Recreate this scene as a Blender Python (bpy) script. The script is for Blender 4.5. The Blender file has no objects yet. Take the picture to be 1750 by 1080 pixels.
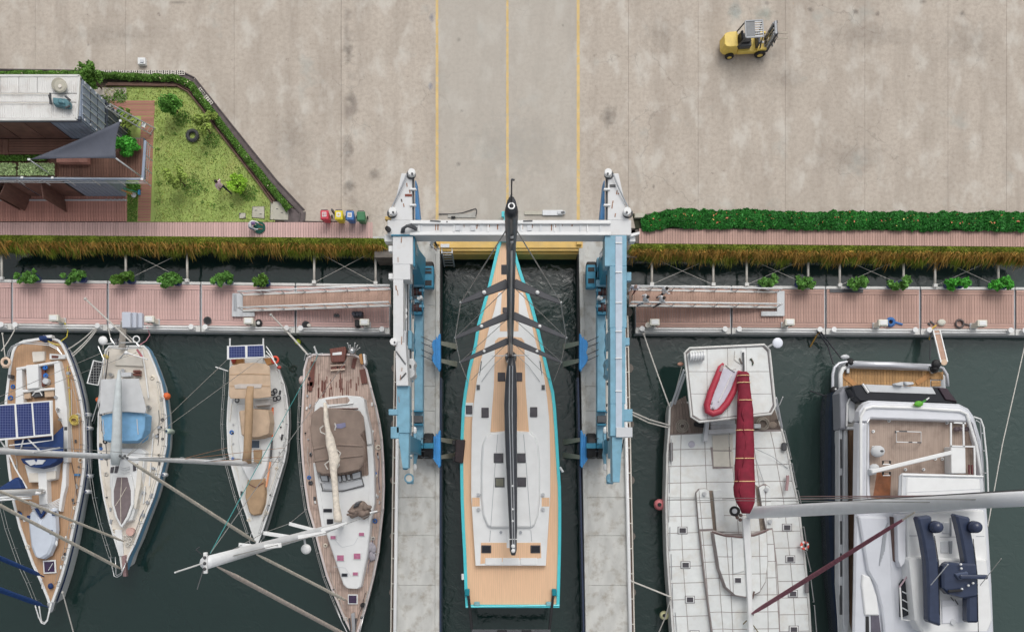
import bpy, math, random
import numpy as np
from mathutils import Vector, Matrix
from mathutils.geometry import tessellate_polygon
R = math.radians
S = bpy.context.scene
COL = S.collection
random.seed(7)
NP = np.random.default_rng(7)
# ---------------------------------------------------------------- camera, sky, sun, exposure
CAMH, F, U0, V0 = 50.0, 1350.0, 875.0, 814.0      # drone 50 m above the yard, looking straight down
cam_d = bpy.data.cameras.new('camera')
cam = bpy.data.objects.new('camera', cam_d)
COL.objects.link(cam)
cam.location = (0, 0, CAMH)
cam.rotation_euler = (0, 0, 0)
cam_d.sensor_width = 36
cam_d.lens = 36 * F / 1750
cam_d.shift_y = (V0 - 540) / 1750
cam_d.clip_start = .5
cam_d.clip_end = 600
S.camera = cam
W = bpy.data.worlds.new('World')
S.world = W
W.use_nodes = True
wn, wl = W.node_tree.nodes, W.node_tree.links
sky = wn.new('ShaderNodeTexSky')
sky.sky_type = 'NISHITA'
sky.sun_disc = False
SUN_EL, SUN_AZ = R(52), R(15)
sky.sun_elevation = SUN_EL
sky.sun_rotation = SUN_AZ
sky.dust_density = 6
sky.air_density = 1.6
sky.ozone_density = 1
hs = wn.new('ShaderNodeHueSaturation')
hs.inputs['Saturation'].default_value = .22
bg = wn['Background']
bg.inputs['Strength'].default_value = .122
wl.new(sky.outputs[0], hs.inputs['Color'])
wl.new(hs.outputs[0], bg.inputs['Color'])
sun_d = bpy.data.lights.new('sun', 'SUN')
sun_d.energy = .5
sun_d.angle = R(30)
sun_d.color = (1, .965, .92)
sun = bpy.data.objects.new('sun', sun_d)
COL.objects.link(sun)
sun.rotation_euler = (R(90) - SUN_EL, 0, R(180) - SUN_AZ)
S.view_settings.view_transform = 'Standard'
S.view_settings.look = 'None'
S.view_settings.gamma = 1
S.view_settings.exposure = 0.0
S.view_settings.use_curve_mapping = False
S.cycles.max_bounces = 6
S.cycles.transparent_max_bounces = 8
S.cycles.use_denoising = True
# ---------------------------------------------------------------- helpers
def P(u, v, z=0.0):
    k = (CAMH - z) / F
    return Vector(((u - U0) * k, (V0 - v) * k, z))
def px(n, z=0.0):
    return n * (CAMH - z) / F
LOC = {}
def lin(r, g, b):
    f = lambda c: (c / 255 / 12.92) if c <= 10 else ((c / 255 + .055) / 1.055) ** 2.4
    return (f(r), f(g), f(b))
class MB:
    def __init__(s):
        s.v, s.f = [], []
    def add(s, vs, fs):
        o = len(s.v)
        s.v += [Vector(p) for p in vs]
        s.f += [[i + o for i in f] for f in fs]
        return s
    def prism(s, top, z0, inset=0.0):
        """closed solid under a top outline (world points); inset moves the TOP inwards"""
        n = len(top)
        area = sum(top[i].x * top[(i + 1) % n].y - top[(i + 1) % n].x * top[i].y for i in range(n))
        if area < 0:
            top = top[::-1]
        t2 = offset(top, inset) if inset else top
        vs = [Vector((p.x, p.y, z0)) for p in top] + list(t2)
        fs = [[i, (i + 1) % n, n + (i + 1) % n, n + i] for i in range(n)]
        tri = tessellate_polygon([[Vector((p.x, p.y, 0)) for p in t2]])
        for t in tri:
            a, b, c = [t2[i] for i in t]
            if (b.x - a.x) * (c.y - a.y) - (b.y - a.y) * (c.x - a.x) < 0:
                t = t[::-1]
            fs.append([n + i for i in t])
            fs.append([i for i in t[::-1]])
        return s.add(vs, fs)
    def poly(s, pts, z1, z0, inset=0.0):
        return s.prism([P(u, v, z1) for u, v in pts], z0, inset)
    def rect(s, u0, v0, u1, v1, z1, z0):
        return s.poly([(u0, v0), (u1, v0), (u1, v1), (u0, v1)], z1, z0)
    def box(s, c, sz, rot=0.0, m=None):
        x, y, z = sz[0] / 2, sz[1] / 2, sz[2] / 2
        vs = [Vector((sx * x, sy * y, sz_ * z)) for sz_ in (-1, 1) for sx, sy in ((-1, -1), (1, -1), (1, 1), (-1, 1))]
        mm = m if m is not None else Matrix.Rotation(rot, 3, 'Z')
        vs = [mm @ p + Vector(c) for p in vs]
        return s.add(vs, [[3, 2, 1, 0], [4, 5, 6, 7], [0, 1, 5, 4], [1, 2, 6, 5], [2, 3, 7, 6], [3, 0, 4, 7]])
    def bar(s, a, b, w, h):
        """box from a to b, w wide (sideways), h high"""
        a, b = Vector(a), Vector(b)
        d = b - a
        x = d.normalized()
        up = Vector((0, 0, 1)) if abs(x.z) < .95 else Vector((0, 1, 0))
        y = up.cross(x).normalized()
        z = x.cross(y)
        m = Matrix((x, y, z)).transposed()
        return s.box((a + b) / 2, (d.length, w, h), m=m)
    def tube(s, pts, r, n=6, closed=False):
        pts = [Vector(p) for p in pts]
        k = len(pts)
        rs = r if isinstance(r, (list, tuple)) else [r] * k
        vs, fs = [], []
        for i, p in enumerate(pts):
            a = pts[(i - 1) % k] if (closed or i > 0) else p
            b = pts[(i + 1) % k] if (closed or i < k - 1) else p
            d = (b - a)
            d = d.normalized() if d.length > 1e-9 else Vector((0, 0, 1))
            up = Vector((0, 0, 1)) if abs(d.z) < .9 else Vector((0, 1, 0))
            x = d.cross(up).normalized()
            y = x.cross(d)
            for j in range(n):
                t = 2 * math.pi * j / n
                vs.append(p + (x * math.cos(t) + y * math.sin(t)) * rs[i])
        m = k if closed else k - 1
        for i in range(m):
            i2 = (i + 1) % k
            for j in range(n):
                j2 = (j + 1) % n
                fs.append([i * n + j, i2 * n + j, i2 * n + j2, i * n + j2])
        if not closed:
            fs.append(list(range(n)))
            fs.append([(k - 1) * n + j for j in range(n)][::-1])
        return s.add(vs, fs)
    def cyl(s, c, r, h, n=14, r2=None):
        c = Vector(c)
        r2 = r if r2 is None else r2
        return s.tube([c, c + Vector((0, 0, h))], [r, r2], n)
    def ball(s, c, r, n=10, m=7):
        c = Vector(c)
        r = (r, r, r) if not isinstance(r, (tuple, list)) else r
        vs = [c + Vector((0, 0, r[2]))]
        for i in range(1, m):
            t = math.pi * i / m
            for j in range(n):
                a = 2 * math.pi * j / n
                vs.append(c + Vector((r[0] * math.sin(t) * math.cos(a), r[1] * math.sin(t) * math.sin(a), r[2] * math.cos(t))))
        vs.append(c - Vector((0, 0, r[2])))
        fs = [[0, 1 + j, 1 + (j + 1) % n] for j in range(n)]
        for i in range(m - 2):
            for j in range(n):
                a, b = 1 + i * n, 1 + (i + 1) * n
                fs.append([a + j, b + j, b + (j + 1) % n, a + (j + 1) % n])
        a = 1 + (m - 2) * n
        fs += [[a + (j + 1) % n, a + j, len(vs) - 1] for j in range(n)]
        return s.add(vs, fs)
    def ring(s, c, R_, r, n=18, k=6):
        c = Vector(c)
        return s.tube([c + Vector((R_ * math.cos(2 * math.pi * i / n), R_ * math.sin(2 * math.pi * i / n), 0)) for i in range(n)], r, k, True)
    def loft(s, st, z, rz, n=12, axis='v'):
        """rounded body traced from above: stations (v, uL, uR) at height z, half height rz (list or number)"""
        vs, fs = [], []
        k = len(st)
        for i, (v, a, b) in enumerate(st):
            zz = z[i] if isinstance(z, (list, tuple)) else z
            h = rz[i] if isinstance(rz, (list, tuple)) else rz
            if axis == 'v':
                L, Q = P(a, v, zz), P(b, v, zz)
            else:
                L, Q = P(v, a, zz), P(v, b, zz)
            c, d = (L + Q) / 2, (Q - L) / 2
            for j in range(n):
                t = 2 * math.pi * j / n
                vs.append(c + d * math.cos(t) + Vector((0, 0, h * math.sin(t))))
        for i in range(k - 1):
            for j in range(n):
                j2 = (j + 1) % n
                fs.append([i * n + j, i * n + j2, (i + 1) * n + j2, (i + 1) * n + j])
        fs.append(list(range(n))[::-1])
        fs.append([(k - 1) * n + j for j in range(n)])
        return s.add(vs, fs)
    def build(s, name, mat, parent=None, smooth=False, bevel=0.0, loc=None, seg=1):
        me = bpy.data.meshes.new(name)
        if parent is not None:
            o0 = LOC[parent.name]
        elif loc is not None:
            o0 = Vector(loc)
        else:
            lo = Vector([min(p[i] for p in s.v) for i in range(3)])
            hi = Vector([max(p[i] for p in s.v) for i in range(3)])
            o0 = Vector(((lo.x + hi.x) / 2, (lo.y + hi.y) / 2, lo.z))
        me.from_pydata([tuple(p - o0) for p in s.v], [], s.f)
        me.validate()
        fix_normals(me)
        if smooth:
            me.polygons.foreach_set('use_smooth', [True] * len(me.polygons))
        return link(name, me, mat, parent, o0, bevel, seg)
def fix_normals(me):
    import bmesh
    bm = bmesh.new()
    bm.from_mesh(me)
    bmesh.ops.recalc_face_normals(bm, faces=bm.faces)
    bm.to_mesh(me)
    bm.free()
def link(name, me, mat, parent, o0, bevel=0.0, seg=1):
    if mat is not None and not me.materials:
        me.materials.append(mat)
    o = bpy.data.objects.new(name, me)
    COL.objects.link(o)
    if parent is not None:
        o.parent = parent
        LOC[o.name] = LOC[parent.name]
    else:
        o.location = o0
        LOC[o.name] = Vector(o0)
    if bevel:
        b = o.modifiers.new('bevel', 'BEVEL')
        b.width = bevel
        b.segments = seg
        b.limit_method = 'ANGLE'
        b.angle_limit = R(40)
    return o
def offset(pts, d):
    """move a counter-clockwise outline inwards by d (xy)"""
    n = len(pts)
    out = []
    for i in range(n):
        a, b, c = pts[i - 1], pts[i], pts[(i + 1) % n]
        e1 = Vector((b.x - a.x, b.y - a.y)); e2 = Vector((c.x - b.x, c.y - b.y))
        if e1.length < 1e-9 or e2.length < 1e-9:
            out.append(b.copy()); continue
        e1.normalize(); e2.normalize()
        n1 = Vector((-e1.y, e1.x)); n2 = Vector((-e2.y, e2.x))
        m = n1 + n2
        if m.length < 1e-6:
            m = n1
        m.normalize()
        k = d / max(.5, m.dot(n1))
        out.append(Vector((b.x + m.x * k, b.y + m.y * k, b.z)))
    return out
def thing(name, label, cat, loc, group=None, kind=None):
    o = bpy.data.objects.new(name, None)
    o.empty_display_size = .3
    COL.objects.link(o)
    o.location = loc
    LOC[o.name] = Vector(loc)
    return tag(o, label, cat, group, kind)
def tag(o, label=None, cat=None, group=None, kind=None):
    if label: o['label'] = label
    if cat: o['category'] = cat
    if group: o['group'] = group
    if kind: o['kind'] = kind
    return o
def copy_tree(o, parent=None):
    c = o.copy()
    COL.objects.link(c)
    if parent is not None:
        c.parent = parent
        LOC[c.name] = LOC[parent.name]
    for ch in list(o.children):
        copy_tree(ch, c)
    return c
def dup(o, loc, rz=0.0, label=None, sc=None):
    c = copy_tree(o)
    c.location = loc
    LOC[c.name] = Vector(loc)
    c.rotation_euler = (0, 0, rz)
    if label: c['label'] = label
    if sc: c.scale = sc
    return c
# ---------------------------------------------------------------- materials
MATS = {}
def M(name, col, rough=.55, metal=0.0, var=.12, scale=3.0, bump=0.0, rnd=0.0, isl=0.0, detail=5, dirt=0.0, dscale=1.2, dcol=None, bands=None, spec=.5, stretch=None):
    if name in MATS:
        return MATS[name]
    m = bpy.data.materials.new(name)
    m.use_nodes = True
    N, L = m.node_tree.nodes, m.node_tree.links
    b = N['Principled BSDF']
    b.inputs['Roughness'].default_value = rough
    b.inputs['Metallic'].default_value = metal
    b.inputs['Specular IOR Level'].default_value = spec
    tc = N.new('ShaderNodeTexCoord')
    vec = tc.outputs['Object']
    if stretch:
        mp = N.new('ShaderNodeMapping')
        mp.inputs['Scale'].default_value = stretch
        L.new(vec, mp.inputs['Vector'])
        vec = mp.outputs[0]
    no = N.new('ShaderNodeTexNoise')
    no.inputs['Scale'].default_value = scale
    no.inputs['Detail'].default_value = detail
    L.new(vec, no.inputs['Vector'])
    mr = N.new('ShaderNodeMapRange')
    mr.inputs[1].default_value, mr.inputs[2].default_value = .3, .7
    mr.inputs[3].default_value, mr.inputs[4].default_value = 1 - var, 1 + var
    L.new(no.outputs[0], mr.inputs[0])
    val = mr.outputs[0]
    def mul(a, sock):
        n = N.new('ShaderNodeMath'); n.operation = 'MULTIPLY'
        L.new(a, n.inputs[0]); L.new(sock, n.inputs[1])
        return n.outputs[0]
    if rnd:
        oi = N.new('ShaderNodeObjectInfo')
        r2 = N.new('ShaderNodeMapRange')
        r2.inputs[3].default_value, r2.inputs[4].default_value = 1 - rnd, 1 + rnd
        L.new(oi.outputs['Random'], r2.inputs[0])
        val = mul(val, r2.outputs[0])
    if isl:
        ge = N.new('ShaderNodeNewGeometry')
        r2 = N.new('ShaderNodeMapRange')
        r2.inputs[3].default_value, r2.inputs[4].default_value = 1 - isl, 1 + isl
        L.new(ge.outputs['Random Per Island'], r2.inputs[0])
        val = mul(val, r2.outputs[0])
    if bands:                                   # thin dark caulk lines across x or y: (axis, pitch, strength)
        ax, pitch, stg = bands
        sp = N.new('ShaderNodeSeparateXYZ')
        L.new(tc.outputs['Object'], sp.inputs[0])
        mo = N.new('ShaderNodeMath'); mo.operation = 'PINGPONG'
        mo.inputs[1].default_value = pitch / 2
        L.new(sp.outputs[ax], mo.inputs[0])
        r3 = N.new('ShaderNodeMapRange')
        r3.inputs[1].default_value, r3.inputs[2].default_value = 0, pitch * .16
        r3.inputs[3].default_value, r3.inputs[4].default_value = 1 - stg, 1
        L.new(mo.outputs[0], r3.inputs[0])
        val = mul(val, r3.outputs[0])
    vm = N.new('ShaderNodeVectorMath'); vm.operation = 'SCALE'
    vm.inputs[0].default_value = col
    L.new(val, vm.inputs['Scale'])
    out = vm.outputs[0]
    if dirt:
        n2 = N.new('ShaderNodeTexNoise')
        n2.inputs['Scale'].default_value = dscale
        n2.inputs['Detail'].default_value = 8
        n2.inputs['Roughness'].default_value = .65
        L.new(tc.outputs['Object'], n2.inputs['Vector'])
        r4 = N.new('ShaderNodeMapRange')
        r4.inputs[1].default_value, r4.inputs[2].default_value = .5, .72
        r4.inputs[3].default_value, r4.inputs[4].default_value = 0, dirt
        L.new(n2.outputs[0], r4.inputs[0])
        mx = N.new('ShaderNodeMix'); mx.data_type = 'RGBA'
        L.new(r4.outputs[0], mx.inputs[0])
        L.new(out, mx.inputs[6])
        dc = dcol or tuple(c * .45 for c in col)
        mx.inputs[7].default_value = (*dc, 1)
        out = mx.outputs[2]
    L.new(out, b.inputs['Base Color'])
    if bump:
        bp = N.new('ShaderNodeBump')
        bp.inputs['Strength'].default_value = bump
        bp.inputs['Distance'].default_value = .03
        L.new(no.outputs[0], bp.inputs['Height'])
        L.new(bp.outputs[0], b.inputs['Normal'])
    MATS[name] = m
    return m
C = lin
white = M('white_gelcoat', (.80, .81, .81), .35, var=.03, scale=1.5, dirt=.10, dcol=(.5, .47, .42))
cream = M('cream_gelcoat', (.74, .70, .63), .45, var=.05, scale=2, dirt=.25, dcol=(.45, .40, .33))
offwhite = M('weathered_white_paint', (.68, .68, .66), .5, var=.06, scale=2, dirt=.3, dcol=(.4, .37, .33))
palegrey = M('pale_grey_paint', (.60, .62, .645), .4, var=.05, scale=1.5, dirt=.15)
grey = M('mid_grey_paint', (.36, .38, .41), .4, var=.06, dirt=.15)
darkgrey = M('dark_grey', (.075, .078, .085), .5, var=.2, dirt=.2, dcol=(.15, .15, .15))
black = M('black_rubber', (.014, .014, .016), .6, var=.3)
carbon = M('carbon_spar', (.055, .058, .068), .3, var=.15, scale=2)
glass_dark = M('dark_tinted_glass', (.018, .02, .026), .08, var=.1)
smoked = M('smoked_acrylic', (.075, .07, .08), .22, var=.15)
steel = M('stainless_steel', (.62, .63, .64), .28, .85, var=.06)
alu = M('brushed_aluminium', (.58, .60, .62), .42, .25, var=.08, dirt=.2, stretch=(1, .3, 1))
rope_white = M('white_rope', (.58, .56, .52), .8, var=.2, scale=20)
mast_alu = M('pale_mast_alloy', (.80, .82, .84), .4, var=.05, dirt=.12, stretch=(1, .3, 1))
rope_tan = M('tan_furled_sail', (.76, .70, .60), .8, var=.18, scale=7, dirt=.3)
wire = M('steel_wire', (.42, .42, .41), .4, .5)
rope_dark = M('dark_rope', (.035, .036, .045), .7)
rope_yellow = M('yellow_rope', (.58, .46, .12), .7)
navy = M('navy_canvas', C(32, 58, 108), .8, var=.15, scale=4)
navy_gloss = M('navy_gloss_paint', (.035, .048, .09), .18, var=.1)
blue_canvas = M('sky_blue_canvas', C(124, 172, 210), .8, var=.10, scale=3)
blue_sail = M('blue_sail_cover', C(40, 78, 140), .75, var=.25, scale=8)
beige = M('beige_canvas', C(196, 172, 148), .85, var=.10, scale=2.5, bump=.25)
tan_canvas = M('tan_canvas', C(176, 148, 118), .85, var=.12, scale=2.5, bump=.25)
brown_canvas = M('taupe_canvas', C(140, 124, 114), .85, var=.12, scale=2, bump=.35)
grey_canvas = M('light_grey_canvas', C(198, 200, 202), .8, var=.06, scale=2.5, bump=.3)
sailcover = M('grey_sail_cover', C(196, 203, 205), .8, var=.10, scale=3, bump=.3)
red_canvas = M('crimson_canvas', C(128, 28, 50), .8, var=.20, scale=2.5, bump=.5)
red_tube = M('red_inflatable', C(176, 50, 70), .5, var=.12, scale=2)
orange = M('orange_plastic', C(226, 112, 60), .5, var=.12)
teak_new = M('pale_new_teak', C(232, 192, 156), .55, var=.05, scale=2.2, bands=(0, .12, .14), stretch=(8, .5, 1))
teak = M('golden_teak', C(184, 148, 116), .6, var=.10, scale=2.0, bands=(0, .13, .22), dirt=.25, stretch=(6, .6, 1))
teak_grey = M('weathered_grey_teak', C(186, 164, 152), .7, var=.30, scale=1.4, bands=(0, .14, .35), dirt=.5, dscale=2.2, dcol=(.11, .07, .06), stretch=(7, .5, 1))
teak_brown = M('varnished_teak', C(112, 66, 56), .4, var=.2, scale=4, bands=(0, .16, .3), stretch=(5, .6, 1))
teak_platform = M('swim_platform_teak', C(188, 146, 96), .6, var=.2, scale=3, rnd=.14, dirt=.3, dcol=(.10, .065, .04), stretch=(6, .8, 1))
flyteak = M('flybridge_teak', C(172, 153, 140), .6, var=.10, scale=1.6, bands=(0, .12, .22), dirt=.5, dscale=.9, dcol=(.13, .08, .06), stretch=(6, .5, 1))
teal = M('teal_topsides', C(84, 204, 214), .22, var=.05)
teal_dark = M('dark_teal_topsides', C(20, 128, 142), .22, var=.05)
lift_blue = M('lift_blue_paint', C(120, 168, 190), .45, var=.12, scale=2, dirt=.45, dcol=(.12, .2, .26))
lift_blue_dark = M('lift_deep_blue_paint', C(50, 128, 158), .45, var=.10, scale=2, dirt=.25)
lift_white = M('lift_white_paint', (.68, .69, .70), .45, var=.06, scale=1.2, dirt=.45, dcol=(.48, .44, .40))
lift_pale = M('lift_pale_blue_walkway', C(186, 198, 212), .5, var=.06, dirt=.2)
sling_blue = M('bright_blue_fabric', C(66, 148, 214), .6, var=.12)
sling = M('grey_lifting_sling', C(158, 156, 142), .8, var=.12, scale=8)
yellow_paint = M('yellow_paint', C(222, 184, 104), .55, var=.10, scale=1.4, dirt=.4, dscale=2.2, dcol=(.50, .40, .24))
line_yellow = M('faded_yellow_line', C(216, 186, 124), .7, var=.12, scale=2, dirt=.85, dscale=4, dcol=(.44, .40, .33))
fork_yellow = M('forklift_yellow', C(232, 202, 100), .45, var=.08, dirt=.35, dcol=(.35, .25, .1))
plank_pink = M('reddish_composite_plank', C(206, 172, 166), .7, var=.09, scale=2.2, rnd=.09, dirt=.4, dscale=.8, dcol=C(164, 124, 118), bump=.1, stretch=(4, 1, 1))
plank_brown = M('brown_composite_plank', C(186, 152, 140), .7, var=.10, scale=2.2, rnd=.10, dirt=.4, dscale=.8, dcol=C(152, 118, 108), stretch=(4, 1, 1))
plank_gang = M('gangway_plank', C(184, 152, 136), .7, var=.09, scale=2.2, rnd=.09, dirt=.3, dcol=C(136, 104, 92), stretch=(4, 1, 1))
plank_dark = M('dark_terrace_plank', C(122, 88, 74), .7, var=.18, scale=2.5, rnd=.14, dirt=.4, dcol=C(84, 58, 50), stretch=(4, 1, 1))
plank_patio = M('red_brown_patio_plank', C(196, 142, 128), .7, var=.12, scale=2.2, rnd=.10, dirt=.5, dscale=.9, dcol=C(104, 66, 58), stretch=(4, 1, 1))
wood_door = M('dark_wood_panel', C(122, 90, 80), .6, var=.2, scale=2, rnd=.08, dirt=.4, stretch=(1, 5, 1))
paver = M('clay_paver', C(168, 118, 104), .8, var=.12, scale=6, rnd=.12, dirt=.3)
steel_blue = M('slate_blue_container', C(146, 158, 176), .55, var=.10, scale=1.5, dirt=.4, dscale=1.4, dcol=C(104, 114, 130))
dark_blue_steel = M('dark_slate_steel', C(78, 86, 100), .5, var=.15, dirt=.3)
roof_white = M('white_roof_sheet', (.76, .755, .74), .5, var=.05, scale=1.0, dirt=.5, dscale=.9, dcol=(.5, .44, .39))
concrete_pier = M('pier_concrete', C(194, 194, 190), .85, var=.14, scale=1.6, dirt=.85, dscale=1.3, dcol=C(146, 136, 122), stretch=(1, .45, 1), bump=.1)
concrete_dark = M('damp_concrete', C(112, 106, 100), .85, var=.2, scale=2, dirt=.5)
concrete_lid = M('concrete_lid', C(190, 186, 172), .8, var=.08, scale=4, dirt=.4)
gutter_m = M('gutter_concrete', C(104, 94, 94), .85, var=.2, scale=3, dirt=.5)
edging_m = M('brown_edging', C(104, 78, 68), .8, var=.2, scale=3, dirt=.4)
hull_white = white
hull_dark = M('dark_grey_hull', C(62, 68, 82), .2, var=.08)
bronze_pan = M('pale_teal_ac', C(86, 128, 138), .5, var=.25, scale=6, dirt=.4)
skin = M('skin', C(150, 106, 84), .6, var=.05)
shirt_white = M('white_shirt', (.74, .74, .76), .8, var=.06, scale=12)
shirt_pink = M('pale_pink_shirt', C(226, 196, 204), .8, var=.06, scale=12)
shirt_tan = M('tan_shirt', C(170, 150, 142), .8, var=.06, scale=12)
jeans = M('blue_jeans', C(72, 92, 122), .8, var=.12, scale=12)
trousers = M('dark_trousers', (.03, .032, .045), .8, var=.2, scale=12)
trousers_red = M('maroon_trousers', C(128, 84, 80), .8, var=.2, scale=12)
hair_m = M('dark_hair', (.018, .014, .012), .6, var=.3, scale=30)
cap_purple = M('purple_cap', C(120, 96, 140), .8)
shoe_m = M('pale_shoe', C(190, 180, 165), .7)
green_net = M('green_net', C(24, 96, 84), .7, var=.2, scale=9)
pot_blue = M('blue_pot', C(44, 62, 112), .4)
bark = M('bark', (.10, .07, .045), .9, var=.3, scale=12)
gold_glass = M('amber_wood_trim', C(190, 138, 84), .4, var=.15)
purple_glass = M('pinkish_hatch_glass', C(182, 112, 142), .2, var=.15, scale=6)
purple_dark = M('purple_black_hatch_glass', C(66, 52, 78), .15, var=.15)
def leafm(name, a, isl=.35, rough=.55, b=None):
    m = M(name, a, rough, var=.3, scale=1.6, isl=isl)
    bs = m.node_tree.nodes['Principled BSDF']
    bs.inputs['Transmission Weight'].default_value = 0
    bs.inputs['Specular IOR Level'].default_value = .3
    return m
leaf_hedge = leafm('hedge_leaf', C(92, 132, 52))
leaf_flower = leafm('flower_hedge_leaf', C(52, 124, 50), .6)
leaf_tree = leafm('tree_leaf', C(98, 152, 62))
leaf_lime = leafm('lime_leaf', C(158, 204, 66))
leaf_olive = leafm('olive_leaf', C(150, 172, 84))
leaf_pot = leafm('potted_leaf', C(100, 150, 68))
leaf_bright = leafm('bright_leaf', C(84, 172, 62))
grass_m = leafm('lawn_blade', C(176, 198, 116), .15)
grass_tan = leafm('tan_grass_blade', C(196, 186, 118), .2)
fringe_g = leafm('overhanging_grass_green', C(150, 168, 66), .45)
fringe_t = leafm('overhanging_grass_olive', C(158, 166, 72), .4)
fringe_o = leafm('overhanging_grass_orange', C(196, 158, 84), .35)
sedum = leafm('sedum_leaf', C(180, 202, 146), .35)
petal = M('orange_petal', C(222, 132, 96), .6, isl=.3)
# solar cell: grid of thin pale lines on blue
def solar(name, col, sx, sy, linecol, wdt=.04):
    m = M(name, col, .15, var=.1, scale=2)
    N, L = m.node_tree.nodes, m.node_tree.links
    b = N['Principled BSDF']
    src = b.inputs['Base Color'].links[0].from_socket
    br = N.new('ShaderNodeTexBrick')
    br.offset = 0
    br.inputs['Scale'].default_value = 1
    br.inputs['Brick Width'].default_value = sx
    br.inputs['Row Height'].default_value = sy
    br.inputs['Mortar Size'].default_value = wdt * .5 * min(sx, sy)
    br.inputs['Mortar Smooth'].default_value = 0
    br.inputs['Color1'].default_value = br.inputs['Color2'].default_value = (0, 0, 0, 1)
    br.inputs['Mortar'].default_value = (1, 1, 1, 1)
    tc = [n for n in N if n.type == 'TEX_COORD'][0]
    L.new(tc.outputs['Object'], br.inputs['Vector'])
    mx = N.new('ShaderNodeMix'); mx.data_type = 'RGBA'
    L.new(br.outputs['Color'], mx.inputs[0])
    L.new(src, mx.inputs[6])
    mx.inputs[7].default_value = (*linecol, 1)
    L.new(mx.outputs[2], b.inputs['Base Color'])
    return m
solar_blue = solar('blue_solar_cells', C(40, 52, 104), .16, .16, C(104, 114, 158), .12)
solar_black = solar('black_solar_cells', C(22, 24, 30), .17, .17, C(150, 152, 150), .14)
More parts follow.
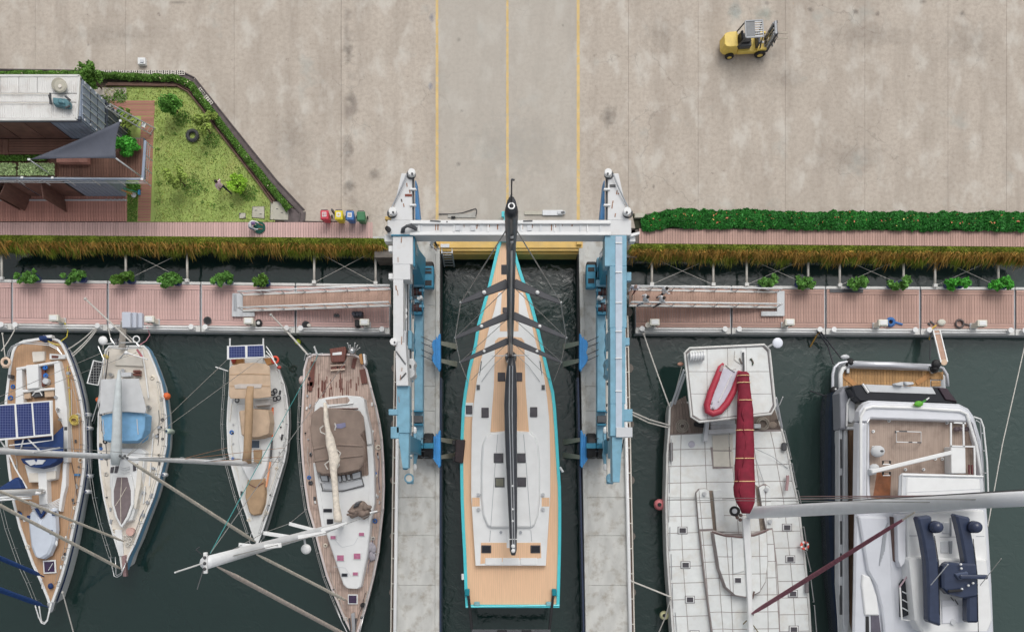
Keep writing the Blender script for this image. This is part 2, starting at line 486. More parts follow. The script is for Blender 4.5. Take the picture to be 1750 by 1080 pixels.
# yard concrete: large cloudy tone, streaks, fine speckle, stains
def yard_mat():
    m = M('yard_concrete', C(193, 183, 171), .9, var=.045, scale=.35, rnd=.02, dirt=.30, dscale=.55, dcol=C(168, 155, 142), detail=9)
    N, L = m.node_tree.nodes, m.node_tree.links
    b = N['Principled BSDF']
    geo = N.new('ShaderNodeNewGeometry')
    src = b.inputs['Base Color'].links[0].from_socket
    def layer(src, scale, mapsc, lo, hi, amt, col, det=6, rough=.6):
        mp = N.new('ShaderNodeMapping')
        mp.inputs['Scale'].default_value = mapsc
        L.new(geo.outputs['Position'], mp.inputs['Vector'])
        no = N.new('ShaderNodeTexNoise')
        no.inputs['Scale'].default_value = scale
        no.inputs['Detail'].default_value = det
        no.inputs['Roughness'].default_value = rough
        L.new(mp.outputs[0], no.inputs['Vector'])
        r = N.new('ShaderNodeMapRange')
        r.inputs[1].default_value, r.inputs[2].default_value = lo, hi
        r.inputs[3].default_value, r.inputs[4].default_value = 0, amt
        L.new(no.outputs[0], r.inputs[0])
        mx = N.new('ShaderNodeMix'); mx.data_type = 'RGBA'
        L.new(r.outputs[0], mx.inputs[0])
        L.new(src, mx.inputs[6])
        mx.inputs[7].default_value = (*col, 1)
        return mx.outputs[2], r
    src, _ = layer(src, .9, (1, .16, 1), .46, .70, .6, C(162, 151, 140))     # streaks along the lanes
    src, _ = layer(src, 4, (1, 1, 1), .44, .64, .55, C(162, 148, 136), 9, .75)    # mottling
    src, _ = layer(src, 2.0, (1, 1, 1), .69, .75, .6, C(120, 110, 106), 4)   # dark spots
    src, _ = layer(src, .8, (1, .6, 1), .52, .66, .6, C(210, 205, 196), 8)  # pale scuffs
    src, _ = layer(src, 1.4, (1.5, .7, 1), .73, .78, .30, C(196, 160, 110), 4)  # rusty patches
    src, _ = layer(src, .33, (1, 1, 1), .60, .70, .35, C(170, 176, 172), 7)   # greenish grey wash
    src, _ = layer(src, 14, (1, 1, 1), .60, .72, .35, C(140, 130, 122), 5)
    # hairline cracks: edges of warped cells, kept only in patches
    wn2 = N.new('ShaderNodeTexNoise'); wn2.inputs['Scale'].default_value = .9; wn2.inputs['Detail'].default_value = 5
    L.new(geo.outputs['Position'], wn2.inputs['Vector'])
    vm2 = N.new('ShaderNodeVectorMath'); vm2.operation = 'MULTIPLY_ADD'; vm2.inputs[1].default_value = (1.6, 1.6, 0)
    L.new(wn2.outputs['Color'], vm2.inputs[0]); L.new(geo.outputs['Position'], vm2.inputs[2])
    vo = N.new('ShaderNodeTexVoronoi'); vo.feature = 'DISTANCE_TO_EDGE'; vo.inputs['Scale'].default_value = .22
    L.new(vm2.outputs[0], vo.inputs['Vector'])
    rc = N.new('ShaderNodeMapRange'); rc.inputs[1].default_value, rc.inputs[2].default_value = .0, .006
    rc.inputs[3].default_value, rc.inputs[4].default_value = .32, 0
    L.new(vo.outputs['Distance'], rc.inputs[0])
    pn = N.new('ShaderNodeTexNoise'); pn.inputs['Scale'].default_value = .16
    L.new(geo.outputs['Position'], pn.inputs['Vector'])
    pr = N.new('ShaderNodeMapRange'); pr.inputs[1].default_value, pr.inputs[2].default_value = .48, .56
    L.new(pn.outputs[0], pr.inputs[0])
    mc = N.new('ShaderNodeMath'); mc.operation = 'MULTIPLY'
    L.new(rc.outputs[0], mc.inputs[0]); L.new(pr.outputs[0], mc.inputs[1])
    mx = N.new('ShaderNodeMix'); mx.data_type = 'RGBA'
    L.new(mc.outputs[0], mx.inputs[0]); L.new(src, mx.inputs[6]); mx.inputs[7].default_value = (*C(112, 104, 98), 1)
    src = mx.outputs[2]
    # oil stains beside the long joint: band in x times noise
    sp = N.new('ShaderNodeSeparateXYZ')
    L.new(geo.outputs['Position'], sp.inputs[0])
    def band(lo, hi, soft):
        a = N.new('ShaderNodeMapRange'); a.interpolation_type = 'SMOOTHSTEP'
        a.inputs[1].default_value, a.inputs[2].default_value = lo, lo + soft
        L.new(sp.outputs[0], a.inputs[0])
        c = N.new('ShaderNodeMapRange'); c.interpolation_type = 'SMOOTHSTEP'
        c.inputs[1].default_value, c.inputs[2].default_value = hi - soft, hi
        c.inputs[3].default_value, c.inputs[4].default_value = 1, 0
        L.new(sp.outputs[0], c.inputs[0])
        mm = N.new('ShaderNodeMath'); mm.operation = 'MULTIPLY'
        L.new(a.outputs[0], mm.inputs[0]); L.new(c.outputs[0], mm.inputs[1])
        return mm.outputs[0]
    no = N.new('ShaderNodeTexNoise')
    no.inputs['Scale'].default_value = .62
    no.inputs['Detail'].default_value = 3
    L.new(geo.outputs['Position'], no.inputs['Vector'])
    rr = N.new('ShaderNodeMapRange')
    rr.inputs[1].default_value, rr.inputs[2].default_value = .52, .68
    rr.inputs[3].default_value, rr.inputs[4].default_value = 0, .55
    L.new(no.outputs[0], rr.inputs[0])
    mu = N.new('ShaderNodeMath'); mu.operation = 'MULTIPLY'
    L.new(rr.outputs[0], mu.inputs[0]); L.new(band(-10.75, -9.6, .35), mu.inputs[1])
    mx = N.new('ShaderNodeMix'); mx.data_type = 'RGBA'
    L.new(mu.outputs[0], mx.inputs[0]); L.new(src, mx.inputs[6])
    mx.inputs[7].default_value = (*C(120, 110, 104), 1)
    src = mx.outputs[2]
    # the lanes between the yellow lines are greyer, poured in another mix
    mx = N.new('ShaderNodeMix'); mx.data_type = 'RGBA'
    mu = N.new('ShaderNodeMath'); mu.operation = 'MULTIPLY'
    mu.inputs[1].default_value = .5
    L.new(band(-4.9, 4.4, .5), mu.inputs[0])
    L.new(mu.outputs[0], mx.inputs[0]); L.new(src, mx.inputs[6])
    mx.inputs[7].default_value = (*C(184, 180, 172), 1)
    L.new(mx.outputs[2], b.inputs['Base Color'])
    return m
yard_m = yard_mat()
def water_mat():
    m = bpy.data.materials.new('harbour_water')
    m.use_nodes = True
    N, L = m.node_tree.nodes, m.node_tree.links
    b = N['Principled BSDF']
    b.inputs['Roughness'].default_value = .05
    b.inputs['IOR'].default_value = 1.42
    geo = N.new('ShaderNodeNewGeometry')
    no = N.new('ShaderNodeTexNoise'); no.inputs['Scale'].default_value = .06
    no.inputs['Detail'].default_value = 4
    L.new(geo.outputs['Position'], no.inputs['Vector'])
    r = N.new('ShaderNodeMapRange')
    r.inputs[1].default_value, r.inputs[2].default_value = .38, .62
    L.new(no.outputs[0], r.inputs[0])
    mx = N.new('ShaderNodeMix'); mx.data_type = 'RGBA'
    mx.inputs[6].default_value = (.010, .027, .024, 1)
    mx.inputs[7].default_value = (.015, .034, .030, 1)
    L.new(r.outputs[0], mx.inputs[0])
    # paler base colour towards the right-hand side of the basin, noise-broken
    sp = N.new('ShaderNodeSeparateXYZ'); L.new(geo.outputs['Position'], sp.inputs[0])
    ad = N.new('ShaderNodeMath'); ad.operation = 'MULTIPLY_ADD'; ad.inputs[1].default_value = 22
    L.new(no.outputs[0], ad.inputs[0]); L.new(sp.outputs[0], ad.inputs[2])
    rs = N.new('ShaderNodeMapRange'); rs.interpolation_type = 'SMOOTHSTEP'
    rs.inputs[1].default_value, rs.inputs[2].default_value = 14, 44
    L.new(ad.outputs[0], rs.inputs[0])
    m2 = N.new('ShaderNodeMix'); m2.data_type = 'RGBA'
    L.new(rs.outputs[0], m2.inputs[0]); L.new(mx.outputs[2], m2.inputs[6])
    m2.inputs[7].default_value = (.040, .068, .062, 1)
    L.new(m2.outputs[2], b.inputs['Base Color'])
    b.inputs['Specular IOR Level'].default_value = .95
    n1 = N.new('ShaderNodeTexNoise'); n1.inputs['Scale'].default_value = 1.7; n1.inputs['Detail'].default_value = 5
    n1.inputs['Distortion'].default_value = .8
    L.new(geo.outputs['Position'], n1.inputs['Vector'])
    n2 = N.new('ShaderNodeTexNoise'); n2.inputs['Scale'].default_value = .25; n2.inputs['Detail'].default_value = 2
    L.new(geo.outputs['Position'], n2.inputs['Vector'])
    r2 = N.new('ShaderNodeMapRange')
    r2.inputs[1].default_value, r2.inputs[2].default_value = .4, .65
    r2.inputs[3].default_value, r2.inputs[4].default_value = .03, .34
    L.new(n2.outputs[0], r2.inputs[0])
    # the slip between the piers is ruffled, the open basin nearly still
    ab = N.new('ShaderNodeMath'); ab.operation = 'ABSOLUTE'; L.new(sp.outputs[0], ab.inputs[0])
    rp = N.new('ShaderNodeMapRange'); rp.interpolation_type = 'SMOOTHSTEP'
    rp.inputs[1].default_value, rp.inputs[2].default_value = 5, 11
    rp.inputs[3].default_value, rp.inputs[4].default_value = .10, 0
    L.new(ab.outputs[0], rp.inputs[0])
    sm_ = N.new('ShaderNodeMath'); sm_.operation = 'ADD'
    L.new(r2.outputs[0], sm_.inputs[0]); L.new(rp.outputs[0], sm_.inputs[1])
    bp = N.new('ShaderNodeBump'); bp.inputs['Distance'].default_value = .16
    L.new(sm_.outputs[0], bp.inputs['Strength'])
    L.new(n1.outputs[0], bp.inputs['Height'])
    L.new(bp.outputs[0], b.inputs['Normal'])
    return m
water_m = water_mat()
def lawn_mat():
    m = M('lawn_soil_grass', C(158, 178, 98), .9, var=.12, scale=.9, dirt=.5, dscale=.5, dcol=C(178, 170, 112), detail=8)
    return m
lawn_m = lawn_mat()
# ---------------------------------------------------------------- foliage meshes (numpy)
def quads_mesh(name, cen, size, mat, parent=None, loc=None, up=.5, asp=.55):
    n = len(cen)
    nor = NP.normal(size=(n, 3)); nor[:, 2] = np.abs(nor[:, 2]) + up
    nor /= np.linalg.norm(nor, axis=1)[:, None]
    a = np.cross(nor, NP.normal(size=(n, 3))); a /= np.linalg.norm(a, axis=1)[:, None]
    b = np.cross(nor, a)
    s = (size * NP.uniform(.6, 1.4, size=n))[:, None]
    co = np.empty((n, 4, 3))
    co[:, 0] = cen - a * s; co[:, 1] = cen - b * s * asp; co[:, 2] = cen + a * s; co[:, 3] = cen + b * s * asp
    return np_mesh(name, co.reshape(-1, 3), 4, mat, parent, loc)
def np_mesh(name, co, k, mat, parent=None, loc=None):
    o0 = LOC[parent.name] if parent is not None else Vector(loc)
    co = co - np.array(o0)
    n = len(co) // k
    me = bpy.data.meshes.new(name)
    me.vertices.add(len(co)); me.vertices.foreach_set('co', co.astype(np.float32).ravel())
    me.loops.add(len(co)); me.loops.foreach_set('vertex_index', np.arange(len(co), dtype=np.int32))
    me.polygons.add(n); me.polygons.foreach_set('loop_start', np.arange(0, len(co), k, dtype=np.int32))
    me.update(calc_edges=True)
    return link(name, me, mat, parent, o0)
def ellip(c, r, n, shell=.55):
    d = NP.normal(size=(n, 3)); d /= np.linalg.norm(d, axis=1)[:, None]
    rad = NP.uniform(shell ** 3, 1, size=n) ** (1 / 3)
    return np.array(c) + d * rad[:, None] * np.array(r)
def clumps(c, r, k, n, cr=.45, squash=1.0):
    """k leaf clumps spread through an ellipsoid, n leaves in each"""
    out = []
    for p in ellip(c, r, k, .35):
        out.append(ellip(p, np.array(r) * cr * NP.uniform(.6, 1.2) * np.array((1, 1, squash)), n, .2))
    return np.concatenate(out)
def blades(name, base, tip, w, mat, parent=None, loc=None):
    """thin bent blades: two triangles folded at the middle"""
    n = len(base)
    d = tip - base
    side = np.cross(d, NP.normal(size=(n, 3))); side /= np.linalg.norm(side, axis=1)[:, None] + 1e-9
    side *= w
    mid = base + d * .55 + np.array((0, 0, .06))
    co = np.empty((n, 4, 3))
    co[:, 0] = base - side; co[:, 1] = base + side; co[:, 2] = mid + side * .8; co[:, 3] = tip
    return np_mesh(name, co.reshape(-1, 3), 4, mat, parent, loc)
PLANK = None
def plank_box():
    global PLANK
    if PLANK is None:
        b = MB().box((0, 0, 0), (1, 1, 1))
        PLANK = bpy.data.meshes.new('plank')
        PLANK.from_pydata([tuple(p) for p in b.v], [], b.f)
    return PLANK
PM = {}
def planks(parent, q, z, n, mat, name='plank', th=.04, gap=.019, zs=None, jit=.004):
    """n boards laid side by side across the quad q (a,b,c,d px): boards run a->d, follow a->b"""
    if mat.name not in PM:
        me = plank_box().copy(); me.name = name; me.materials.append(mat); PM[mat.name] = me
    z4 = zs or [z] * 4
    A, B, Cc, D = [P(u, v, zz) for (u, v), zz in zip(q, z4)]
    o0 = LOC[parent.name]
    for i in range(n):
        t = (i + .5) / n
        p, r = A.lerp(B, t), D.lerp(Cc, t)
        w = (A.lerp(B, (i + 1) / n) - A.lerp(B, i / n)).length - gap
        x = (r - p)
        ln = x.length
        x.normalize()
        y = Vector((0, 0, 1)).cross(x).normalized()
        zz = x.cross(y)
        o = bpy.data.objects.new(name, PM[mat.name])
        COL.objects.link(o)
        o.parent = parent
        m = Matrix((x * ln, y * w, zz * th)).transposed().to_4x4()
        m.translation = (p + r) / 2 - o0 + Vector((0, 0, -th / 2 + random.uniform(-jit, jit)))
        o.matrix_local = m
        LOC[o.name] = o0
# ================================================================ THE SETTING
WZ = -2.2                                       # water level; yard is z = 0
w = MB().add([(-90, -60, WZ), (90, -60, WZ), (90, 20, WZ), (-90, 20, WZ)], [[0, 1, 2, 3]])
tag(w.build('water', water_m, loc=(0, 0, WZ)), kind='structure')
yard = thing('concrete_yard', None, None, (0, 25, 0), kind='structure')
ed = [-700, -120, 60, 214, 400, 583, 747, 867, 988, 1074, 1193, 1342, 1478, 1620, 1720, 1900, 2500]
for a, b in zip(ed[:-1], ed[1:]):
    bot = 378 if b <= 583 else (404 if a < 1074 and b > 640 else 390)
    if a == 583: bot = 404
    m = MB()
    g = .07 if b not in (583,) else .28
    pts = [(a + .25, -500), (b - g, -500), (b - g, bot), (a + .25, bot)]
    m.poly(pts, 0, -.4)
    m.build('concrete_slab', yard_m, yard)
MB().add([(-80, 15.7, -.06), (80, 15.7, -.06), (80, 80, -.06), (-80, 80, -.06)], [[0, 1, 2, 3]]).build('joint_bed', concrete_dark, yard)
for u0, u1, v1 in ((744.5, 749.5, 376), (865, 869.5, 376), (985.5, 991, 376)):
    m = MB(); q = [P(u0, -300, .004), P(u1 - .8, -300, .004), P(u1, v1, .004), P(u0, v1, .004)]
    m.add(q, [[0, 1, 2, 3]]).build('painted_line', line_yellow, yard)
def stain(u, v, w_, h_, a=.34, col=None):
    m = bpy.data.materials.get('stain_%d' % int(a * 100)) if col is None else None
    if m is None:
        m = (M('stain_%d' % int(a * 100), C(96, 90, 88), .8, var=.1) if col is None else M('wash_%d' % u, col, .8, var=.1))
        N, L = m.node_tree.nodes, m.node_tree.links
        b = N['Principled BSDF']
        g = N.new('ShaderNodeTexCoord'); vm = N.new('ShaderNodeVectorMath'); vm.operation = 'LENGTH'
        mp = N.new('ShaderNodeMapping'); mp.inputs['Location'].default_value = (-1, -1, 0); mp.inputs['Scale'].default_value = (2, 2, 0)
        L.new(g.outputs['Generated'], mp.inputs['Vector']); L.new(mp.outputs[0], vm.inputs[0])
        no = N.new('ShaderNodeTexNoise'); no.inputs['Scale'].default_value = 2.2; no.inputs['Detail'].default_value = 7
        ge = N.new('ShaderNodeNewGeometry'); L.new(ge.outputs['Position'], no.inputs['Vector'])
        ad = N.new('ShaderNodeMath'); ad.operation = 'MULTIPLY_ADD'; ad.inputs[1].default_value = 1.5
        L.new(no.outputs[0], ad.inputs[0]); L.new(vm.outputs['Value'], ad.inputs[2])
        mr = N.new('ShaderNodeMapRange'); mr.inputs[1].default_value, mr.inputs[2].default_value = .75, 1.5
        mr.inputs[3].default_value, mr.inputs[4].default_value = a, 0
        L.new(ad.outputs[0], mr.inputs[0]); L.new(mr.outputs[0], b.inputs['Alpha'])
    c = P(u, v, .003); x, y = px(w_) / 2, px(h_) / 2
    MB().add([c + Vector(p) for p in ((-x, -y, 0), (x, -y, 0), (x, y, 0), (-x, y, 0))], [[0, 1, 2, 3]]).build('ground_stain', m, yard)
for a_ in ((1385, 17, 16, 14), (1463, 20, 16, 14), (1500, 24, 12, 12), (1645, 25, 14, 18), (1577, 3, 20, 12), (1310, 6, 14, 12), (1298, 101, 22, 16), (962, 44, 8, 10), (1117, 318, 8, 14), (595, 90, 26, 70), (600, 165, 24, 60), (596, 250, 26, 70), (597, 318, 30, 50), (784, 68, 12, 12), (784, 281, 12, 10), (790, 190, 10, 10), (305, 5, 50, 10), (640, 300, 30, 30), (1040, 200, 40, 60)): stain(*a_)
for a_ in ((1340, 133, 120, 60), (1480, 60, 260, 70), (1660, 70, 160, 120), (1130, 60, 90, 120), (1450, 270, 200, 90), (200, 60, 260, 60), (500, 240, 120, 160)): stain(*a_, .13)
stain(1256, 20, 34, 60, .30, C(140, 170, 176)); stain(1306, 24, 60, 30, .26, C(150, 176, 170)); stain(738, 30, 12, 26, .4, C(140, 150, 170)); stain(736, 148, 12, 26, .35, C(150, 160, 180)); stain(880, 250, 230, 160, .25, C(196, 194, 188))
# quay edge beams and walls
bed = thing('quay_bed', None, None, (0, 15, -1), kind='structure')
MB().poly([(-700, 379), (668, 379), (668, 407), (-22, 401), (-700, 396)], -.06, -3).build('quay_wall', concrete_dark, bed)
MB().poly([(1086, 389), (2500, 389), (2500, 426), (1775, 421.5), (1086, 415.5)], -.06, -3).build('quay_wall', concrete_dark, bed)
MB().rect(740, 404.5, 1000, 432, -.7, -3).build('quay_wall', concrete_dark, bed)
MB().rect(640, 404.5, 690, 440, -.3, -3).build('quay_wall', concrete_dark, bed)
MB().rect(1066, 404.5, 1088, 440, -.3, -3).build('quay_wall', concrete_dark, bed)
MB().rect(637, 376, 668, 409, -.002, -.05).build('quay_slab', concrete_pier, bed)
# yellow slip head
yh = thing('slip_head_wall', 'yellow painted steel slip head wall under the white crossbeam', 'wall', P(870, 420, -1))
MB().rect(741, 405, 996, 424, .02, -.5).build('cap_plate', yellow_paint, yh, bevel=.02)
MB().rect(741.5, 424.5, 995.5, 429, -.08, -.6).build('step_plate', yellow_paint, yh, bevel=.02)
MB().rect(742, 429.5, 995, 434.5, -.35, -1.6).build('fender_beam', yellow_paint, yh, bevel=.02)
for u in (746, 990):
    MB().rect(u - 4.5, 404, u + 4.5, 418, .22, .02).build('end_block', yellow_paint, yh, bevel=.02)
# ladder at the slip head
ld = thing('slip_ladder', 'grey steel ladder down into the slip beside the yellow wall', 'ladder', P(764, 425, 0))
a0, a1 = P(755, 432, -.02), P(772.5, 432, -.02)
dn = Vector((0, -.35, -2.0))
for a in (a0, a1): MB().tube([a + Vector((0, .6, 0)), a, a + dn], .05).build('rail', alu, ld)
for t in (0, .17, .34, .52, .7, .9): MB().tube([a0 + dn * t, a1 + dn * t], .035).build('rung', alu, ld)
MB().rect(753, 417, 768, 423, .06, .02).build('platform', alu, ld)
# ---------------------------------------------------------------- travel lift piers
def pier(name, label, out, inn, sgn):
    cx = (out[0][0] + inn[0][0]) / 2
    t = thing(name, label, 'pier', P(cx, 740, 0))
    z = 0.002
    cuts = [405, 470, 522, 590, 660, 702, 764, 782, 850, 915, 1000, 1100, 1200, 1300]
    def e(line, v):
        (u0, v0), (u1, v1) = line
        return u0 + (u1 - u0) * (v - v0) / (v1 - v0)
    for a, b in zip(cuts[:-1], cuts[1:]):
        MB().poly([(e(out, a), a + .15), (e(inn, a), a + .15), (e(inn, b), b - .15), (e(out, b), b - .15)], z, -1.3).build('deck_slab', concrete_pier, t, bevel=.02)
    MB().poly([(e(out, 405), 405.2), (e(inn, 405), 405.2), (e(inn, 1300), 1300), (e(out, 1300), 1300)], -.3, -1.2).build('beam', concrete_dark, t)
    ku0, ku1 = e(inn, 430), e(inn, 1300)
    k = 1 if sgn < 0 else -1
    MB().poly([(ku0 - 7 * k, 432), (ku0, 432), (ku1, 1300), (ku1 - 7 * k, 1300)], .09, 0).build('kerb', concrete_pier, t, bevel=.02)
    MB().poly([(ku0, 645), (ku0 + 3.4 * k, 645), (ku1 + 3.4 * k, 1300), (ku1, 1300)], -.15, -1.4).build('rubber_fender', navy_gloss, t)
    MB().poly([(ku0, 434), (ku0 + 2.4 * k, 434), (ku0 + 2.4 * k, 645), (ku0, 645)], -.2, -1.4).build('rubber_fender', black, t)
    for v in range(460, 1300, 90):
        for u in (e(out, v) + 8 * k, e(inn, v) - 8 * k):
            MB().cyl(P(u, v, -4), .3, 3.2, 12).build('pile', concrete_dark, t)
    return t
PL = pier('concrete_pier', 'long concrete pier under the left half of the blue boat lift', [(683, 405), (673.9, 1300)], [(751.5, 405), (750.2, 1300)], -1)
PR = pier('concrete_pier', 'long concrete pier under the right half of the blue boat lift', [(1068, 405), (1078.5, 1300)], [(989, 405), (1004.7, 1300)], 1)
for (t, u0, u1, s, v0) in ((PL, 680.5, 671.7, -1, 640), (PR, 1066.5, 1082, 1, 580)):
    m = MB().tube([P(u0, v0, .22), P(u1, 1300, .22)], .115, 10); m.build('handrail_pipe', white, t, smooth=True)
    m = MB().tube([P(u0 + s * 6, v0 - 40, -.5), P(u1 + s * 6.5, 1300, -.5)], .05, 6); m.build('fender_rail', cream, t)
    m = MB().bar(P(u0 + s * 3, v0 - 40, -.7), P(u1 + s * 3, 1300, -.7), .18, .25); m.build('fender_timber', M('pier_timber', C(112, 92, 80), .8, var=.3), t)
    for v in range(int(v0) - 30, 1300, 43):
        f = (v - v0) / (1300 - v0)
        u = u0 + (u1 - u0) * f
        MB().tube([P(u, v, -.4), P(u + s * 7, v, -.48)], .035).build('rung', cream, t)
# ---------------------------------------------------------------- boardwalks (planks are pieces of the setting)
def boardwalk(q, n, mat, z=.03, name='boardwalk'):
    u = sum(p[0] for p in q) / 4; v = sum(p[1] for p in q) / 4
    t = thing(name, None, None, P(u, v, z), kind='structure')
    planks(t, q, z, n, mat)
    return t
boardwalk([(-22, 380), (637, 380), (637, 407), (-22, 401.5)], 150, plank_pink)
boardwalk([(1092, 390.5), (1775, 395), (1775, 422), (1092, 416)], 154, plank_brown)
boardwalk([(-22, 333), (217, 333), (217, 378.5), (-22, 378.5)], 54, plank_patio, .05, 'patio')
# clay paver path: rows of pavers
path = thing('paver_path', None, None, P(240, 280, .03), kind='structure')
planks(path, [(241, 199), (235, 378.5), (257, 378.5), (263.5, 199)], .02, 40, paver, 'paver', jit=.003)
planks(path, [(186, 172), (186, 198.5), (264, 198.5), (265, 172)], .02, 6, paver, 'paver', jit=.003)
# ---------------------------------------------------------------- lawn
lw = MB().poly([(178, 148), (308, 150), (322, 158), (470, 350), (470, 379.3), (216, 379.3), (216, 150)], .012, -.3)
LAWN = tag(lw.build('lawn', lawn_m, loc=P(320, 270)), kind='structure')
lw = MB().poly([(-60, 120), (310, 122), (330, 134), (508, 350), (512, 379), (470, 379), (470, 350), (322, 158), (308, 150), (-60, 150)], .006, -.3)
tag(lw.build('planting_soil', M('soil', (.06, .045, .032), .95, var=.3, scale=5), loc=P(320, 200)), kind='structure')
pts = []
while len(pts) < 11000:
    u, v = random.uniform(178, 470), random.uniform(150, 379)
    if u > 322 + (v - 158) * 148 / 192 or False : continue
    if u < 264 and v > 171 and not (217 < u < 236 and v > 325): continue
    pts.append(P(u, v, .01))
base = np.array(pts); n = len(base)
tip = base + np.stack([NP.normal(0, .035, n), NP.normal(0, .035, n), NP.uniform(.015, .045, n)], 1)
k = NP.uniform(size=n) < .62
tag(blades('lawn_grass', base[k], tip[k], .016, grass_m, loc=(0, 0, 0)), kind='stuff')
tag(blades('dry_lawn_grass', base[~k], tip[~k], .016, grass_tan, loc=(0, 0, 0)), kind='stuff')
lw = MB().poly([(217.5, 333), (236, 333), (234, 378.6), (217.5, 378.6)], .017, -.2)
lw.poly([(196, 200), (213, 190), (213, 260), (196, 260)], .012, -.2)
tag(lw.build('grass_verge', M('verge', C(84, 116, 40), .9, var=.4, scale=6), loc=P(226, 356)), kind='structure')
# edging kerb between lawn and hedge, gutter outside it
edge = thing('garden_edging', 'brown timber edging between the lawn and the clipped hedge', 'edging', P(400, 240))
epts = [(182, 146), (303, 147.5), (322, 158), (345, 186), (374, 226), (410, 272), (440, 311), (466, 347)]
for off, h in ((0, .16), (4.0, .10)):
    for (a, b) in zip(epts[:-1], epts[1:]):
        MB().bar(P(a[0] + off * .8, a[1] - off * .6, h - .1), P(b[0] + off * .8, b[1] - off * .6, h - .1), .09, .2).build('edging_board', edging_m, edge)
gut = thing('drain_channel', None, None, P(420, 230), kind='structure')
gp = [(-60, 121), (150, 124), (306, 125.5), (330, 137), (372, 190), (420, 250), (470, 312), (517, 362), (516, 378)]
for a, b in zip(gp[:-1], gp[1:]):
    d = Vector((b[0] - a[0], b[1] - a[1])).normalized(); nn = Vector((d.y, -d.x)) * 4.5
    wdt = .6 if a[0] < 300 else 1.0
    q = [(a[0] - nn.x * wdt, a[1] - nn.y * wdt), (b[0] - nn.x * wdt, b[1] - nn.y * wdt), (b[0] + nn.x * wdt, b[1] + nn.y * wdt), (a[0] + nn.x * wdt, a[1] + nn.y * wdt)]
    MB().poly(q, .007, -.2).build('channel_bed', gutter_m, gut)
    for sgn in (-1, 1):
        o = nn * wdt * sgn
        MB().bar(P(a[0] + o.x, a[1] + o.y, .03), P(b[0] + o.x, b[1] + o.y, .03), .07, .08).build('channel_kerb', M('gutter_kerb', C(92, 84, 84), .8, var=.2), gut)
MB().poly([(484, 352), (518, 362), (518, 379.5), (486, 379.5)], .014, -.1).build('sump_slab', gutter_m, gut)
def grate(u, v, ang):
    m = MB()
    c = P(u, v, .06); r = Matrix.Rotation(ang, 3, 'Z')
    for i in range(5): m.box(c + r @ Vector((-.30 + i * .15, 0, 0)), (.035, .3, .04), ang)
    for j in (-1, 0, 1): m.box(c + r @ Vector((0, j * .13, 0)), (.66, .03, .03), ang)
    m.build('grate', cream, gut)
for u, v in ((345, 159), (350, 165), (356, 172)): grate(u, v, R(-52))
for u in range(175, 310, 11): grate(u, 124.6, 0)
# ---------------------------------------------------------------- hedges
from mathutils import noise as _nz
NZ = lambda p: _nz.noise(Vector(p))
def hedge_pts(path, w, h, n):
    seg = [(Vector(a), Vector(b)) for a, b in zip(path[:-1], path[1:])]
    ls = np.array([(b - a).length for a, b in seg]); ls /= ls.sum()
    out = np.empty((n, 3))
    ch = NP.choice(len(seg), n, p=ls)
    for i in range(n):
        a, b = seg[ch[i]]
        p = a.lerp(b, random.random())
        d = (b - a).normalized(); nn = Vector((-d.y, d.x, 0))
        s = random.uniform(-1, 1)
        bump_ = .9 + .5 * NZ((p.x * .8, p.y * .8, 3)) + .5 * NZ((p.x * 2.3, p.y * 2.3, 9))
        hh = h * (1 - .45 * s * s) * bump_
        q = p + nn * s * w * (.95 + .28 * NZ((p.x * .7, p.y * .7, 20 if s > 0 else 31)) + .25 * NZ((p.x * 2.6, s, 7)))
        out[i] = (q.x, q.y, hh * random.uniform(.55, 1.05) ** .5)
    return out
hd = thing('hedge', 'low clipped green hedge round the lawn, inside the drain channel', 'hedge', P(400, 230))
hp = [P(u, v, 0) for u, v in [(-60, 129), (150, 131), (303, 137), (327, 147), (372, 205), (432, 284), (496, 360)]]
quads_mesh('foliage', hedge_pts(hp, .21, .42, 20000), .065, leaf_hedge, hd)
quads_mesh('blossom', hedge_pts(hp, .2, .46, 90), .07, M('pale_petal', C(236, 222, 190), .6), hd)
fh = thing('flowering_hedge', 'long dark green hedge dotted with orange flowers beside the boardwalk', 'hedge', P(1420, 377))
hp = [P(u, v, 0) for u, v in [(1096, 383), (1150, 376), (1420, 379), (1775, 381)]]
quads_mesh('foliage', hedge_pts(hp, .58, .42, 46000), .09, leaf_flower, fh)
fl = hedge_pts(hp, .5, .5, 150)
quads_mesh('blossom', fl, .085, petal, fh)
quads_mesh('blossom', hedge_pts(hp, .5, .5, 40), .07, M('yellow_petal', C(236, 206, 120), .6, isl=.2), fh)
sl = MB().poly([(1080, 364), (1100, 372), (1775, 366), (1775, 394), (1086, 391)], .006, -.3)
tag(sl.build('planting_bed', M('dark_soil', (.035, .04, .022), .95, var=.3, scale=5), loc=P(1420, 380)), kind='structure')
# grass hanging over the quay wall
def fringe(name, u0, u1, v0a, v0b, n, mat, spread, drop):
    u = NP.uniform(u0, u1, n)
    f = (u - u0) / (u1 - u0)
    v = v0a + (v0b - v0a) * f
    base = np.array([P(a, b + spread * .5 * f_, .04 - .55 * f_ * f_) for a, b, f_ in zip(u, v, NP.uniform(-.06, 1, n))])
    wave = np.array([.95 + .8 * NZ((x * .9, 5, len(name))) + .7 * NZ((x * 3.1, 9, 2)) + .3 * NZ((x * 9, 1, 4)) for x in base[:, 0]])
    L_ = NP.uniform(.15, .75, n) * wave
    tip = base + np.stack([NP.normal(0, .22, n), -L_ * spread * .036, -L_ * drop], 1)
    return tag(blades(name, base, tip, .02, mat, loc=tuple(base.mean(0))), kind='stuff')
fringe('overhanging_grass', -20, 655, 402, 408, 34000, fringe_g, 27, .6)
fringe('overhanging_olive_grass', -20, 655, 404, 410, 7000, fringe_t, 27, .65)
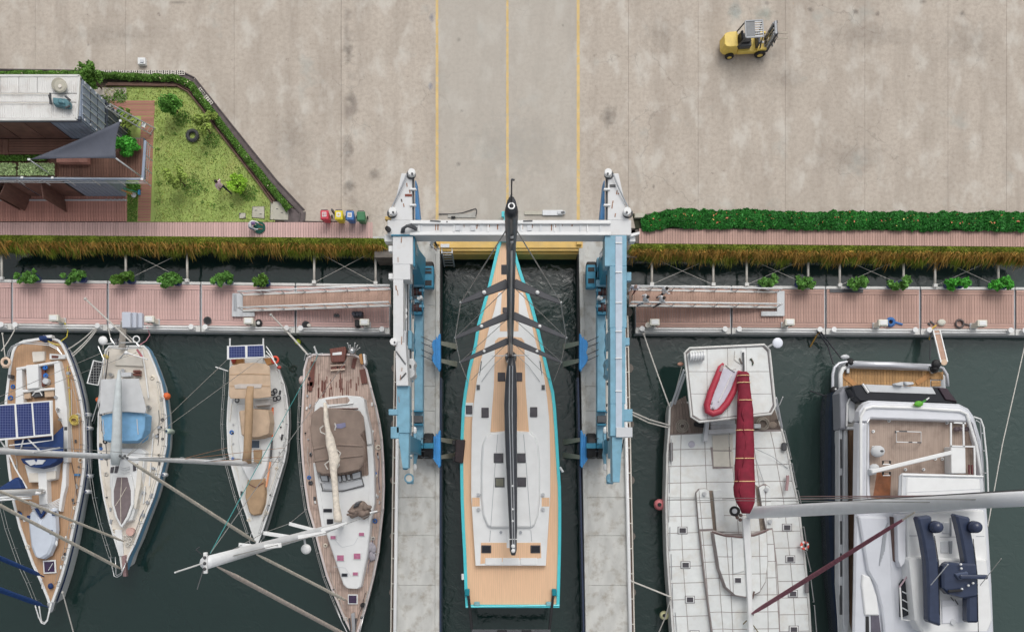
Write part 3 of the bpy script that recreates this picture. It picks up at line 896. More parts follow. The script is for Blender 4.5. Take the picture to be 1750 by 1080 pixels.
fringe('overhanging_dry_grass', -20, 655, 411, 416, 1900, fringe_o, 24, .8)
fringe('overhanging_grass', 1080, 1770, 417, 423, 34000, fringe_g, 26, .6)
fringe('overhanging_olive_grass', 1080, 1770, 419, 425, 7000, fringe_t, 26, .65)
fringe('overhanging_dry_grass', 1080, 1770, 425, 431, 3000, fringe_o, 24, .8)
# ---------------------------------------------------------------- floating docks
DZ = -1.3
def lerp(a, b, t): return a + (b - a) * t
def dock(side, ua, ub, label, n, zv, frame=True):
    """one pontoon between two gaps; zv gives the four edge lines: north white, deck top, deck bottom, south"""
    ea = lambda i: (ua, zv(i, ua)); eb = lambda i: (ub, zv(i, ub))
    c = ((ua + ub) / 2, zv(1, (ua + ub) / 2) + 35)
    t = thing('floating_dock', label, 'dock', P(*c, DZ), 'pontoons of the two floating walkways')
    MB().poly([ea(0), eb(0), eb(3), ea(3)], DZ - .08, WZ - .3).build('float', palegrey, t)
    MB().poly([ea(0), eb(0), (ub, zv(1, ub) - .6), (ua, zv(1, ua) - .6)], DZ + .04, DZ - .1).build('edge_beam', offwhite, t, bevel=.02)
    MB().poly([(ua, zv(2, ua) + .6), (ub, zv(2, ub) + .6), eb(3), ea(3)], DZ + .0, DZ - .2).build('edge_beam', offwhite, t, bevel=.02)
    for o in (3.2, 7.2):
        a, b = P(ua + 8, zv(2, ua + 8) + o, DZ + .1), P(ub - 8, zv(2, ub - 8) + o, DZ + .1)
        MB().tube([a, b], .055, 8).build('fender_pipe', white, t, smooth=True)
    for u in (ua + 10, ub - 12):
        m = MB(); p = P(u, zv(2, u) + 4, DZ + .02); m.cyl(p, .12, .3, 12); m.cyl(p + Vector((0, 0, .3)), .17, .05, 12)
        m.build('bollard', white, t)
    fr = 9
    planks(t, [(ua + 1, zv(1, ua) + fr), (ub - 1, zv(1, ub) + fr), (ub - 1, zv(2, ub) - fr), (ua + 1, zv(2, ua) - fr)], DZ, n, side)
    for o0, o1, k in ((0, fr - .4, 2), (None, None, 2)):
        if o0 is not None:
            q = [(ua + 1, zv(1, ua) + o0), (ua + 1, zv(1, ua) + o1), (ub - 1, zv(1, ub) + o1), (ub - 1, zv(1, ub) + o0)]
        else:
            q = [(ua + 1, zv(2, ua) - fr + .4), (ua + 1, zv(2, ua)), (ub - 1, zv(2, ub)), (ub - 1, zv(2, ub) - fr + .4)]
        planks(t, q, DZ, k, side)
    return t
def zl(i, u):
    f = u / 667
    return [lerp(477.5, 486, f), lerp(483, 491, f), lerp(552, 560, f), lerp(563, 571, f)][i]
def zr(i, u):
    f = (u - 1085) / 665
    return [lerp(487.5, 491, f), lerp(493, 496, f), lerp(559, 562, f), lerp(570, 573, f)][i]
LB = ['pontoon at the left end of the left walkway, cut off by the edge', 'pontoon carrying the two leftmost potted shrubs', 'pontoon with white boarding steps on its edge', 'pontoon where the left gangway lands, with a round black mat', 'pontoon beneath the left gangway and the dark machine']
ls = [(-40, 19.5), (21, 183), (185, 342), (344, 504), (506, 666)]
for (a, b), l in zip(ls, LB):
    dock(plank_pink, a, b, 'reddish ' + l, max(6, int((b - a) / 4.5)), zl)
RB = ['pontoon beneath the right gangway where people walk', 'pontoon where the right gangway lands', 'pontoon with the blue hose coil on it', 'pontoon holding the narrow boarding plank to the motor yacht', 'pontoon at the right end of the walkway, cut off by the edge']
rs = [(1086, 1249), (1251, 1410), (1412, 1572), (1574, 1734), (1736, 1800)]
for (a, b), l in zip(rs, RB):
    dock(plank_brown, a, b, 'brown ' + l, max(6, int((b - a) / 4.5)), zr)
# struts holding the docks off the quay, cables crossed between them
def strut(u, v1, v0, label):
    t = thing('dock_strut', label, 'strut', P(u, v1, DZ), 'white struts between quay and docks')
    a, b = P(u, v0, -1.0), P(u, v1 - 2, DZ + .12)
    MB().tube([a, b], .075, 10).build('tube', cream, t, smooth=True)
    MB().box(b, (.24, .2, .2)).build('shoe', offwhite, t)
    return t
def sl_(u, i=0): return zl(i, u) if u < 700 else zr(i, u)
nm = ['strut at the left edge of the picture', 'strut behind the third potted shrub', 'strut left of the long stretch of open water', 'strut left of the lift, with the ripple beside it', 'strut nearest the left pier']
for u, l in zip((3, 215, 320, 537, 642), nm): strut(u, sl_(u), 424, 'pale ' + l)
nm = ['strut nearest the right pier', 'strut above the middle of the right gangway', 'second strut above the right gangway', 'strut behind the second potted shrub on the right dock', 'strut above the fallen shadow, left of the third shrub', 'strut behind the fourth shrub on the right dock', 'strut left of the fifth shrub on the right dock', 'strut behind the shrub at the right end']
for u, l in zip((1114, 1219, 1276, 1381, 1435, 1544, 1598, 1706), nm): strut(u, sl_(u), 436, 'pale ' + l)
for a, b, l in ((215, 320, 'by the third and fourth left shrubs'), (537, 642, 'above the left gangway'), (1114, 1219, 'above the right gangway'), (1276, 1381, 'behind the first two right shrubs'), (1435, 1544, 'behind the third and fourth right shrubs'), (1598, 1706, 'behind the last two right shrubs')):
    q = 424 if a < 700 else 436
    t = thing('cross_cables', 'thin crossed cables over water ' + l, 'cable', P((a + b) / 2, 460, -1.2), 'crossed bracing cables')
    for x, y in ((a, b), (b, a)):
        MB().tube([P(x + (3 if x < y else -3), sl_(x) - 3, DZ + .1), P(y, q + 4, -1.0)], .013, 5).build('cable', rope_white, t)
# ---------------------------------------------------------------- gangways
def gangway(label, q, zs, n, plate, lowend):
    c = (sum(p[0] for p in q) / 4, sum(p[1] for p in q) / 4)
    t = thing('gangway', label, 'gangway', P(*c, sum(zs) / 4))
    planks(t, q, 0, n, plank_gang, zs=zs)
    A, B, Cc, D = [P(u, v, z) for (u, v), z in zip(q, zs)]
    for (a, b) in ((A, B), (D, Cc)):
        MB().bar(a - Vector((0, 0, .08)), b - Vector((0, 0, .08)), .10, .22).build('side_beam', offwhite, t)
        up = Vector((0, 0, 1.0))
        MB().tube([a + up, b + up], .055, 8).build('handrail', white, t, smooth=True)
        k = 7
        for i in range(k + 1):
            p = a.lerp(b, i / k)
            MB().tube([p, p + up], .03, 6).build('post', alu, t)
            if i < k:
                r = a.lerp(b, (i + 1) / k)
                MB().tube([p + up, r], .024, 5).build('brace', alu, t)
    MB().poly(plate, DZ + .16, DZ + .10).build('landing_plate', alu, t, bevel=.01)
    if lowend:
        for u in (plate[0][0] + 3, plate[0][0] + 6):
            MB().bar(P(u, plate[0][1] + 2, DZ + .2), P(u, plate[2][1] - 2, DZ + .2), .05, .04).build('grip_bar', grey, t)
    return t
gangway('sloping boarded gangway with white truss rails on the left dock', [(415, 504), (668, 494), (668, 522), (415, 531)], [-1.1, .05, .05, -1.1], 56, [(397, 501), (415, 500.5), (415, 533), (435, 533), (435, 541), (396, 541)], True)
gangway('sloping boarded gangway with white truss rails carrying four people', [(1075, 495), (1328, 499.5), (1328, 525), (1075, 522)], [.05, -1.1, -1.1, .05], 56, [(1328, 497), (1341, 497), (1341, 540), (1301, 540), (1301, 532), (1328, 532)], False)
# ================================================================ CONTAINER BUILDING
bd = thing('container_building', 'stacked slate blue shipping container building with white roof and brown timber terrace', 'building', (-28, 20, 0))
XE, YN, YM, YS = -24.3, 22.46, 20.06, 17.74
XW = -38.0
def wbox(x0, x1, y0, y1, z0, z1):
    return MB().box(((x0 + x1) / 2, (y0 + y1) / 2, (z0 + z1) / 2), (x1 - x0, y1 - y0, z1 - z0))
wbox(XW, XE, YM, YN, 0, 2.7).build('lower_container_body', dark_blue_steel, bd, bevel=.02)
wbox(XW, XE, YM, YN, 2.86, 5.50).build('upper_container_body', steel_blue, bd, bevel=.02)
wbox(XW, XE - .1, YS, YM - .02, 0, 2.72).build('terrace_container_body', steel_blue, bd, bevel=.02)
# roof panels with raised seams
zr_ = 5.6
for a, b, c, d in ((-90, 1, 131.5, 160), (1, 32, 131.5, 160), (32, 64, 131.5, 160), (64, 134.5, 131.5, 160), (-90, 134, 161, 175.5), (-90, 133, 176.5, 203.5)):
    m = MB().rect(a + .4, c, b - .4, d, zr_, zr_ - .08)
    rp = m.build('roof_panel', roof_white, bd, bevel=.015)
    m = MB()
    k = 3.1
    u = max(a, -20) + 2
    while u < b - 2:
        m.bar(P(u, c + 1.5, zr_ + .012), P(u, d - 1.5, zr_ + .012), .05, .035); u += k
    tag(m.build('roof_rib', roof_white, rp), kind='stuff')
    rp.pop('kind', None)
for q in ([(-90, 130.5), (136.5, 130.5)], [(136.2, 130.5), (131.6, 204.5)], [(131.6, 204.8), (-90, 205.6)]):
    MB().bar(P(*q[0], zr_ - .03), P(*q[1], zr_ - .03), .12, .14).build('roof_rail', offwhite, bd)
# corner castings
for z in (2.78, 5.52, .1):
    for y in (YM + .08, YN - .08):
        MB().box((XE - .06, y, z), (.2, .18, .14)).build('corner_casting', dark_blue_steel, bd)
# end wall: doors, lock rods, hinges
for z0, z1 in ((2.95, 5.4), (.12, 2.6)):
    for y0, y1 in ((YM + .1, (YM + YN) / 2 - .02), ((YM + YN) / 2 + .02, YN - .1)):
        dl = wbox(XE, XE + .045, y0, y1, z0, z1).build('door_leaf', steel_blue if z0 > 2 else dark_blue_steel, bd, bevel=.01)
        for f in (.28, .72):
            y = y0 + (y1 - y0) * f
            MB().tube([(XE + .09, y, z0 - .03), (XE + .09, y, z1 + .03)], .028, 6).build('lock_rod', alu, dl)
        for f in (.15, .4, .65, .9):
            MB().box((XE + .06, y0 + .05 if y0 < 21 else y1 - .05, z0 + (z1 - z0) * f), (.06, .12, .1)).build('hinge', palegrey, dl)
        for f in (.34, .66):
            y = y0 + (y1 - y0) * .5
            MB().box((XE + .055, y, z0 + (z1 - z0) * f), (.02, (y1 - y0) * .9, .05)).build('door_rib', dark_blue_steel, dl)
# front walls: corrugated steel to the right, timber panels to the left
def corr(x0, x1, y, z0, z1, mat, nm='corrugated_wall'):
    m = MB(); x = x0; k = .14
    i = 0
    while x < x1 - .01:
        m.box((x + k / 2, y - .02 - (.02 if i % 2 else 0), (z0 + z1) / 2), (k * .98, .05, z1 - z0)); x += k; i += 1
    tag(m.build(nm, mat, bd), kind='stuff')
corr(-26.05, XE - .12, YM, 2.95, 5.4, steel_blue)
corr(-26.9, XE - .2, YS, .1, 2.6, steel_blue)
x = -26.1
for i in range(7):
    wbox(x - 1.5, x - .06, YM - .06, YM - .005, 2.92, 5.42).build('timber_panel', wood_door, bd, bevel=.01)
    x -= 1.5
for z in (2.9, 5.45):
    wbox(XW, XE, YM - .1, YM + .02, z - .05, z + .05).build('steel_rail', dark_blue_steel, bd)
x = -27.0
for i in range(6):
    wbox(x - 1.35, x - .06, YS - .05, YS + .02, .08, 2.6).build('timber_panel', wood_door, bd, bevel=.01)
    x -= 1.4
wbox(-27.7, -26.9, YS - .03, YS + .02, .08, 2.6).build('dark_doorway', black, bd)
for x, a in ((-28.3, 8), (-30.4, -25), (-31.6, 30)):
    t = R(a)
    c = Vector((x, YS - .06, 0)) + Vector((math.sin(t) * .5, -math.cos(t) * .5, 1.3))
    MB().box(c, (.05, 1.0, 2.5), t).build('folding_shutter', wood_door, bd, bevel=.01)
for i in range(5):
    MB().tube([(-25.6 + i * .27, YS - .3, .2), (-25.6 + i * .27 + .1, YS - .3, .05)], .06).build('pipe_stub', alu, bd)
wbox(XW, XE - .05, YS - .34, YS - .26, .02, .12).build('ground_sill', palegrey, bd)
# terrace deck
zd = 2.92
wbox(XW, -22.0, YS + .1, YM - .02, 2.74, 2.86).build('terrace_slab', dark_blue_steel, bd)
tp = wbox(-24.4, -21.98, YM - .02, YM + .12, 2.74, 2.86).build('terrace_joist', dark_blue_steel, bd)
planks(bd, [(95, 237), (245, 237), (245, 303), (95, 303)], zd, 33, plank_dark, 'terrace_plank')
planks(bd, [(-40, 237), (95, 237), (95, 303), (-40, 303)], zd - .01, 28, plank_dark, 'terrace_plank')
planks(bd, [(14, 238), (14, 264), (148, 264), (148, 238)], zd + .3, 6, plank_dark, 'bench_plank', th=.25)
planks(bd, [(-40, 238), (-40, 264), (3, 264), (3, 238)], zd + .3, 6, plank_dark, 'bench_plank', th=.25)
MB().rect(3.5, 238, 13.5, 264, zd + .36, zd).build('bench_end', plank_dark, bd, bevel=.02)
MB().rect(96, 266, 149, 277.5, zd + .4, zd).build('low_bench', plank_patio, bd, bevel=.03)
# planted trays
for a, b in ((-40, 28), (30, 94)):
    tr = MB().rect(a, 278, b, 301, zd + .22, zd).build('planting_tray', plank_dark, bd, bevel=.02)
    n = int((b - a) * 34)
    pts = np.array([P(random.uniform(a + 1.5, b - 1.5), random.uniform(279.5, 299.5), zd + .22 + random.uniform(0, .18)) for _ in range(n)])
    quads_mesh('sedum', pts, .07, sedum, tr)
pts = np.array([P(random.uniform(-40, 80), random.uniform(265.5, 275), zd + .1 + random.uniform(0, .2)) for _ in range(1500)])
quads_mesh('trailing_plants', pts, .06, leaf_hedge, bd)
pl_ = np.concatenate([clumps(P(218, 251, zd + .35), (.75, .45, .35), 16, 150), clumps(P(206, 246, zd + .55), (.45, .4, .35), 9, 130)])
tag(quads_mesh('balcony_plants', pl_, .10, leaf_bright, loc=P(215, 252, zd)), 'bright green leafy plants bunched in the corner of the timber terrace', 'plant')
# railing
zt = 3.85
rl = [P(-60, 304.5, zt), P(244, 307, zt), P(248.5, 241, zt)]
MB().tube(rl[:2], .055, 8).build('handrail', steel_blue, bd, smooth=True)
MB().bar(rl[1], rl[2], .16, .10).build('handrail', steel_blue, bd, bevel=.02)
for f in (.35, .62):
    q = [p.copy() for p in rl]
    for p in q: p.z = zd + (zt - zd) * f
    MB().tube(q, .02, 5).build('rail_wire', alu, bd)
for u in range(-20, 250, 44):
    p = rl[0].lerp(rl[1], (u + 60) / 304)
    MB().tube([Vector((p.x, p.y, zd - .1)), p], .03, 6).build('rail_post', alu, bd)
for f in (.33, .66, 1):
    p = rl[1].lerp(rl[2], f)
    MB().tube([Vector((p.x, p.y, zd - .1)), p], .03, 6).build('rail_post', alu, bd)
MB().bar(P(-60, 303.8, 2.95), P(246, 306.3, 2.95), .06, .22).build('deck_fascia', palegrey, bd)
MB().bar(P(246.5, 306, 2.85), P(247.5, 238, 2.85), .06, .2).build('deck_fascia', dark_blue_steel, bd)
for u, v in ((90, 304.4), (38, 303.9), (243, 306.6)):
    MB().box(P(u, v, zt + .02), (.14, .12, .1)).build('rail_joint', white, bd)
# on the roof
tk = thing('water_tank', 'round grey water tank standing on the white container roof', 'tank', P(103, 148, 5.62))
MB().cyl(P(103, 148, 5.62), .40, .22, 20).build('barrel', M('tank_plastic', C(168, 164, 150), .6, var=.12, scale=3, dirt=.4), tk, smooth=False, bevel=.03)
MB().cyl(P(103, 148, 5.84), .37, .06, 20, .3).build('lid', M('tank_lid', C(182, 178, 164), .6, var=.1), tk)
MB().cyl(P(103, 148, 5.90), .10, .05, 12).build('filler_cap', cream, tk)
ac = thing('roof_unit', 'weathered teal machine with side frames standing on the white container roof', 'machine', P(100, 173, 5.62))
MB().poly([(88, 165), (113, 167), (119, 174), (118, 184), (104, 183), (89, 179)], 6.0, 5.7, .06).build('cover', bronze_pan, ac, bevel=.06)
MB().poly([(96, 168), (108, 170), (112, 178), (98, 177)], 6.12, 6.0, .05).build('hump', bronze_pan, ac, bevel=.05)
for q in ([(84, 163), (88, 178)], [(112, 165), (120, 172)], [(112, 185), (120, 181)], [(86, 160), (86, 178)]):
    MB().tube([P(*q[0], 5.95), P(*q[1], 5.95)], .06, 6).build('side_frame', darkgrey, ac)
for u, v in ((86, 164), (88, 178), (116, 170), (115, 184)):
    MB().tube([P(u, v, 5.62), P(u, v, 5.95)], .03).build('foot', darkgrey, ac)
for v in (160.5, 176):
    t = MB().tube([P(-60, v, 5.68), P(84 if v < 170 else 92, v, 5.68)], .025, 6)
    tag(t.build('roof_conduit', cream), 'thin pipe along the white roof ' + ('running to the top side of the teal machine' if v < 170 else 'running to the lower side of the teal machine'), 'pipe')
# shade sail
A_, B_, C_ = P(50, 273, 4.3), P(198, 271, 5.1), P(206, 207, 5.3)
m = MB(); N_ = 10
vs, idx = [], {}
cen = (A_ + B_ + C_) / 3
for i in range(N_ + 1):
    for j in range(N_ + 1 - i):
        a, b = i / N_, j / N_
        c = 1 - a - b
        p = A_ * a + B_ * b + C_ * c
        e = min(a, b, c)
        pull = .11 * (1 - min(1, e * 6)) * 4 * (a * b + b * c + c * a) / 1.33
        p = p.lerp(cen, pull)
        p.z -= .35 * 27 * a * b * c * .6
        idx[i, j] = len(vs); vs.append(p)
fs = []
for i in range(N_):
    for j in range(N_ - i):
        fs.append([idx[i, j], idx[i + 1, j], idx[i, j + 1]])
        if j < N_ - i - 1: fs.append([idx[i + 1, j], idx[i + 1, j + 1], idx[i, j + 1]])
m.add(vs, fs)
ss = thing('shade_sail', 'grey triangular shade sail stretched over the timber terrace', 'awning', P(160, 260, 2.95))
o = m.build('cloth', M('shade_cloth', C(92, 96, 108), .85, var=.05, scale=3), ss, smooth=True)
so = o.modifiers.new('thick', 'SOLIDIFY'); so.thickness = .02
MB().tube([B_, P(244, 304, 3.0)], .045, 8).build('pole', alu, ss, smooth=True)
MB().tube([A_, P(92, 302, 3.0)], .035, 8).build('pole', alu, ss, smooth=True)
MB().box(A_, (.16, .1, .08)).build('clasp', white, ss); MB().box(C_, (.12, .12, .08)).build('clasp', white, ss)
# ladder at the end wall
lt = thing('metal_ladder', 'white metal ladder leaning against the container end, foot on the brick path', 'ladder', P(260, 224, .03))
r1 = (P(179, 183, 3.0), P(258, 230, .04)); r2 = (P(188, 178, 3.0), P(265, 220, .04))
for r in (r1, r2): MB().tube(r, .04, 6).build('rail', alu, lt)
for i in range(13):
    f = .02 + i * .08
    MB().tube([r1[0].lerp(r1[1], f), r2[0].lerp(r2[1], f)], .018, 5).build('rung', alu, lt)
MB().poly([(243, 209), (249, 212), (247, 219), (241, 216)], .75, .68).build('step_plate', white, lt)
# broom and mop at the corner
t = thing('broom', 'green handled broom with blue head leaning by the container corner', 'broom', P(237, 330, .05))
MB().tube([P(211, 322, 1.4), P(236, 329, .1)], .035).build('handle', M('green_plastic', C(60, 160, 130), .5), t)
MB().box(P(238, 329, .1), (.12, .3, .12)).build('head', M('blue_plastic', C(70, 150, 200), .5), t)
t = thing('mop', 'orange handled mop with round white head on the grass strip', 'mop', P(228, 333, .05))
MB().tube([P(208, 325, 1.2), P(226, 332, .12)], .035).build('handle', M('orange_wood', C(220, 150, 90), .6), t)
m = MB(); m.cyl(P(228.5, 333.5, .04), .16, .08, 14, .08); m.ring(P(228.5, 333.5, .08), .13, .035, 14)
m.build('head', white, t)
# ================================================================ GARDEN
def small_tree(name, label, u, v, h, r, mat, n, squash=.8, lf=.075, group='small trees of the garden'):
    b = P(u, v, 0)
    t = thing(name, label, 'tree', b, group)
    m = MB()
    top = b + Vector((.02, .02, h * .55))
    m.tube([b, b + Vector((.03, .01, h * .3)), top], [.05, .04, .03], 6)
    for i in range(5):
        a = i * 1.26 + u
        m.tube([b + Vector((.02, .01, h * .35)), top + Vector((math.cos(a) * r * .5, math.sin(a) * r * .5, h * .12))], [.022, .01], 5)
    m.build('trunk', bark, t)
    c = b + Vector((0, 0, h * .72))
    pts = clumps(c, (r, r, h * .36), n, 60, .36, squash)
    quads_mesh('crown', pts, lf, mat, t)
    return t
small_tree('garden_tree', 'round green tree near the top of the lawn, just right of the path', 305, 193, 1.7, .56, leaf_tree, 32)
small_tree('garden_tree', 'loose olive green tree leaning over the hedge right of the tyre', 360, 228, 1.7, .52, leaf_olive, 22)
small_tree('garden_tree', 'thin yellow green tree on the lower lawn with a dark patch beside it', 317, 318, 2.0, .68, leaf_olive, 17)
small_tree('garden_tree', 'bright lime green bush beside the walking person', 414, 321, 1.1, .52, leaf_lime, 40)
small_tree('garden_tree', 'dense dark tree wedged between the container end and the hedge', 174, 152, 2.2, .7, leaf_hedge, 40)
small_tree('garden_tree', 'small olive shrub growing out of the hedge beside the drain', 368, 203, .8, .3, leaf_olive, 12)
small_tree('garden_tree', 'weedy shrub beside the foot of the metal ladder', 234, 214, 1.3, .55, leaf_olive, 16)
quads_mesh('undergrowth', clumps(P(205, 222, .3), (.5, 1.2, .3), 20, 60), .08, leaf_hedge, loc=P(205, 222, 0))['kind'] = 'stuff'
quads_mesh('undergrowth', clumps(P(226, 318, .2), (.35, .4, .25), 8, 60), .08, leaf_tree, loc=P(226, 318, 0))['kind'] = 'stuff'
# lawn weeds: low dark clumps, plus patches imitating tree shade
cs = []
for _ in range(34):
    u, v = random.uniform(268, 460), random.uniform(160, 372)
    if u > 310 + (v - 158) * 148 / 192: continue
    cs.append(ellip(P(u, v, .03), (random.uniform(.1, .35), random.uniform(.1, .3), .05), 26, .1))
for u, v, r in ((330, 318, .75), (426, 330, .6), (312, 204, .6), (362, 240, .6), (205, 165, .5), (180, 175, .6)):  # wide dark leaf patches stand in for soft shade under the trees
    cs.append(ellip(P(u, v, .04), (r, r * .9, .07), 330, .05))
quads_mesh('lawn_weeds_and_tree_shade', np.concatenate(cs), .05, leaf_hedge, loc=P(350, 280))['kind'] = 'stuff'
ty = thing('tyre', 'black tyre lying flat on the lawn with a white lump beside it', 'tyre', P(329, 232, .02))
m = MB().ring(P(329, 232, .12), .30, .11, 24, 10); m.build('casing', M('worn_rubber', (.05, .052, .055), .7, var=.3, scale=6), ty, smooth=True)
m = MB(); c = P(329, 232, .12)
for i in range(24):
    a = i * math.pi / 12; m.box(c + Vector((math.cos(a) * .405, math.sin(a) * .405, .0)), (.03, .05, .16), a)
m.build('tread', darkgrey, ty)
tag(MB().ball(P(323.5, 239, .05), (.09, .07, .05)).build('stone', concrete_lid, smooth=True), 'white stone beside the black tyre on the lawn', 'stone')
def lid(label, q, z=.06):
    c = (sum(a for a, _ in q) / len(q), sum(b for _, b in q) / len(q))
    t = thing('inspection_cover', label, 'cover', P(*c, .01), 'concrete covers at the lawn corner')
    MB().poly(q, z - .02, -.05).build('rim', M('lid_rim', C(120, 116, 108), .8, var=.1), t)
    d = [Vector(p) for p in q]; cc = sum(d, Vector((0, 0))) / len(d)
    MB().poly([tuple(cc + (p - cc) * .93) for p in d], z, z - .04).build('lid', concrete_lid, t, bevel=.01)
    for k in (-.4, .4):
        MB().box(P(c[0] + k * 10, c[1] + 8 * k, z + .005), (.14, .04, .015)).build('lifting_slot', darkgrey, t)
lid('large pale square cover at the pointed end of the lawn', [(462, 344), (478, 344), (494, 361), (493, 377), (461, 376)])
lid('medium grey square cover behind the squatting worker', [(431, 353), (452, 352.5), (452, 374), (430, 372)])
lid('smallest white square cover on the lawn above the worker', [(409, 364), (419.5, 364), (419.5, 373.5), (409, 373.5)], .09)
# box lying on the yard
t = thing('utility_box', 'small white square box on the concrete above the garden hedge', 'box', P(241, 104, 0))
MB().rect(235, 98.5, 248, 110, .28, 0).build('body', white, t, bevel=.02)
MB().rect(239, 102, 245, 107, .33, .28).build('lid', palegrey, t, bevel=.01)
# four bins
def bin_(label, u, v, mat, sign):
    t = thing('wheeled_bin', label, 'bin', P(u, v, 0), 'row of waste bins beside the boardwalk')
    b = P(u, v, 0)
    m = MB(); q = [b + Vector(p) for p in ((-.24, -.26, .95), (.24, -.26, .95), (.24, .26, .95), (-.24, .26, .95))]
    m.prism(q, .1, 0); m.v[0:4] = [b + Vector((x * .8, y * .75, .1)) for x, y in ((-.24, -.26), (.24, -.26), (.24, .26), (-.24, .26))]
    m.build('body', mat, t, bevel=.03)
    q = [b + Vector(p) for p in ((-.27, -.30, 1.06), (.27, -.30, 1.06), (.27, .32, 1.08), (-.27, .32, 1.08))]
    MB().prism(q, .95, .05).build('lid', mat, t, bevel=.03)
    if sign:
        s = MB().box(b + Vector((0, .03, 1.085)), (.26, .28, .012)).build('label_plate', white, t)
        m = MB()
        if sign == 1:
            for x in (-.055, .055):
                for y in (-.055, .055): m.box(b + Vector((x, .03 + y, 1.096)), (.075, .075, .006))
        elif sign == 2:
            m.cyl(b + Vector((0, .03, 1.09)), .07, .008, 10)
        else:
            for x in (-.06, 0, .06): m.box(b + Vector((x, .03, 1.096)), (.03, .16, .006))
        m.build('symbol', {1: M('sign_red', C(170, 60, 70), .6), 2: M('sign_amber', C(220, 190, 90), .6), 3: M('sign_brown', C(150, 110, 90), .6)}[sign], s)
    for x in (-.25, .25):
        MB().tube([b + Vector((x - .03, .22, .1)), b + Vector((x + .03, .22, .1))], .1, 12).build('wheel', black, t)
    MB().tube([b + Vector((-.2, .34, 1.0)), b + Vector((.2, .34, 1.0))], .025, 6).build('handle', darkgrey, t)
bin_('red lidded waste bin, leftmost of the row', 561, 377, M('bin_red', C(206, 66, 84), .45), 1)
bin_('yellow waste bin between the red and the blue bin', 585, 377.5, M('bin_yellow', C(226, 206, 50), .45), 2)
bin_('blue waste bin between the yellow and the green bin', 603.5, 378, M('bin_blue', C(72, 118, 180), .45), 3)
bin_('green waste bin, rightmost of the row', 622, 379, M('bin_green', C(62, 122, 82), .45), 0)
b_ = MB().box(P(570, 363, .5), (.1, .12, 1.0)); tag(b_.build('bin_post', darkgrey), 'short dark post behind the red and yellow bins', 'post')
# metal bits lying near the slip head
t = thing('lifting_frame', 'grey steel plate with a dark grip lying beside the slip head, right of the mast', 'plate', P(945, 363, .01))
MB().rect(927, 359, 962, 368, .12, .01).build('plate', alu, t, bevel=.02)
MB().rect(953, 360.5, 966, 366, .2, .12).build('grip', palegrey, t, bevel=.02)
MB().rect(959, 361.5, 965, 364.5, .23, .2).build('slot', darkgrey, t)
MB().rect(896, 361, 927, 367, .08, .01).build('plate', concrete_lid, t, bevel=.02)
t = thing('cable_hook', 'dark cable and wedge shaped hook lying on the yard left of the mast', 'cable', P(790, 365, .01))
MB().tube([P(750, 366, .05), P(772, 366, .05), P(790, 364, .05), P(805, 359, .05), P(813, 356.5, .05), P(815, 360, .05), P(813, 370, .05)], .025, 6).build('cable', rope_dark, t)
MB().rect(771, 369.5, 778, 372.5, .16, .01).build('wedge', black, t, bevel=.02)
MB().poly([(765, 365), (800, 366), (813, 361), (813, 372), (765, 372)], .05, .005).build('plate', M('worn_plate', C(170, 168, 162), .7, var=.12), t)
tag(MB().rect(1085, 364, 1103, 372, .25, 0).build('kerb_block', concrete_lid, bevel=.03), 'pale concrete block at the right foot of the lift beside the hedge', 'block')
tag(MB().poly([(1103, 366), (1140, 360), (1136, 366), (1110, 372)], .05, .005).build('drain_cover', gutter_m), 'dark drain cover at the left end of the flowering hedge', 'cover')
# ================================================================ FORKLIFT
fk = thing('forklift', 'yellow forklift with grey cab roof parked on the empty concrete yard', 'forklift', (14.8, 27.1, 0))
FO = Vector((14.8, 27.1, 0))
def fb(x0, x1, y0, y1, z0, z1): return MB().box(FO + Vector(((x0 + x1) / 2, (y0 + y1) / 2, (z0 + z1) / 2)), (x1 - x0, y1 - y0, z1 - z0))
q = [FO + Vector((x, y, 1.12)) for x, y in ((-1.75, -.32), (-1.6, -.5), (-1.3, -.57), (-.72, -.57), (-.72, .57), (-1.3, .57), (-1.6, .5), (-1.75, .32))]
MB().prism(q, .32, .10).build('counterweight', fork_yellow, fk, bevel=.05, seg=2)
fb(-.72, .95, -.57, .57, .30, .62).build('chassis', fork_yellow, fk, bevel=.04)
fb(-.72, .05, -.42, .42, .62, 1.02).build('engine_hood', darkgrey, fk, bevel=.05)
for y in (-.5, .5):
    fb(.45, 1.05, y - .08, y + .08, .62, .80).build('fender', fork_yellow, fk, bevel=.04)
    for x, r in ((.75, .34), (-1.15, .27)):
        c = FO + Vector((x, y * 1.16, r))
        wh = MB().tube([c - Vector((0, .12, 0)), c + Vector((0, .12, 0))], r, 18).build('wheel', black, fk, bevel=.03)
        MB().tube([c - Vector((0, .135, 0)), c + Vector((0, .135, 0))], r * .5, 12).build('rim', fork_yellow, wh)
fb(-.62, -.05, -.26, .26, 1.02, 1.15).build('seat', black, fk, bevel=.04)
fb(-.75, -.60, -.26, .26, 1.1, 1.6).build('backrest', black, fk, bevel=.04)
fb(.38, .55, -.4, .4, .62, 1.25).build('dashboard', darkgrey, fk, bevel=.04)
m = MB(); cc = FO + Vector((.28, .05, 1.33)); m.ring(cc, .17, .02, 16, 6); m.tube([cc, cc + Vector((.18, 0, -.2))], .025); m.build('steering_wheel', black, fk)
zr2 = 2.12
for y in (-.47, .47):
    MB().tube([FO + Vector((-.85, y, 1.05)), FO + Vector((-.62, y, zr2))], .045, 6).build('roof_post', darkgrey, fk)
    MB().tube([FO + Vector((.62, y, .8)), FO + Vector((.38, y, zr2))], .045, 6).build('roof_post', darkgrey, fk)
og = thing; 
rf = fb(-.68, -.62, -.5, .5, zr2 - .03, zr2 + .05).build('overhead_guard', grey, fk)
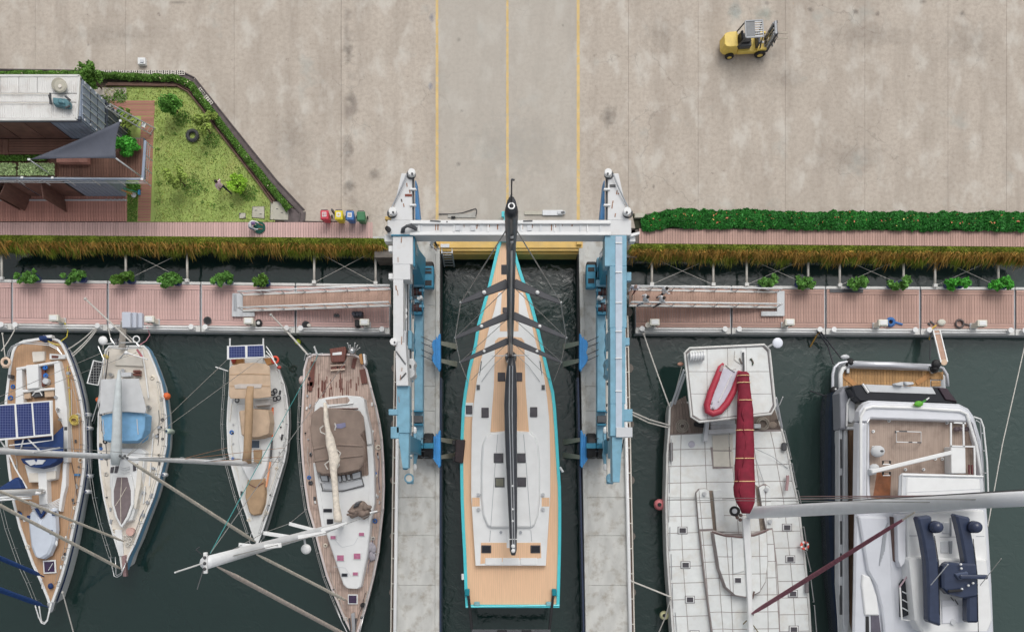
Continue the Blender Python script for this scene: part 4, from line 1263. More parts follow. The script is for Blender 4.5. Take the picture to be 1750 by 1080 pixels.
fb(.38, .44, -.5, .5, zr2 - .03, zr2 + .05).build('guard_bar', grey, rf)
for y in (-.5, .5): fb(-.62, .38, y - .03, y + .03, zr2 - .03, zr2 + .05).build('guard_bar', grey, rf)
fb(-.6, -.08, -.46, .46, zr2 - .02, zr2 + .02).build('roof_panel', M('fork_roof', C(104, 108, 112), .4, var=.2, scale=3), rf)
for i in range(7):
    y = -.42 + i * .14
    fb(-.08, .40, y - .025, y + .025, zr2 - .02, zr2 + .03).build('guard_bar', palegrey, rf)
for y in (-.34, .34):
    fb(1.16, 1.30, y - .07, y + .07, .12, 2.2).build('mast_rail', darkgrey, fk, bevel=.01)
    fb(1.05, 1.15, y - .05, y + .05, .25, 2.05).build('mast_rail', grey, fk)
for z in (2.15, 1.2, .4): fb(1.1, 1.24, -.40, .40, z - .06, z + .06).build('mast_crosshead', grey if z > 2 else darkgrey, fk, bevel=.02)
for y in (-.12, .12): MB().tube([FO + Vector((1.13, y, .3)), FO + Vector((1.13, y, 1.9))], .045, 8).build('lift_cylinder', steel, fk)
for z in (.95, 1.35): fb(1.31, 1.37, -.5, .5, z - .06, z + .06).build('fork_carriage', darkgrey, fk)
for i in range(6):
    y = -.45 + i * .18
    fb(1.31, 1.36, y - .015, y + .015, 1.41, 1.9).build('backrest_bar', darkgrey, fk)
fb(1.31, 1.36, -.48, .48, 1.9, 1.95).build('backrest_bar', darkgrey, fk)
for y in (.02, .36):
    fb(1.37, 2.35, y - .06, y + .06, .86, .90).build('fork', M('fork_steel', C(150, 142, 130), .5, .2, dirt=.3), fk)
    fb(1.37, 1.42, y - .06, y + .06, .86, 1.35).build('fork_shank', darkgrey, fk)
for y in (-.42, .42): MB().ball(FO + Vector((.62, y, 1.35)), (.06, .07, .07)).build('headlight', white, fk)
fk.rotation_euler.z = R(3)
# ================================================================ TRAVEL LIFT
tl = thing('boat_lift', 'large blue and white travelling boat lift straddling the slip around the teal yacht', 'boat lift', (0, 7, 0))
ZT = 9.3
# cross beam and its fittings
MB().rect(662, 376, 1079, 402.5, ZT, ZT - 1.1).build('cross_beam', lift_white, tl, bevel=.03)
MB().rect(700, 376.6, 1044, 382.5, ZT + .14, ZT).build('beam_flange', white, tl, bevel=.02)
MB().rect(700, 396.5, 1044, 402, ZT + .10, ZT).build('beam_flange', white, tl, bevel=.02)
MB().bar(P(700, 405.5, ZT - .75), P(1044, 405.5, ZT - .75), .22, .12).build('catwalk', palegrey, tl)
for u in (716, 776, 834, 892, 948, 1004): MB().rect(u - 1, 384, u + 1, 395.5, ZT + .06, ZT).build('stiffener', white, tl)
for u in (780, 806, 903): MB().rect(u - 2, 385, u + 6, 394, ZT + .05, ZT).build('inspection_plate', palegrey, tl)
for q in ([(735, 377.5), (753, 378.5)], [(894, 378), (910, 377.5)], [(763, 379), (765, 379)]):
    MB().bar(P(*q[0], ZT + .16), P(*q[1], ZT + .16), .06, .02).build('oil_streak', darkgrey, tl)
def side(s, blue):
    """s: -1 left half, +1 right half. x(u) mirrors left-half pixel columns about the slip centre line"""
    X = (lambda u: u) if s < 0 else (lambda u: 2 * 871.5 - u)
    top = lift_white if not blue else lift_blue
    def rect(u0, v0, u1, v1, z1, z0, name, mat, bevel=.02):
        a, b = sorted((X(u0), X(u1)))
        return MB().rect(a, v0, b, v1, z1, z0).build(name, mat, tl, bevel=bevel)
    # tapered front arm reaching over the yard
    MB().poly([(X(668), 377), (X(704.5), 377), (X(704), 297), (X(686), 296)], ZT, ZT - .9).build('front_arm', lift_white, tl, bevel=.03)
    MB().bar(P(X(706.5), 303, ZT - .3), P(X(706.5), 376, ZT - .3), .07, .3).build('arm_rail', darkgrey, tl)
    MB().poly([(X(709.5), 309), (X(711), 309), (X(717.5), 375), (X(709.5), 375)], ZT - .6, ZT - 1.5).build('arm_shield', M('shield_blue', C(64, 128, 182), .5, var=.1), tl)
    for v in (323, 350): rect(700, v - 1.6, 711, v + 1.6, ZT + .1, ZT - .1, 'arm_bracket', white)
    # pulley blocks
    for (u, v, r) in ((704.5, 297.5, 6.8), (672, 363.5, 7.2)):
        pb = MB().cyl(P(X(u), v, ZT + .05), px(r, ZT), .28, 8).build('pulley_block', white, tl, bevel=.03)
        MB().cyl(P(X(u), v, ZT + .33), .06, .05, 8).build('pulley_pin', darkgrey, pb)
        MB().ring(P(X(u - 2), v + 1.5, ZT), px(r, ZT), .05, 16).build('pulley_rim', darkgrey, pb)
    MB().tube([P(X(695), 298, ZT + .2), P(X(687), 318, ZT + .2), P(X(669), 356, ZT + .1)], .04, 6).build('hoist_wire', grey, tl)
    # side beam
    if not blue:
        rect(671, 401.5, 705.5, 452, ZT - .02, ZT - 1.0, 'side_beam', lift_white)
        rect(671.5, 452, 701, 478, ZT - .02, ZT - 1.0, 'side_beam', lift_white)
        rect(672, 478, 689, 585, ZT - .02, ZT - 1.0, 'side_beam', lift_white)
        MB().poly([(675.5, 585), (693, 585), (698, 659), (677, 659)], ZT - .02, ZT - 1.0).build('side_beam', lift_white, tl, bevel=.02)
        rect(678, 659, 700, 740, ZT - .25, ZT - 1.0, 'side_beam', lift_blue)
        MB().poly([(680, 740), (699, 740), (698, 800), (688, 800)], ZT - .3, ZT - 1.0).build('side_beam', lift_blue, tl, bevel=.02)
        rect(668, 400.6, 706, 403.2, ZT + .06, ZT - .4, 'beam_joint', lift_blue_dark)
        rect(705.5, 403, 709, 455, ZT - .2, ZT - .9, 'beam_side_plate', lift_blue_dark)
        for v in (425, 472): rect(664, v - 5, 672, v + 5, ZT - .2, ZT - .6, 'bracket', white)
        rect(657, 401, 671, 413, ZT - .3, ZT - .9, 'bracket', white)
        MB().cyl(P(673.5, 585, ZT), px(6.5, ZT), .25, 8).build('pulley_block', white, tl, bevel=.02)
        MB().cyl(P(674.5, 585, ZT + .25), .05, .04, 8).build('pulley_pin', darkgrey, tl)
        for a, b in (((677, 600), (693, 622)), ((685, 647), (694, 637))):
            MB().tube([P(*a, ZT + .02), P(*b, ZT + .02)], .035, 5).build('hoist_wire', darkgrey, tl)
        rect(664, 699, 680, 709, ZT - .2, ZT - .6, 'bracket', lift_blue)
        rect(667.5, 729, 682, 749, ZT - .25, ZT - .6, 'bracket', lift_blue)
    else:
        rect(672, 401.5, 709.5, 455, ZT - .02, ZT - 1.0, 'side_beam', lift_blue)
        rect(672, 455, 701, 560, ZT - .02, ZT - 1.0, 'side_beam', lift_blue)
        rect(674, 560, 700, 690, ZT - .02, ZT - 1.0, 'side_beam', lift_blue)
        rect(676, 690, 700, 745, ZT - .02, ZT - 1.0, 'side_beam', lift_blue)
        MB().poly([(X(679), 745), (X(697), 745), (X(696), 824), (X(684), 824)], ZT - .1, ZT - 1.0).build('side_beam', lift_blue, tl, bevel=.02)
        rect(679.5, 404, 691, 560, ZT + .01, ZT - .02, 'walkway', lift_pale, 0)
        rect(680, 560, 690.5, 745, ZT + .01, ZT - .02, 'walkway', lift_pale, 0)
        for v in (415, 465, 517, 566, 612, 668): rect(680, v - .8, 691, v + .8, ZT + .06, ZT, 'walkway_rib', white, 0)
        rect(664, 465, 672, 480, ZT - .2, ZT - .6, 'bracket', lift_blue)
        rect(667, 577, 677, 590, ZT - .2, ZT - .6, 'bracket', lift_blue)
        rect(662, 699, 677, 720, ZT - .25, ZT - .6, 'bracket', lift_blue)
        rect(662, 730, 690, 747, ZT + .1, ZT - .5, 'winch_cage', palegrey)
        rect(657, 404, 667, 413, ZT - .3, ZT - .8, 'bracket', white)
        MB().poly([(X(667), 400), (X(650), 396), (X(650), 400), (X(667), 405)], ZT - .1, ZT - .3).build('lamp_arm', white, tl)
    # legs: one near the crossbeam, one at the far end
    for y, yb in ((12.35, 12.35), (1.75, 1.75)):
        xa, xb = s * 5.6, s * 5.75
        m = MB()
        ring = []
        for (x, yy, z, wx, wy) in ((xa, y, ZT - 1.0, .34 if y > 5 else .22, .7 if y > 5 else .45), (xa, y, 5, .34 if y > 5 else .2, .55 if y > 5 else .4), (xb, yb, 1.9, .5, .95) if y > 5 else (xb, yb, 1.9, .22, .45)):
            ring += [Vector((x + sx * wx, yy + sy * wy, z)) for sx, sy in ((-1, -1), (1, -1), (1, 1), (-1, 1))]
        fs = [[0, 1, 2, 3], [8, 11, 10, 9]]
        for k in (0, 4):
            for j in range(4): fs.append([k + j, k + 4 + j, k + 4 + (j + 1) % 4, k + (j + 1) % 4])
        m.add(ring, fs).build('leg', lift_blue_dark, tl, bevel=.03)
    # lower beam on the wheels
    rect(708, 440, 722.5, 766, 1.75, .95, 'lower_beam', lift_blue, .03)
    # bogies: fork, two tyres, hub
    for v0 in (470, 762):
        for du in (0, 17.5):
            u = 733 - du
            c = P(X(u), v0, .80)
            wh = MB().tube([c - Vector((.30, 0, 0)), c + Vector((.30, 0, 0))], .80, 24).build('wheel', black, tl, bevel=.10, seg=2)
            MB().tube([c - Vector((.32, 0, 0)), c + Vector((.32, 0, 0))], .36, 14).build('hub', lift_blue_dark, wh)
            if v0 < 600: rect(u - 8.5, v0 - 14, u + 8, v0 - 6, 1.75, 1.5, 'mudguard', lift_blue_dark)
            if v0 < 600: rect(u - 8.5, v0 + 3, u + 8, v0 + 20, 1.75, 1.45, 'mudguard', lift_blue_dark)
            else: rect(u - 8.5, v0 - 5, u + 8, v0 + 4, 1.78, 1.5, 'mudguard', lift_blue_dark)
        rect(722, v0 - 10, 727, v0 + 10, 1.3, .6, 'axle_block', lift_blue_dark)
    # winches and motors on the lower beam
    for v in (499, 526):
        a, b = P(X(704), v, 2.15), P(X(722.5), v, 2.15)
        wd = MB().tube([a, b], .22, 12).build('winch_drum', M('drum_rust', C(92, 62, 62), .6, .3, var=.3, scale=9), tl)
        for f in (0, .5, 1):
            p = a.lerp(b, f); MB().tube([p - Vector((.03, 0, 0)), p + Vector((.03, 0, 0))], .30, 14).build('drum_flange', darkgrey if f == .5 else lift_blue_dark, wd)
        rect(716, v - 5.5, 724.5, v - 1, 2.4, 2.0, 'gear_motor', lift_blue)
        rect(703, v + 6, 722, v + 11, 2.2, 1.75, 'winch_frame', lift_blue_dark)
    rect(706, 478, 724, 489, 2.6, 1.75, 'hydraulic_tank', lift_blue)
    rect(708.5, 505, 716, 517, 2.35, 1.75, 'valve_block', lift_blue)
    for (du, dv) in ((0, 0), (5, 2), (9, 0)): MB().cyl(P(X(712 + du), 511 + dv, 1.9), .1, .55, 8).build('valve', white if du else darkgrey, tl)
    rect(703, 710, 722, 722, 2.1, 1.7, 'roller', darkgrey)
    for v in (701, 724): rect(702.5, v, 722.5, v + 2.5, 2.2, 1.7, 'roller_frame', lift_blue_dark)
    # middle track: long rails, hydraulic cylinders, trolley boxes
    for u, w_, mat, z in ((692.5, 3.2, lift_blue, 8.0), (697.5, 2.2, alu, 7.6), (700.5, 1.6, lift_blue_dark, 7.4)):
        rect(u - w_ / 2, 466, u + w_ / 2, 565, z, z - .25, 'track_rail', mat, .01)
    for u, w_, mat, z in ((684.5, 2.0, lift_pale if not blue else lift_blue, 8.7), (692, 3.4, lift_blue, 8.4), (700, 2.6, alu, 7.4), (705, 1.6, cream, 5)):
        rect(u - w_ / 2, 660, u + w_ / 2, 728 + 10 * (u > 690), z, z - .25, 'track_rail', mat, .01)
    rect(704.5, 545, 707, 700, 5.5, 5.3, 'track_rail', cream, .01)
    rect(689.5, 565, 693.5, 592, 8.9, 8.3, 'trolley_plate', palegrey)
    rect(695, 565, 703.5, 596, 7.6, 6.6, 'trolley', lift_blue, .03)
    rect(699, 596, 701.5, 613, 7.2, 6.9, 'cylinder_rod', darkgrey, 0)
    tb = lift_white if not blue else lift_blue
    MB().poly([(X(695), 612), (X(707), 613), (X(709), 620), (X(707), 626), (X(707), 632), (X(709), 640), (X(704), 646), (X(695), 646)], 7.4, 6.3).build('trolley', tb, tl, bevel=.04)
    rect(694.5, 752, 701, 783, 7.4, 6.5, 'trolley', lift_blue, .03)
    for v in (531, 541): MB().ring(P(X(691), v, 8.3), .12, .045, 12).build('rope_eye', white, tl)
    for v in (730, 743): MB().ring(P(X(689.5), v, 8.6), .13, .05, 12).build('rope_eye', white, tl)
    MB().tube([P(X(690), 660, 8.9), P(X(690), 728, 8.9)], .06, 8).build('hydraulic_cylinder', lift_pale, tl, smooth=True)
    MB().tube([P(X(690), 765, 8.0), P(X(690), 790, 8.0)], .09, 8).build('hydraulic_cylinder', alu, tl, smooth=True)
    MB().tube([P(X(693), 800, 7), P(X(693), 772, 7.6)], .16, 10).build('motor', lift_blue_dark, tl)
    MB().ball(P(X(694.5), 796, 7.6), .11).build('end_light', white, tl)
    # big end pulley at the far end
    pu = MB().cyl(P(X(699), 817, 4.2), .28, .25, 18).build('end_pulley', cream if not blue else lift_blue, tl, bevel=.03)
    MB().ring(P(X(699), 817, 4.45), .24, .05, 18).build('pulley_rim', lift_blue, pu)
    rect(695, 820, 706, 827, 4.3, 4.0, 'pulley_guard', lift_blue)
    rect(700.5, 770, 705.5, 812, 3.9, 3.6, 'tail_rail', cream, .01)
    if blue: MB().tube([P(X(676.5), 750, ZT), P(X(691), 817, 5)], .03, 5).build('hoist_wire', darkgrey, tl)
    # vertical chain plate near the wheel
    pts = [(708.5, 732), (711, 734), (712, 745), (711, 751), (713, 758), (711, 768), (713, 777), (711, 788), (709, 800), (706.5, 800), (707, 770), (706.5, 735)]
    MB().poly([(X(u), v) for u, v in pts], 3.0, 2.6).build('chain_plate', lift_blue, tl, bevel=.02)
    for v in (735, 798): MB().ball(P(X(709), v, 3.0), (.12, .22, .1)).build('shackle', white, tl)
    pts = [(705.5, 548), (708, 548), (709.5, 556), (707.5, 570), (709, 580), (707.5, 590), (710, 600), (708, 612), (705.5, 612)]
    MB().poly([(X(u), v) for u, v in pts], 3.2, 2.9).build('chain_plate', lift_blue_dark, tl, bevel=.02)
    # hanging sling spreaders at the pier edge with blue padding and grey slings under the hull
    for vc in (602, 767):
        so_ = 2 if s > 0 and vc > 700 else 0
        pts = [(752.5, -33), (753, 28), (750, 33), (747.5, 27), (742.5, 21), (739, 15), (738, 8), (741, 0), (738.5, -8), (738, -16), (741, -22), (747, -22), (749.5, -30)]
        sp = MB().poly([(X(u - so_), vc + dv) for u, dv in pts], .95, .45).build('sling_spreader', sling_blue, tl, bevel=.05, seg=2)
        MB().bar(P(X(746 - so_), vc - 26, .99), P(X(747 - so_), vc + 26, .99), .08, .06).build('spreader_ridge', sling_blue, sp)
        for dv in (-16, 14):
            MB().tube([P(X(740 - so_), vc + dv, .8), P(X(741 - so_), vc + dv * .6, .8)], .07, 8).build('shackle', darkgrey, sp)
            a, b = P(X(753 - so_), vc + dv, .3), P(X(783), vc + (dv + 7 if vc < 700 else dv * .7), WZ - .15)
            m = MB(); d = (b - a).normalized(); wv = Vector((0, 1, 0)) * .20
            up = Vector((0, 0, .05))
            m.add([a - wv * .6, a + wv * .6, b + wv, b - wv, a - wv * .6 - up, a + wv * .6 - up, b + wv - up, b - wv - up], [[0, 1, 2, 3], [7, 6, 5, 4], [0, 4, 5, 1], [3, 2, 6, 7], [0, 3, 7, 4], [1, 5, 6, 2]])
            m.build('sling', sling, tl)
        for dv in (-18, -8, 4, 14):
            MB().tube([P(X(739 - so_), vc + dv, .75), P(X(720), vc + dv - 9 if vc < 700 else vc + dv, 1.9)], .022, 5).build('pull_wire', darkgrey, tl)
side(-1, False)
side(1, True)
# hoses over the left corner
for o in (0, 2.2, 4.5):
    MB().tube([P(686 + o * .8, 399, ZT - .1), P(688 + o * .6, 391 - o * .3, ZT + .25), P(695, 385 - o * .2 + 2, ZT + .35), P(703, 384 + o, ZT + .3), P(712, 391 + o * .4, ZT + .1)], .07, 7).build('hydraulic_hose', darkgrey, tl)
MB().tube([P(662, 390, ZT - .1), P(665, 394, ZT + .1), P(667, 398, ZT - .3)], .14, 7).build('hydraulic_hose', black, tl)
for q in ([(660, 371), (669, 375)],): MB().rect(658, 370, 671, 375.5, ZT - .5, ZT - .8).build('bracket', M('rusty_bracket', C(190, 160, 90), .6, var=.3, scale=8), tl)
# control cabin hung on the left leg and dark hull pads
MB().rect(724.5, 454.5, 741, 492, 2.3, 1.75).build('power_pack', lift_blue_dark, tl, bevel=.05)
for a, b in ((458, 461), (463, 468), (479, 488)): MB().rect(726.5, a, 737.5, b, 2.32, 2.28).build('vent', black, tl)
MB().rect(1002, 452.5, 1018, 492, 2.3, 1.75).build('power_pack', lift_blue_dark, tl, bevel=.05)
for a, b in ((457, 464), (476, 484)): MB().rect(1005, a, 1016, b, 2.32, 2.28).build('vent', black, tl)
MB().poly([(779, 751), (795, 751), (793, 772), (791, 792), (777, 789)], .5, -1.6).build('hull_pad', M('brown_black_pad', C(52, 40, 42), .7, var=.2), tl, bevel=.05)
for v in (756, 784): MB().rect(773, v - 4, 779, v + 5, .2, -.4).build('pad_strap', black, tl, bevel=.03)

# small fittings along both halves: junction boxes, clamps, pipes, ladder, rust streaks
rust = M('rust_streak', C(150, 104, 74), .8, var=.3, scale=9)
rng = random.Random(5)
for s in (-1, 1):
    X = (lambda u: u) if s < 0 else (lambda u: 2 * 871.5 - u)
    for i in range(26):
        u = rng.uniform(690, 706); v = rng.uniform(470, 800); z = rng.uniform(5, 8.6)
        w_, h_ = rng.uniform(1.5, 4), rng.uniform(2, 7)
        mt = rng.choice([lift_blue, lift_blue_dark, darkgrey, palegrey, cream, white])
        a, b = sorted((X(u - w_ / 2), X(u + w_ / 2)))
        MB().rect(a, v, b, v + h_, z, z - .2).build(rng.choice(['junction_box', 'valve_block', 'bracket', 'clamp']), mt, tl, bevel=.02)
    for i, (u, z, mt) in enumerate(((694.5, 8.2, alu), (696.2, 7.9, black), (698.8, 7.5, alu), (702.2, 6.4, palegrey), (706, 4.5, darkgrey))):
        pts = [P(X(u + rng.uniform(-.5, .5)), v, z) for v in range(470, 700 + i * 18, 20)]
        MB().tube(pts, .035, 6).build('pipe', mt, tl)
    for i in range(9):
        u, v = rng.uniform(673, 688), rng.uniform(405, 690)
        if s < 0: MB().bar(P(X(u), v, ZT + .0), P(X(u + rng.uniform(-1, 1)), v + rng.uniform(4, 14), ZT + .0), rng.uniform(.02, .05), .02).build('rust_streak', rust, tl)
    for i in range(5):
        u, v = rng.uniform(680, 700), rng.uniform(305, 372)
        MB().bar(P(X(u), v, ZT + .005), P(X(u + 1), v + rng.uniform(2, 8), ZT + .005), .05, .02).build('rust_streak', rust, tl)
    # access ladder on the inner side of the near leg
    la, lb = P(X(709.5), 425, 8.2), P(X(718), 440, 2.2)
    for o in (-.18, .18):
        MB().tube([la + Vector((0, o, 0)), lb + Vector((0, o, 0))], .03, 6).build('ladder_rail', alu, tl)
    for k in range(12):
        p = la.lerp(lb, k / 11); MB().tube([p - Vector((0, .18, 0)), p + Vector((0, .18, 0))], .02, 5).build('ladder_rung', alu, tl)
for u in range(720, 1030, 34): MB().box(P(u, 389, ZT + .02), (.1, .5, .05)).build('beam_lug', palegrey, tl)
for i in range(16):
    u = rng.uniform(705, 1040); MB().bar(P(u, 383.5, ZT + .005), P(u + rng.uniform(-1, 1), 383.5 + rng.uniform(3, 11), ZT + .005), rng.uniform(.02, .06), .012).build('rust_streak', MATS['rust_streak'], tl)
MB().box(P(698, 334, ZT + .01), (.36, .12, .03)).build('warning_plate', M('rust_plate', C(130, 70, 56), .7), tl)
MB().box(P(1047, 318, ZT + .01), (.3, .14, .03)).build('warning_plate', darkgrey, tl)
# ================================================================ BOATS
def stat_lr(st, z, ins=0.0):
    L = [P(a, v, z) for v, a, b in st]; Rr = [P(b, v, z) for v, a, b in st]
    if ins:
        out = offset(L + Rr[::-1], ins) if area_(L + Rr[::-1]) > 0 else offset((L + Rr[::-1])[::-1], ins)[::-1]
        k = len(st); L, Rr = out[:k], out[k:][::-1]
    return L, Rr
def area_(p): return sum(p[i].x * p[(i + 1) % len(p)].y - p[(i + 1) % len(p)].x * p[i].y for i in range(len(p)))
def strips(m, A, B):
    """quads between two equally long point rows"""
    k = len(A); m.add(list(A) + list(B), [[i, i + 1, k + i + 1, k + i] for i in range(k - 1)])
def hull(root, st, zd, mat, shrink=.80, yk=.95, rim=.10, drop=.10, wz=None):
    wz = WZ - .25 if wz is None else wz
    L, Q = stat_lr(st, zd); Li, Qi = stat_lr(st, zd, rim)
    mid_y = (L[0].y + L[-1].y) / 2
    def low(p, q, f, z):
        c = (p + q) / 2; r = c + (p - c) * f; r.z = z
        r.y = mid_y + (r.y - mid_y) * (1 - (1 - yk) * (1 - (z - wz) / (zd - wz)))
        return r
    m = MB()
    for A, B in ((L, Q), (Q, L)):
        I = Li if A is L else Qi
        mid = [low(a, b, (1 + shrink) / 2 + .04, (zd + wz) / 2) for a, b in zip(A, B)]
        bot = [low(a, b, shrink, wz) for a, b in zip(A, B)]
        dn = [Vector((p.x, p.y, zd - drop - .05)) for p in I]
        strips(m, A, mid); strips(m, mid, bot); strips(m, A, I); strips(m, I, dn)
    for i in (0, -1):
        a, b = L[i], Q[i]
        ma, mb_ = low(a, b, (1 + shrink) / 2 + .04, (zd + wz) / 2), low(b, a, (1 + shrink) / 2 + .04, (zd + wz) / 2)
        ba, bb = low(a, b, shrink, wz), low(b, a, shrink, wz)
        m.add([a, b, mb_, ma, ba, bb], [[0, 1, 2, 3], [3, 2, 5, 4]])
        m.add([a, b, Qi[i], Li[i], Vector((Qi[i].x, Qi[i].y, zd - drop - .05)), Vector((Li[i].x, Li[i].y, zd - drop - .05))], [[0, 1, 2, 3], [3, 2, 4, 5]])
    # weld
    h = m.build('hull', mat, root)
    return h
def deck(root, st, zd, mat, ins=.06, drop=.10, name='deck'):
    L, Q = stat_lr(st, zd, ins)
    m = MB()
    for p in L + Q: p.z = zd - drop
    strips(m, L, Q)
    return m.build(name, mat, root)
def stripe(root, st, z0, z1, mat, zd, shrink=.84, out=.02, name='sheer_stripe'):
    """thin band lying on the hull side between two heights"""
    m = MB(); wz = WZ - .25
    L, Q = stat_lr(st, zd)
    def row(A, B, z):
        f = 1 - (1 - ((1 + shrink) / 2 + .04)) * (zd - z) / (zd - (zd + wz) / 2)
        res = []
        for p, q in zip(A, B):
            c = (p + q) / 2; r = c + (p - c) * f + (p - q).normalized() * out; r.z = z; res.append(r)
        return res
    for A, B in ((L, Q), (Q, L)): strips(m, row(A, B, z1), row(A, B, z0))
    return m.build(name, mat, root)
def top(root, name, pts, z1, z0, mat, inset=0.0, bevel=.03):
    return MB().poly(pts, z1, z0, inset).build(name, mat, root, bevel=bevel)
def hatch(root, u, v, w, h, z, frame, pane, name='hatch', rot=0):
    c = P(u, v, z)
    fw, fh = px(w, z), px(h, z)
    f = MB().box(c, (fw, fh, .07), rot).build(name, frame, root, bevel=.02)
    MB().box(c + Vector((0, 0, .04)), (fw * .78, fh * .78, .02), rot).build('pane', pane, f)
    return f
def line(root, name, pts, r, mat, n=5):
    return MB().tube([P(*p) for p in pts], r, n).build(name, mat, root)
def lifeline(root, st, side, v0, v1, zd, name='lifeline', h=.6, mat=None, ins=.05):
    pts = [P((b if side > 0 else a), v, zd) for v, a, b in st if v0 <= v <= v1]
    for k, hh in enumerate((h, h * .5)):
        MB().tube([p + Vector((-side * ins, 0, hh)) for p in pts], .014, 5).build(name, mat or wire, root)
    m = None
    for p in pts[::1]:
        MB().tube([p + Vector((-side * ins, 0, 0)), p + Vector((-side * ins, 0, h))], .018, 5).build('stanchion', steel, root)
def pulpit(root, pts, r=.028):
    MB().tube([P(*p) for p in pts], r, 7).build('pulpit_rail', steel if r < .04 else white, root, smooth=True)
def mast(root, u, v, z0, z1, r0, r1, mat, rake=0.0, name='mast'):
    b = P(u, v, z0)
    t = Vector((b.x, b.y + rake, z1))
    n = 12
    m = MB(); vs = []
    for k in range(7):
        f = k / 6; c = b.lerp(t, f); r = r0 + (r1 - r0) * f ** 1.5
        vs.append((c, r))
    m.tube([c for c, _ in vs], [r for _, r in vs], n)
    o = m.build(name, mat, root, smooth=True)
    return b, t
def fender(u, v, z, mat, label, r=.14, ln=.6):
    t = thing('fender', label, 'fender', P(u, v, z - ln / 2), 'fenders hung on the boats')
    m = MB(); c = P(u, v, z)
    m.tube([c + Vector((0, 0, ln / 2)), c + Vector((0, 0, ln / 2 - .1)), c - Vector((0, 0, ln / 2 - .1)), c - Vector((0, 0, ln / 2))], [r * .5, r, r, r * .5], 12)
    m.build('body', mat, t, smooth=True)
    MB().cyl(c + Vector((0, 0, ln / 2 - .02)), r * .45, .06, 8).build('eye', navy, t)
    MB().tube([c + Vector((0, 0, ln / 2)), c + Vector((0, 0, ln / 2 + .4))], .015).build('lanyard', rope_white, t)
def buoy(u, v, z, r, mat, label, hole=False):
    t = thing('buoy', label, 'buoy', P(u, v, z - r), 'round buoys and ball fenders')
    MB().ball(P(u, v, z), r, 16, 10).build('ball', mat, t, smooth=True)
    MB().cyl(P(u, v, z + r * .93), r * .35, r * .2, 10).build('eye', black if hole else mat, t)
# ---------------------------------------------------------------- the teal yacht in the slip
Y = thing('sailing_yacht', 'large teal sailing yacht with teak deck, white coachroof and black mast in the lift slip', 'yacht', P(873, 760, -.5))
zy = .3
st = [(404, 856, 874), (420, 850, 879), (440, 845, 884), (464, 839.5, 891), (490, 833.5, 900), (517, 826, 909.5), (554, 815.5, 919.5), (590, 810, 928), (632, 799.5, 937.5), (670, 793, 947), (697, 789.5, 950), (740, 787.5, 953), (794, 786.5, 956), (831, 787, 958.5), (860, 787.6, 959), (905, 789.5, 959), (941, 791.5, 958.5), (1002, 793.8, 957), (1038, 795.8, 956)]
hull(Y, st, zy, teal, .82, .93, .19, .10)
stripe(Y, st, zy - .22, zy - .02, M('pale_teal_rail', C(120, 226, 232), .2, var=.04), zy, .82, .02, 'rubbing_strake')
deck(Y, st, zy, teak_new, .17, .08)
top(Y, 'bowsprit', [(855, 412), (871, 412), (870, 358), (862.5, 358)], .62, .25, teal, .02, .04)
top(Y, 'bow_fitting', [(857, 361), (863, 361), (863, 371), (857, 371)], .5, .3, teal, 0, .03)
for q in ([(866, 420), (868, 402)], [(868, 448), (871, 448)]): line(Y, 'deck_fitting', [(*q[0], .4), (*q[1], .45)], .06, darkgrey)
cL = [(500, 852), (530, 845), (560, 836), (590, 829), (620, 821), (650, 815), (680, 811), (720, 807), (760, 806), (800, 805.5), (848, 805.5), (905, 809), (966, 813)]
cst = [(v, a, 2 * 872.8 - a) for v, a in cL]
zc = .62
m = MB()
L, Q = stat_lr(cst, zc); Lb = [Vector((p.x - .04, p.y, zy - .15)) for p in L]; Qb = [Vector((p.x + .04, p.y, zy - .15)) for p in Q]
strips(m, L, Q); strips(m, L, Lb); strips(m, Q, Qb)
m.add([L[0], Q[0], Qb[0], Lb[0]], [[0, 1, 2, 3]]); m.add([L[-1], Q[-1], Qb[-1], Lb[-1]], [[0, 1, 2, 3]])
m.build('coachroof', white, Y, bevel=.04)
top(Y, 'teak_inlay', [(858, 494), (887, 494), (886, 566), (854, 566)], zc + .012, zc - .05, teak_new, 0, 0)
top(Y, 'teak_inlay', [(846, 583), (852, 577), (873, 575), (891, 577), (896, 583), (898, 660), (904, 738), (838, 738), (844, 660)], zc + .012, zc - .05, teak_new, 0, 0)
top(Y, 'pilot_roof', [(838, 738), (829, 745), (823, 760), (821, 790), (821, 850), (824, 880), (831, 898), (838, 903), (908, 903), (915, 898), (921, 880), (924, 850), (924, 790), (921, 760), (915, 745), (906, 737), (873, 734)], zc + .26, zc - .02, white, .10, .06)
for s in (-1, 1):
    x = lambda u: 872.8 + s * u
    line(Y, 'panel_seam', [(x(22), 742, zc + .27), (x(27), 800, zc + .275), (x(34), 900, zc + .265)], .016, grey)
    line(Y, 'panel_seam', [(x(34.5), 906, zc + .01), (x(36), 925, zc + .01)], .016, grey)
    top(Y, 'side_step', [(x(53), 850), (x(66), 850), (x(66), 865), (x(53), 865)], zc + .014, zc - .05, teak_new, 0, 0)
    for v in (845, 870): 
        wn_ = MB().cyl(P(x(55), v, zc), .13, .16, 12, .1).build('winch', steel, Y)
    for v0, u0, u1 in ((620, 50, 56), ):
        line(Y, 'genoa_track', [(x(50), 617, zc + .03), (x(58), 676, zc - .1)], .03, darkgrey)
        MB().box(P(x(55.5), 662, zc), (.2, .3, .12)).build('track_car', darkgrey, Y)
    line(Y, 'jib_sheet', [(x(8), 604, zc + .3), (x(30), 625, zc + .15), (x(50), 652, zc + .05)], .016, grey)
hatch(Y, 862, 461, 11, 17, zy - .09, smoked, glass_dark)
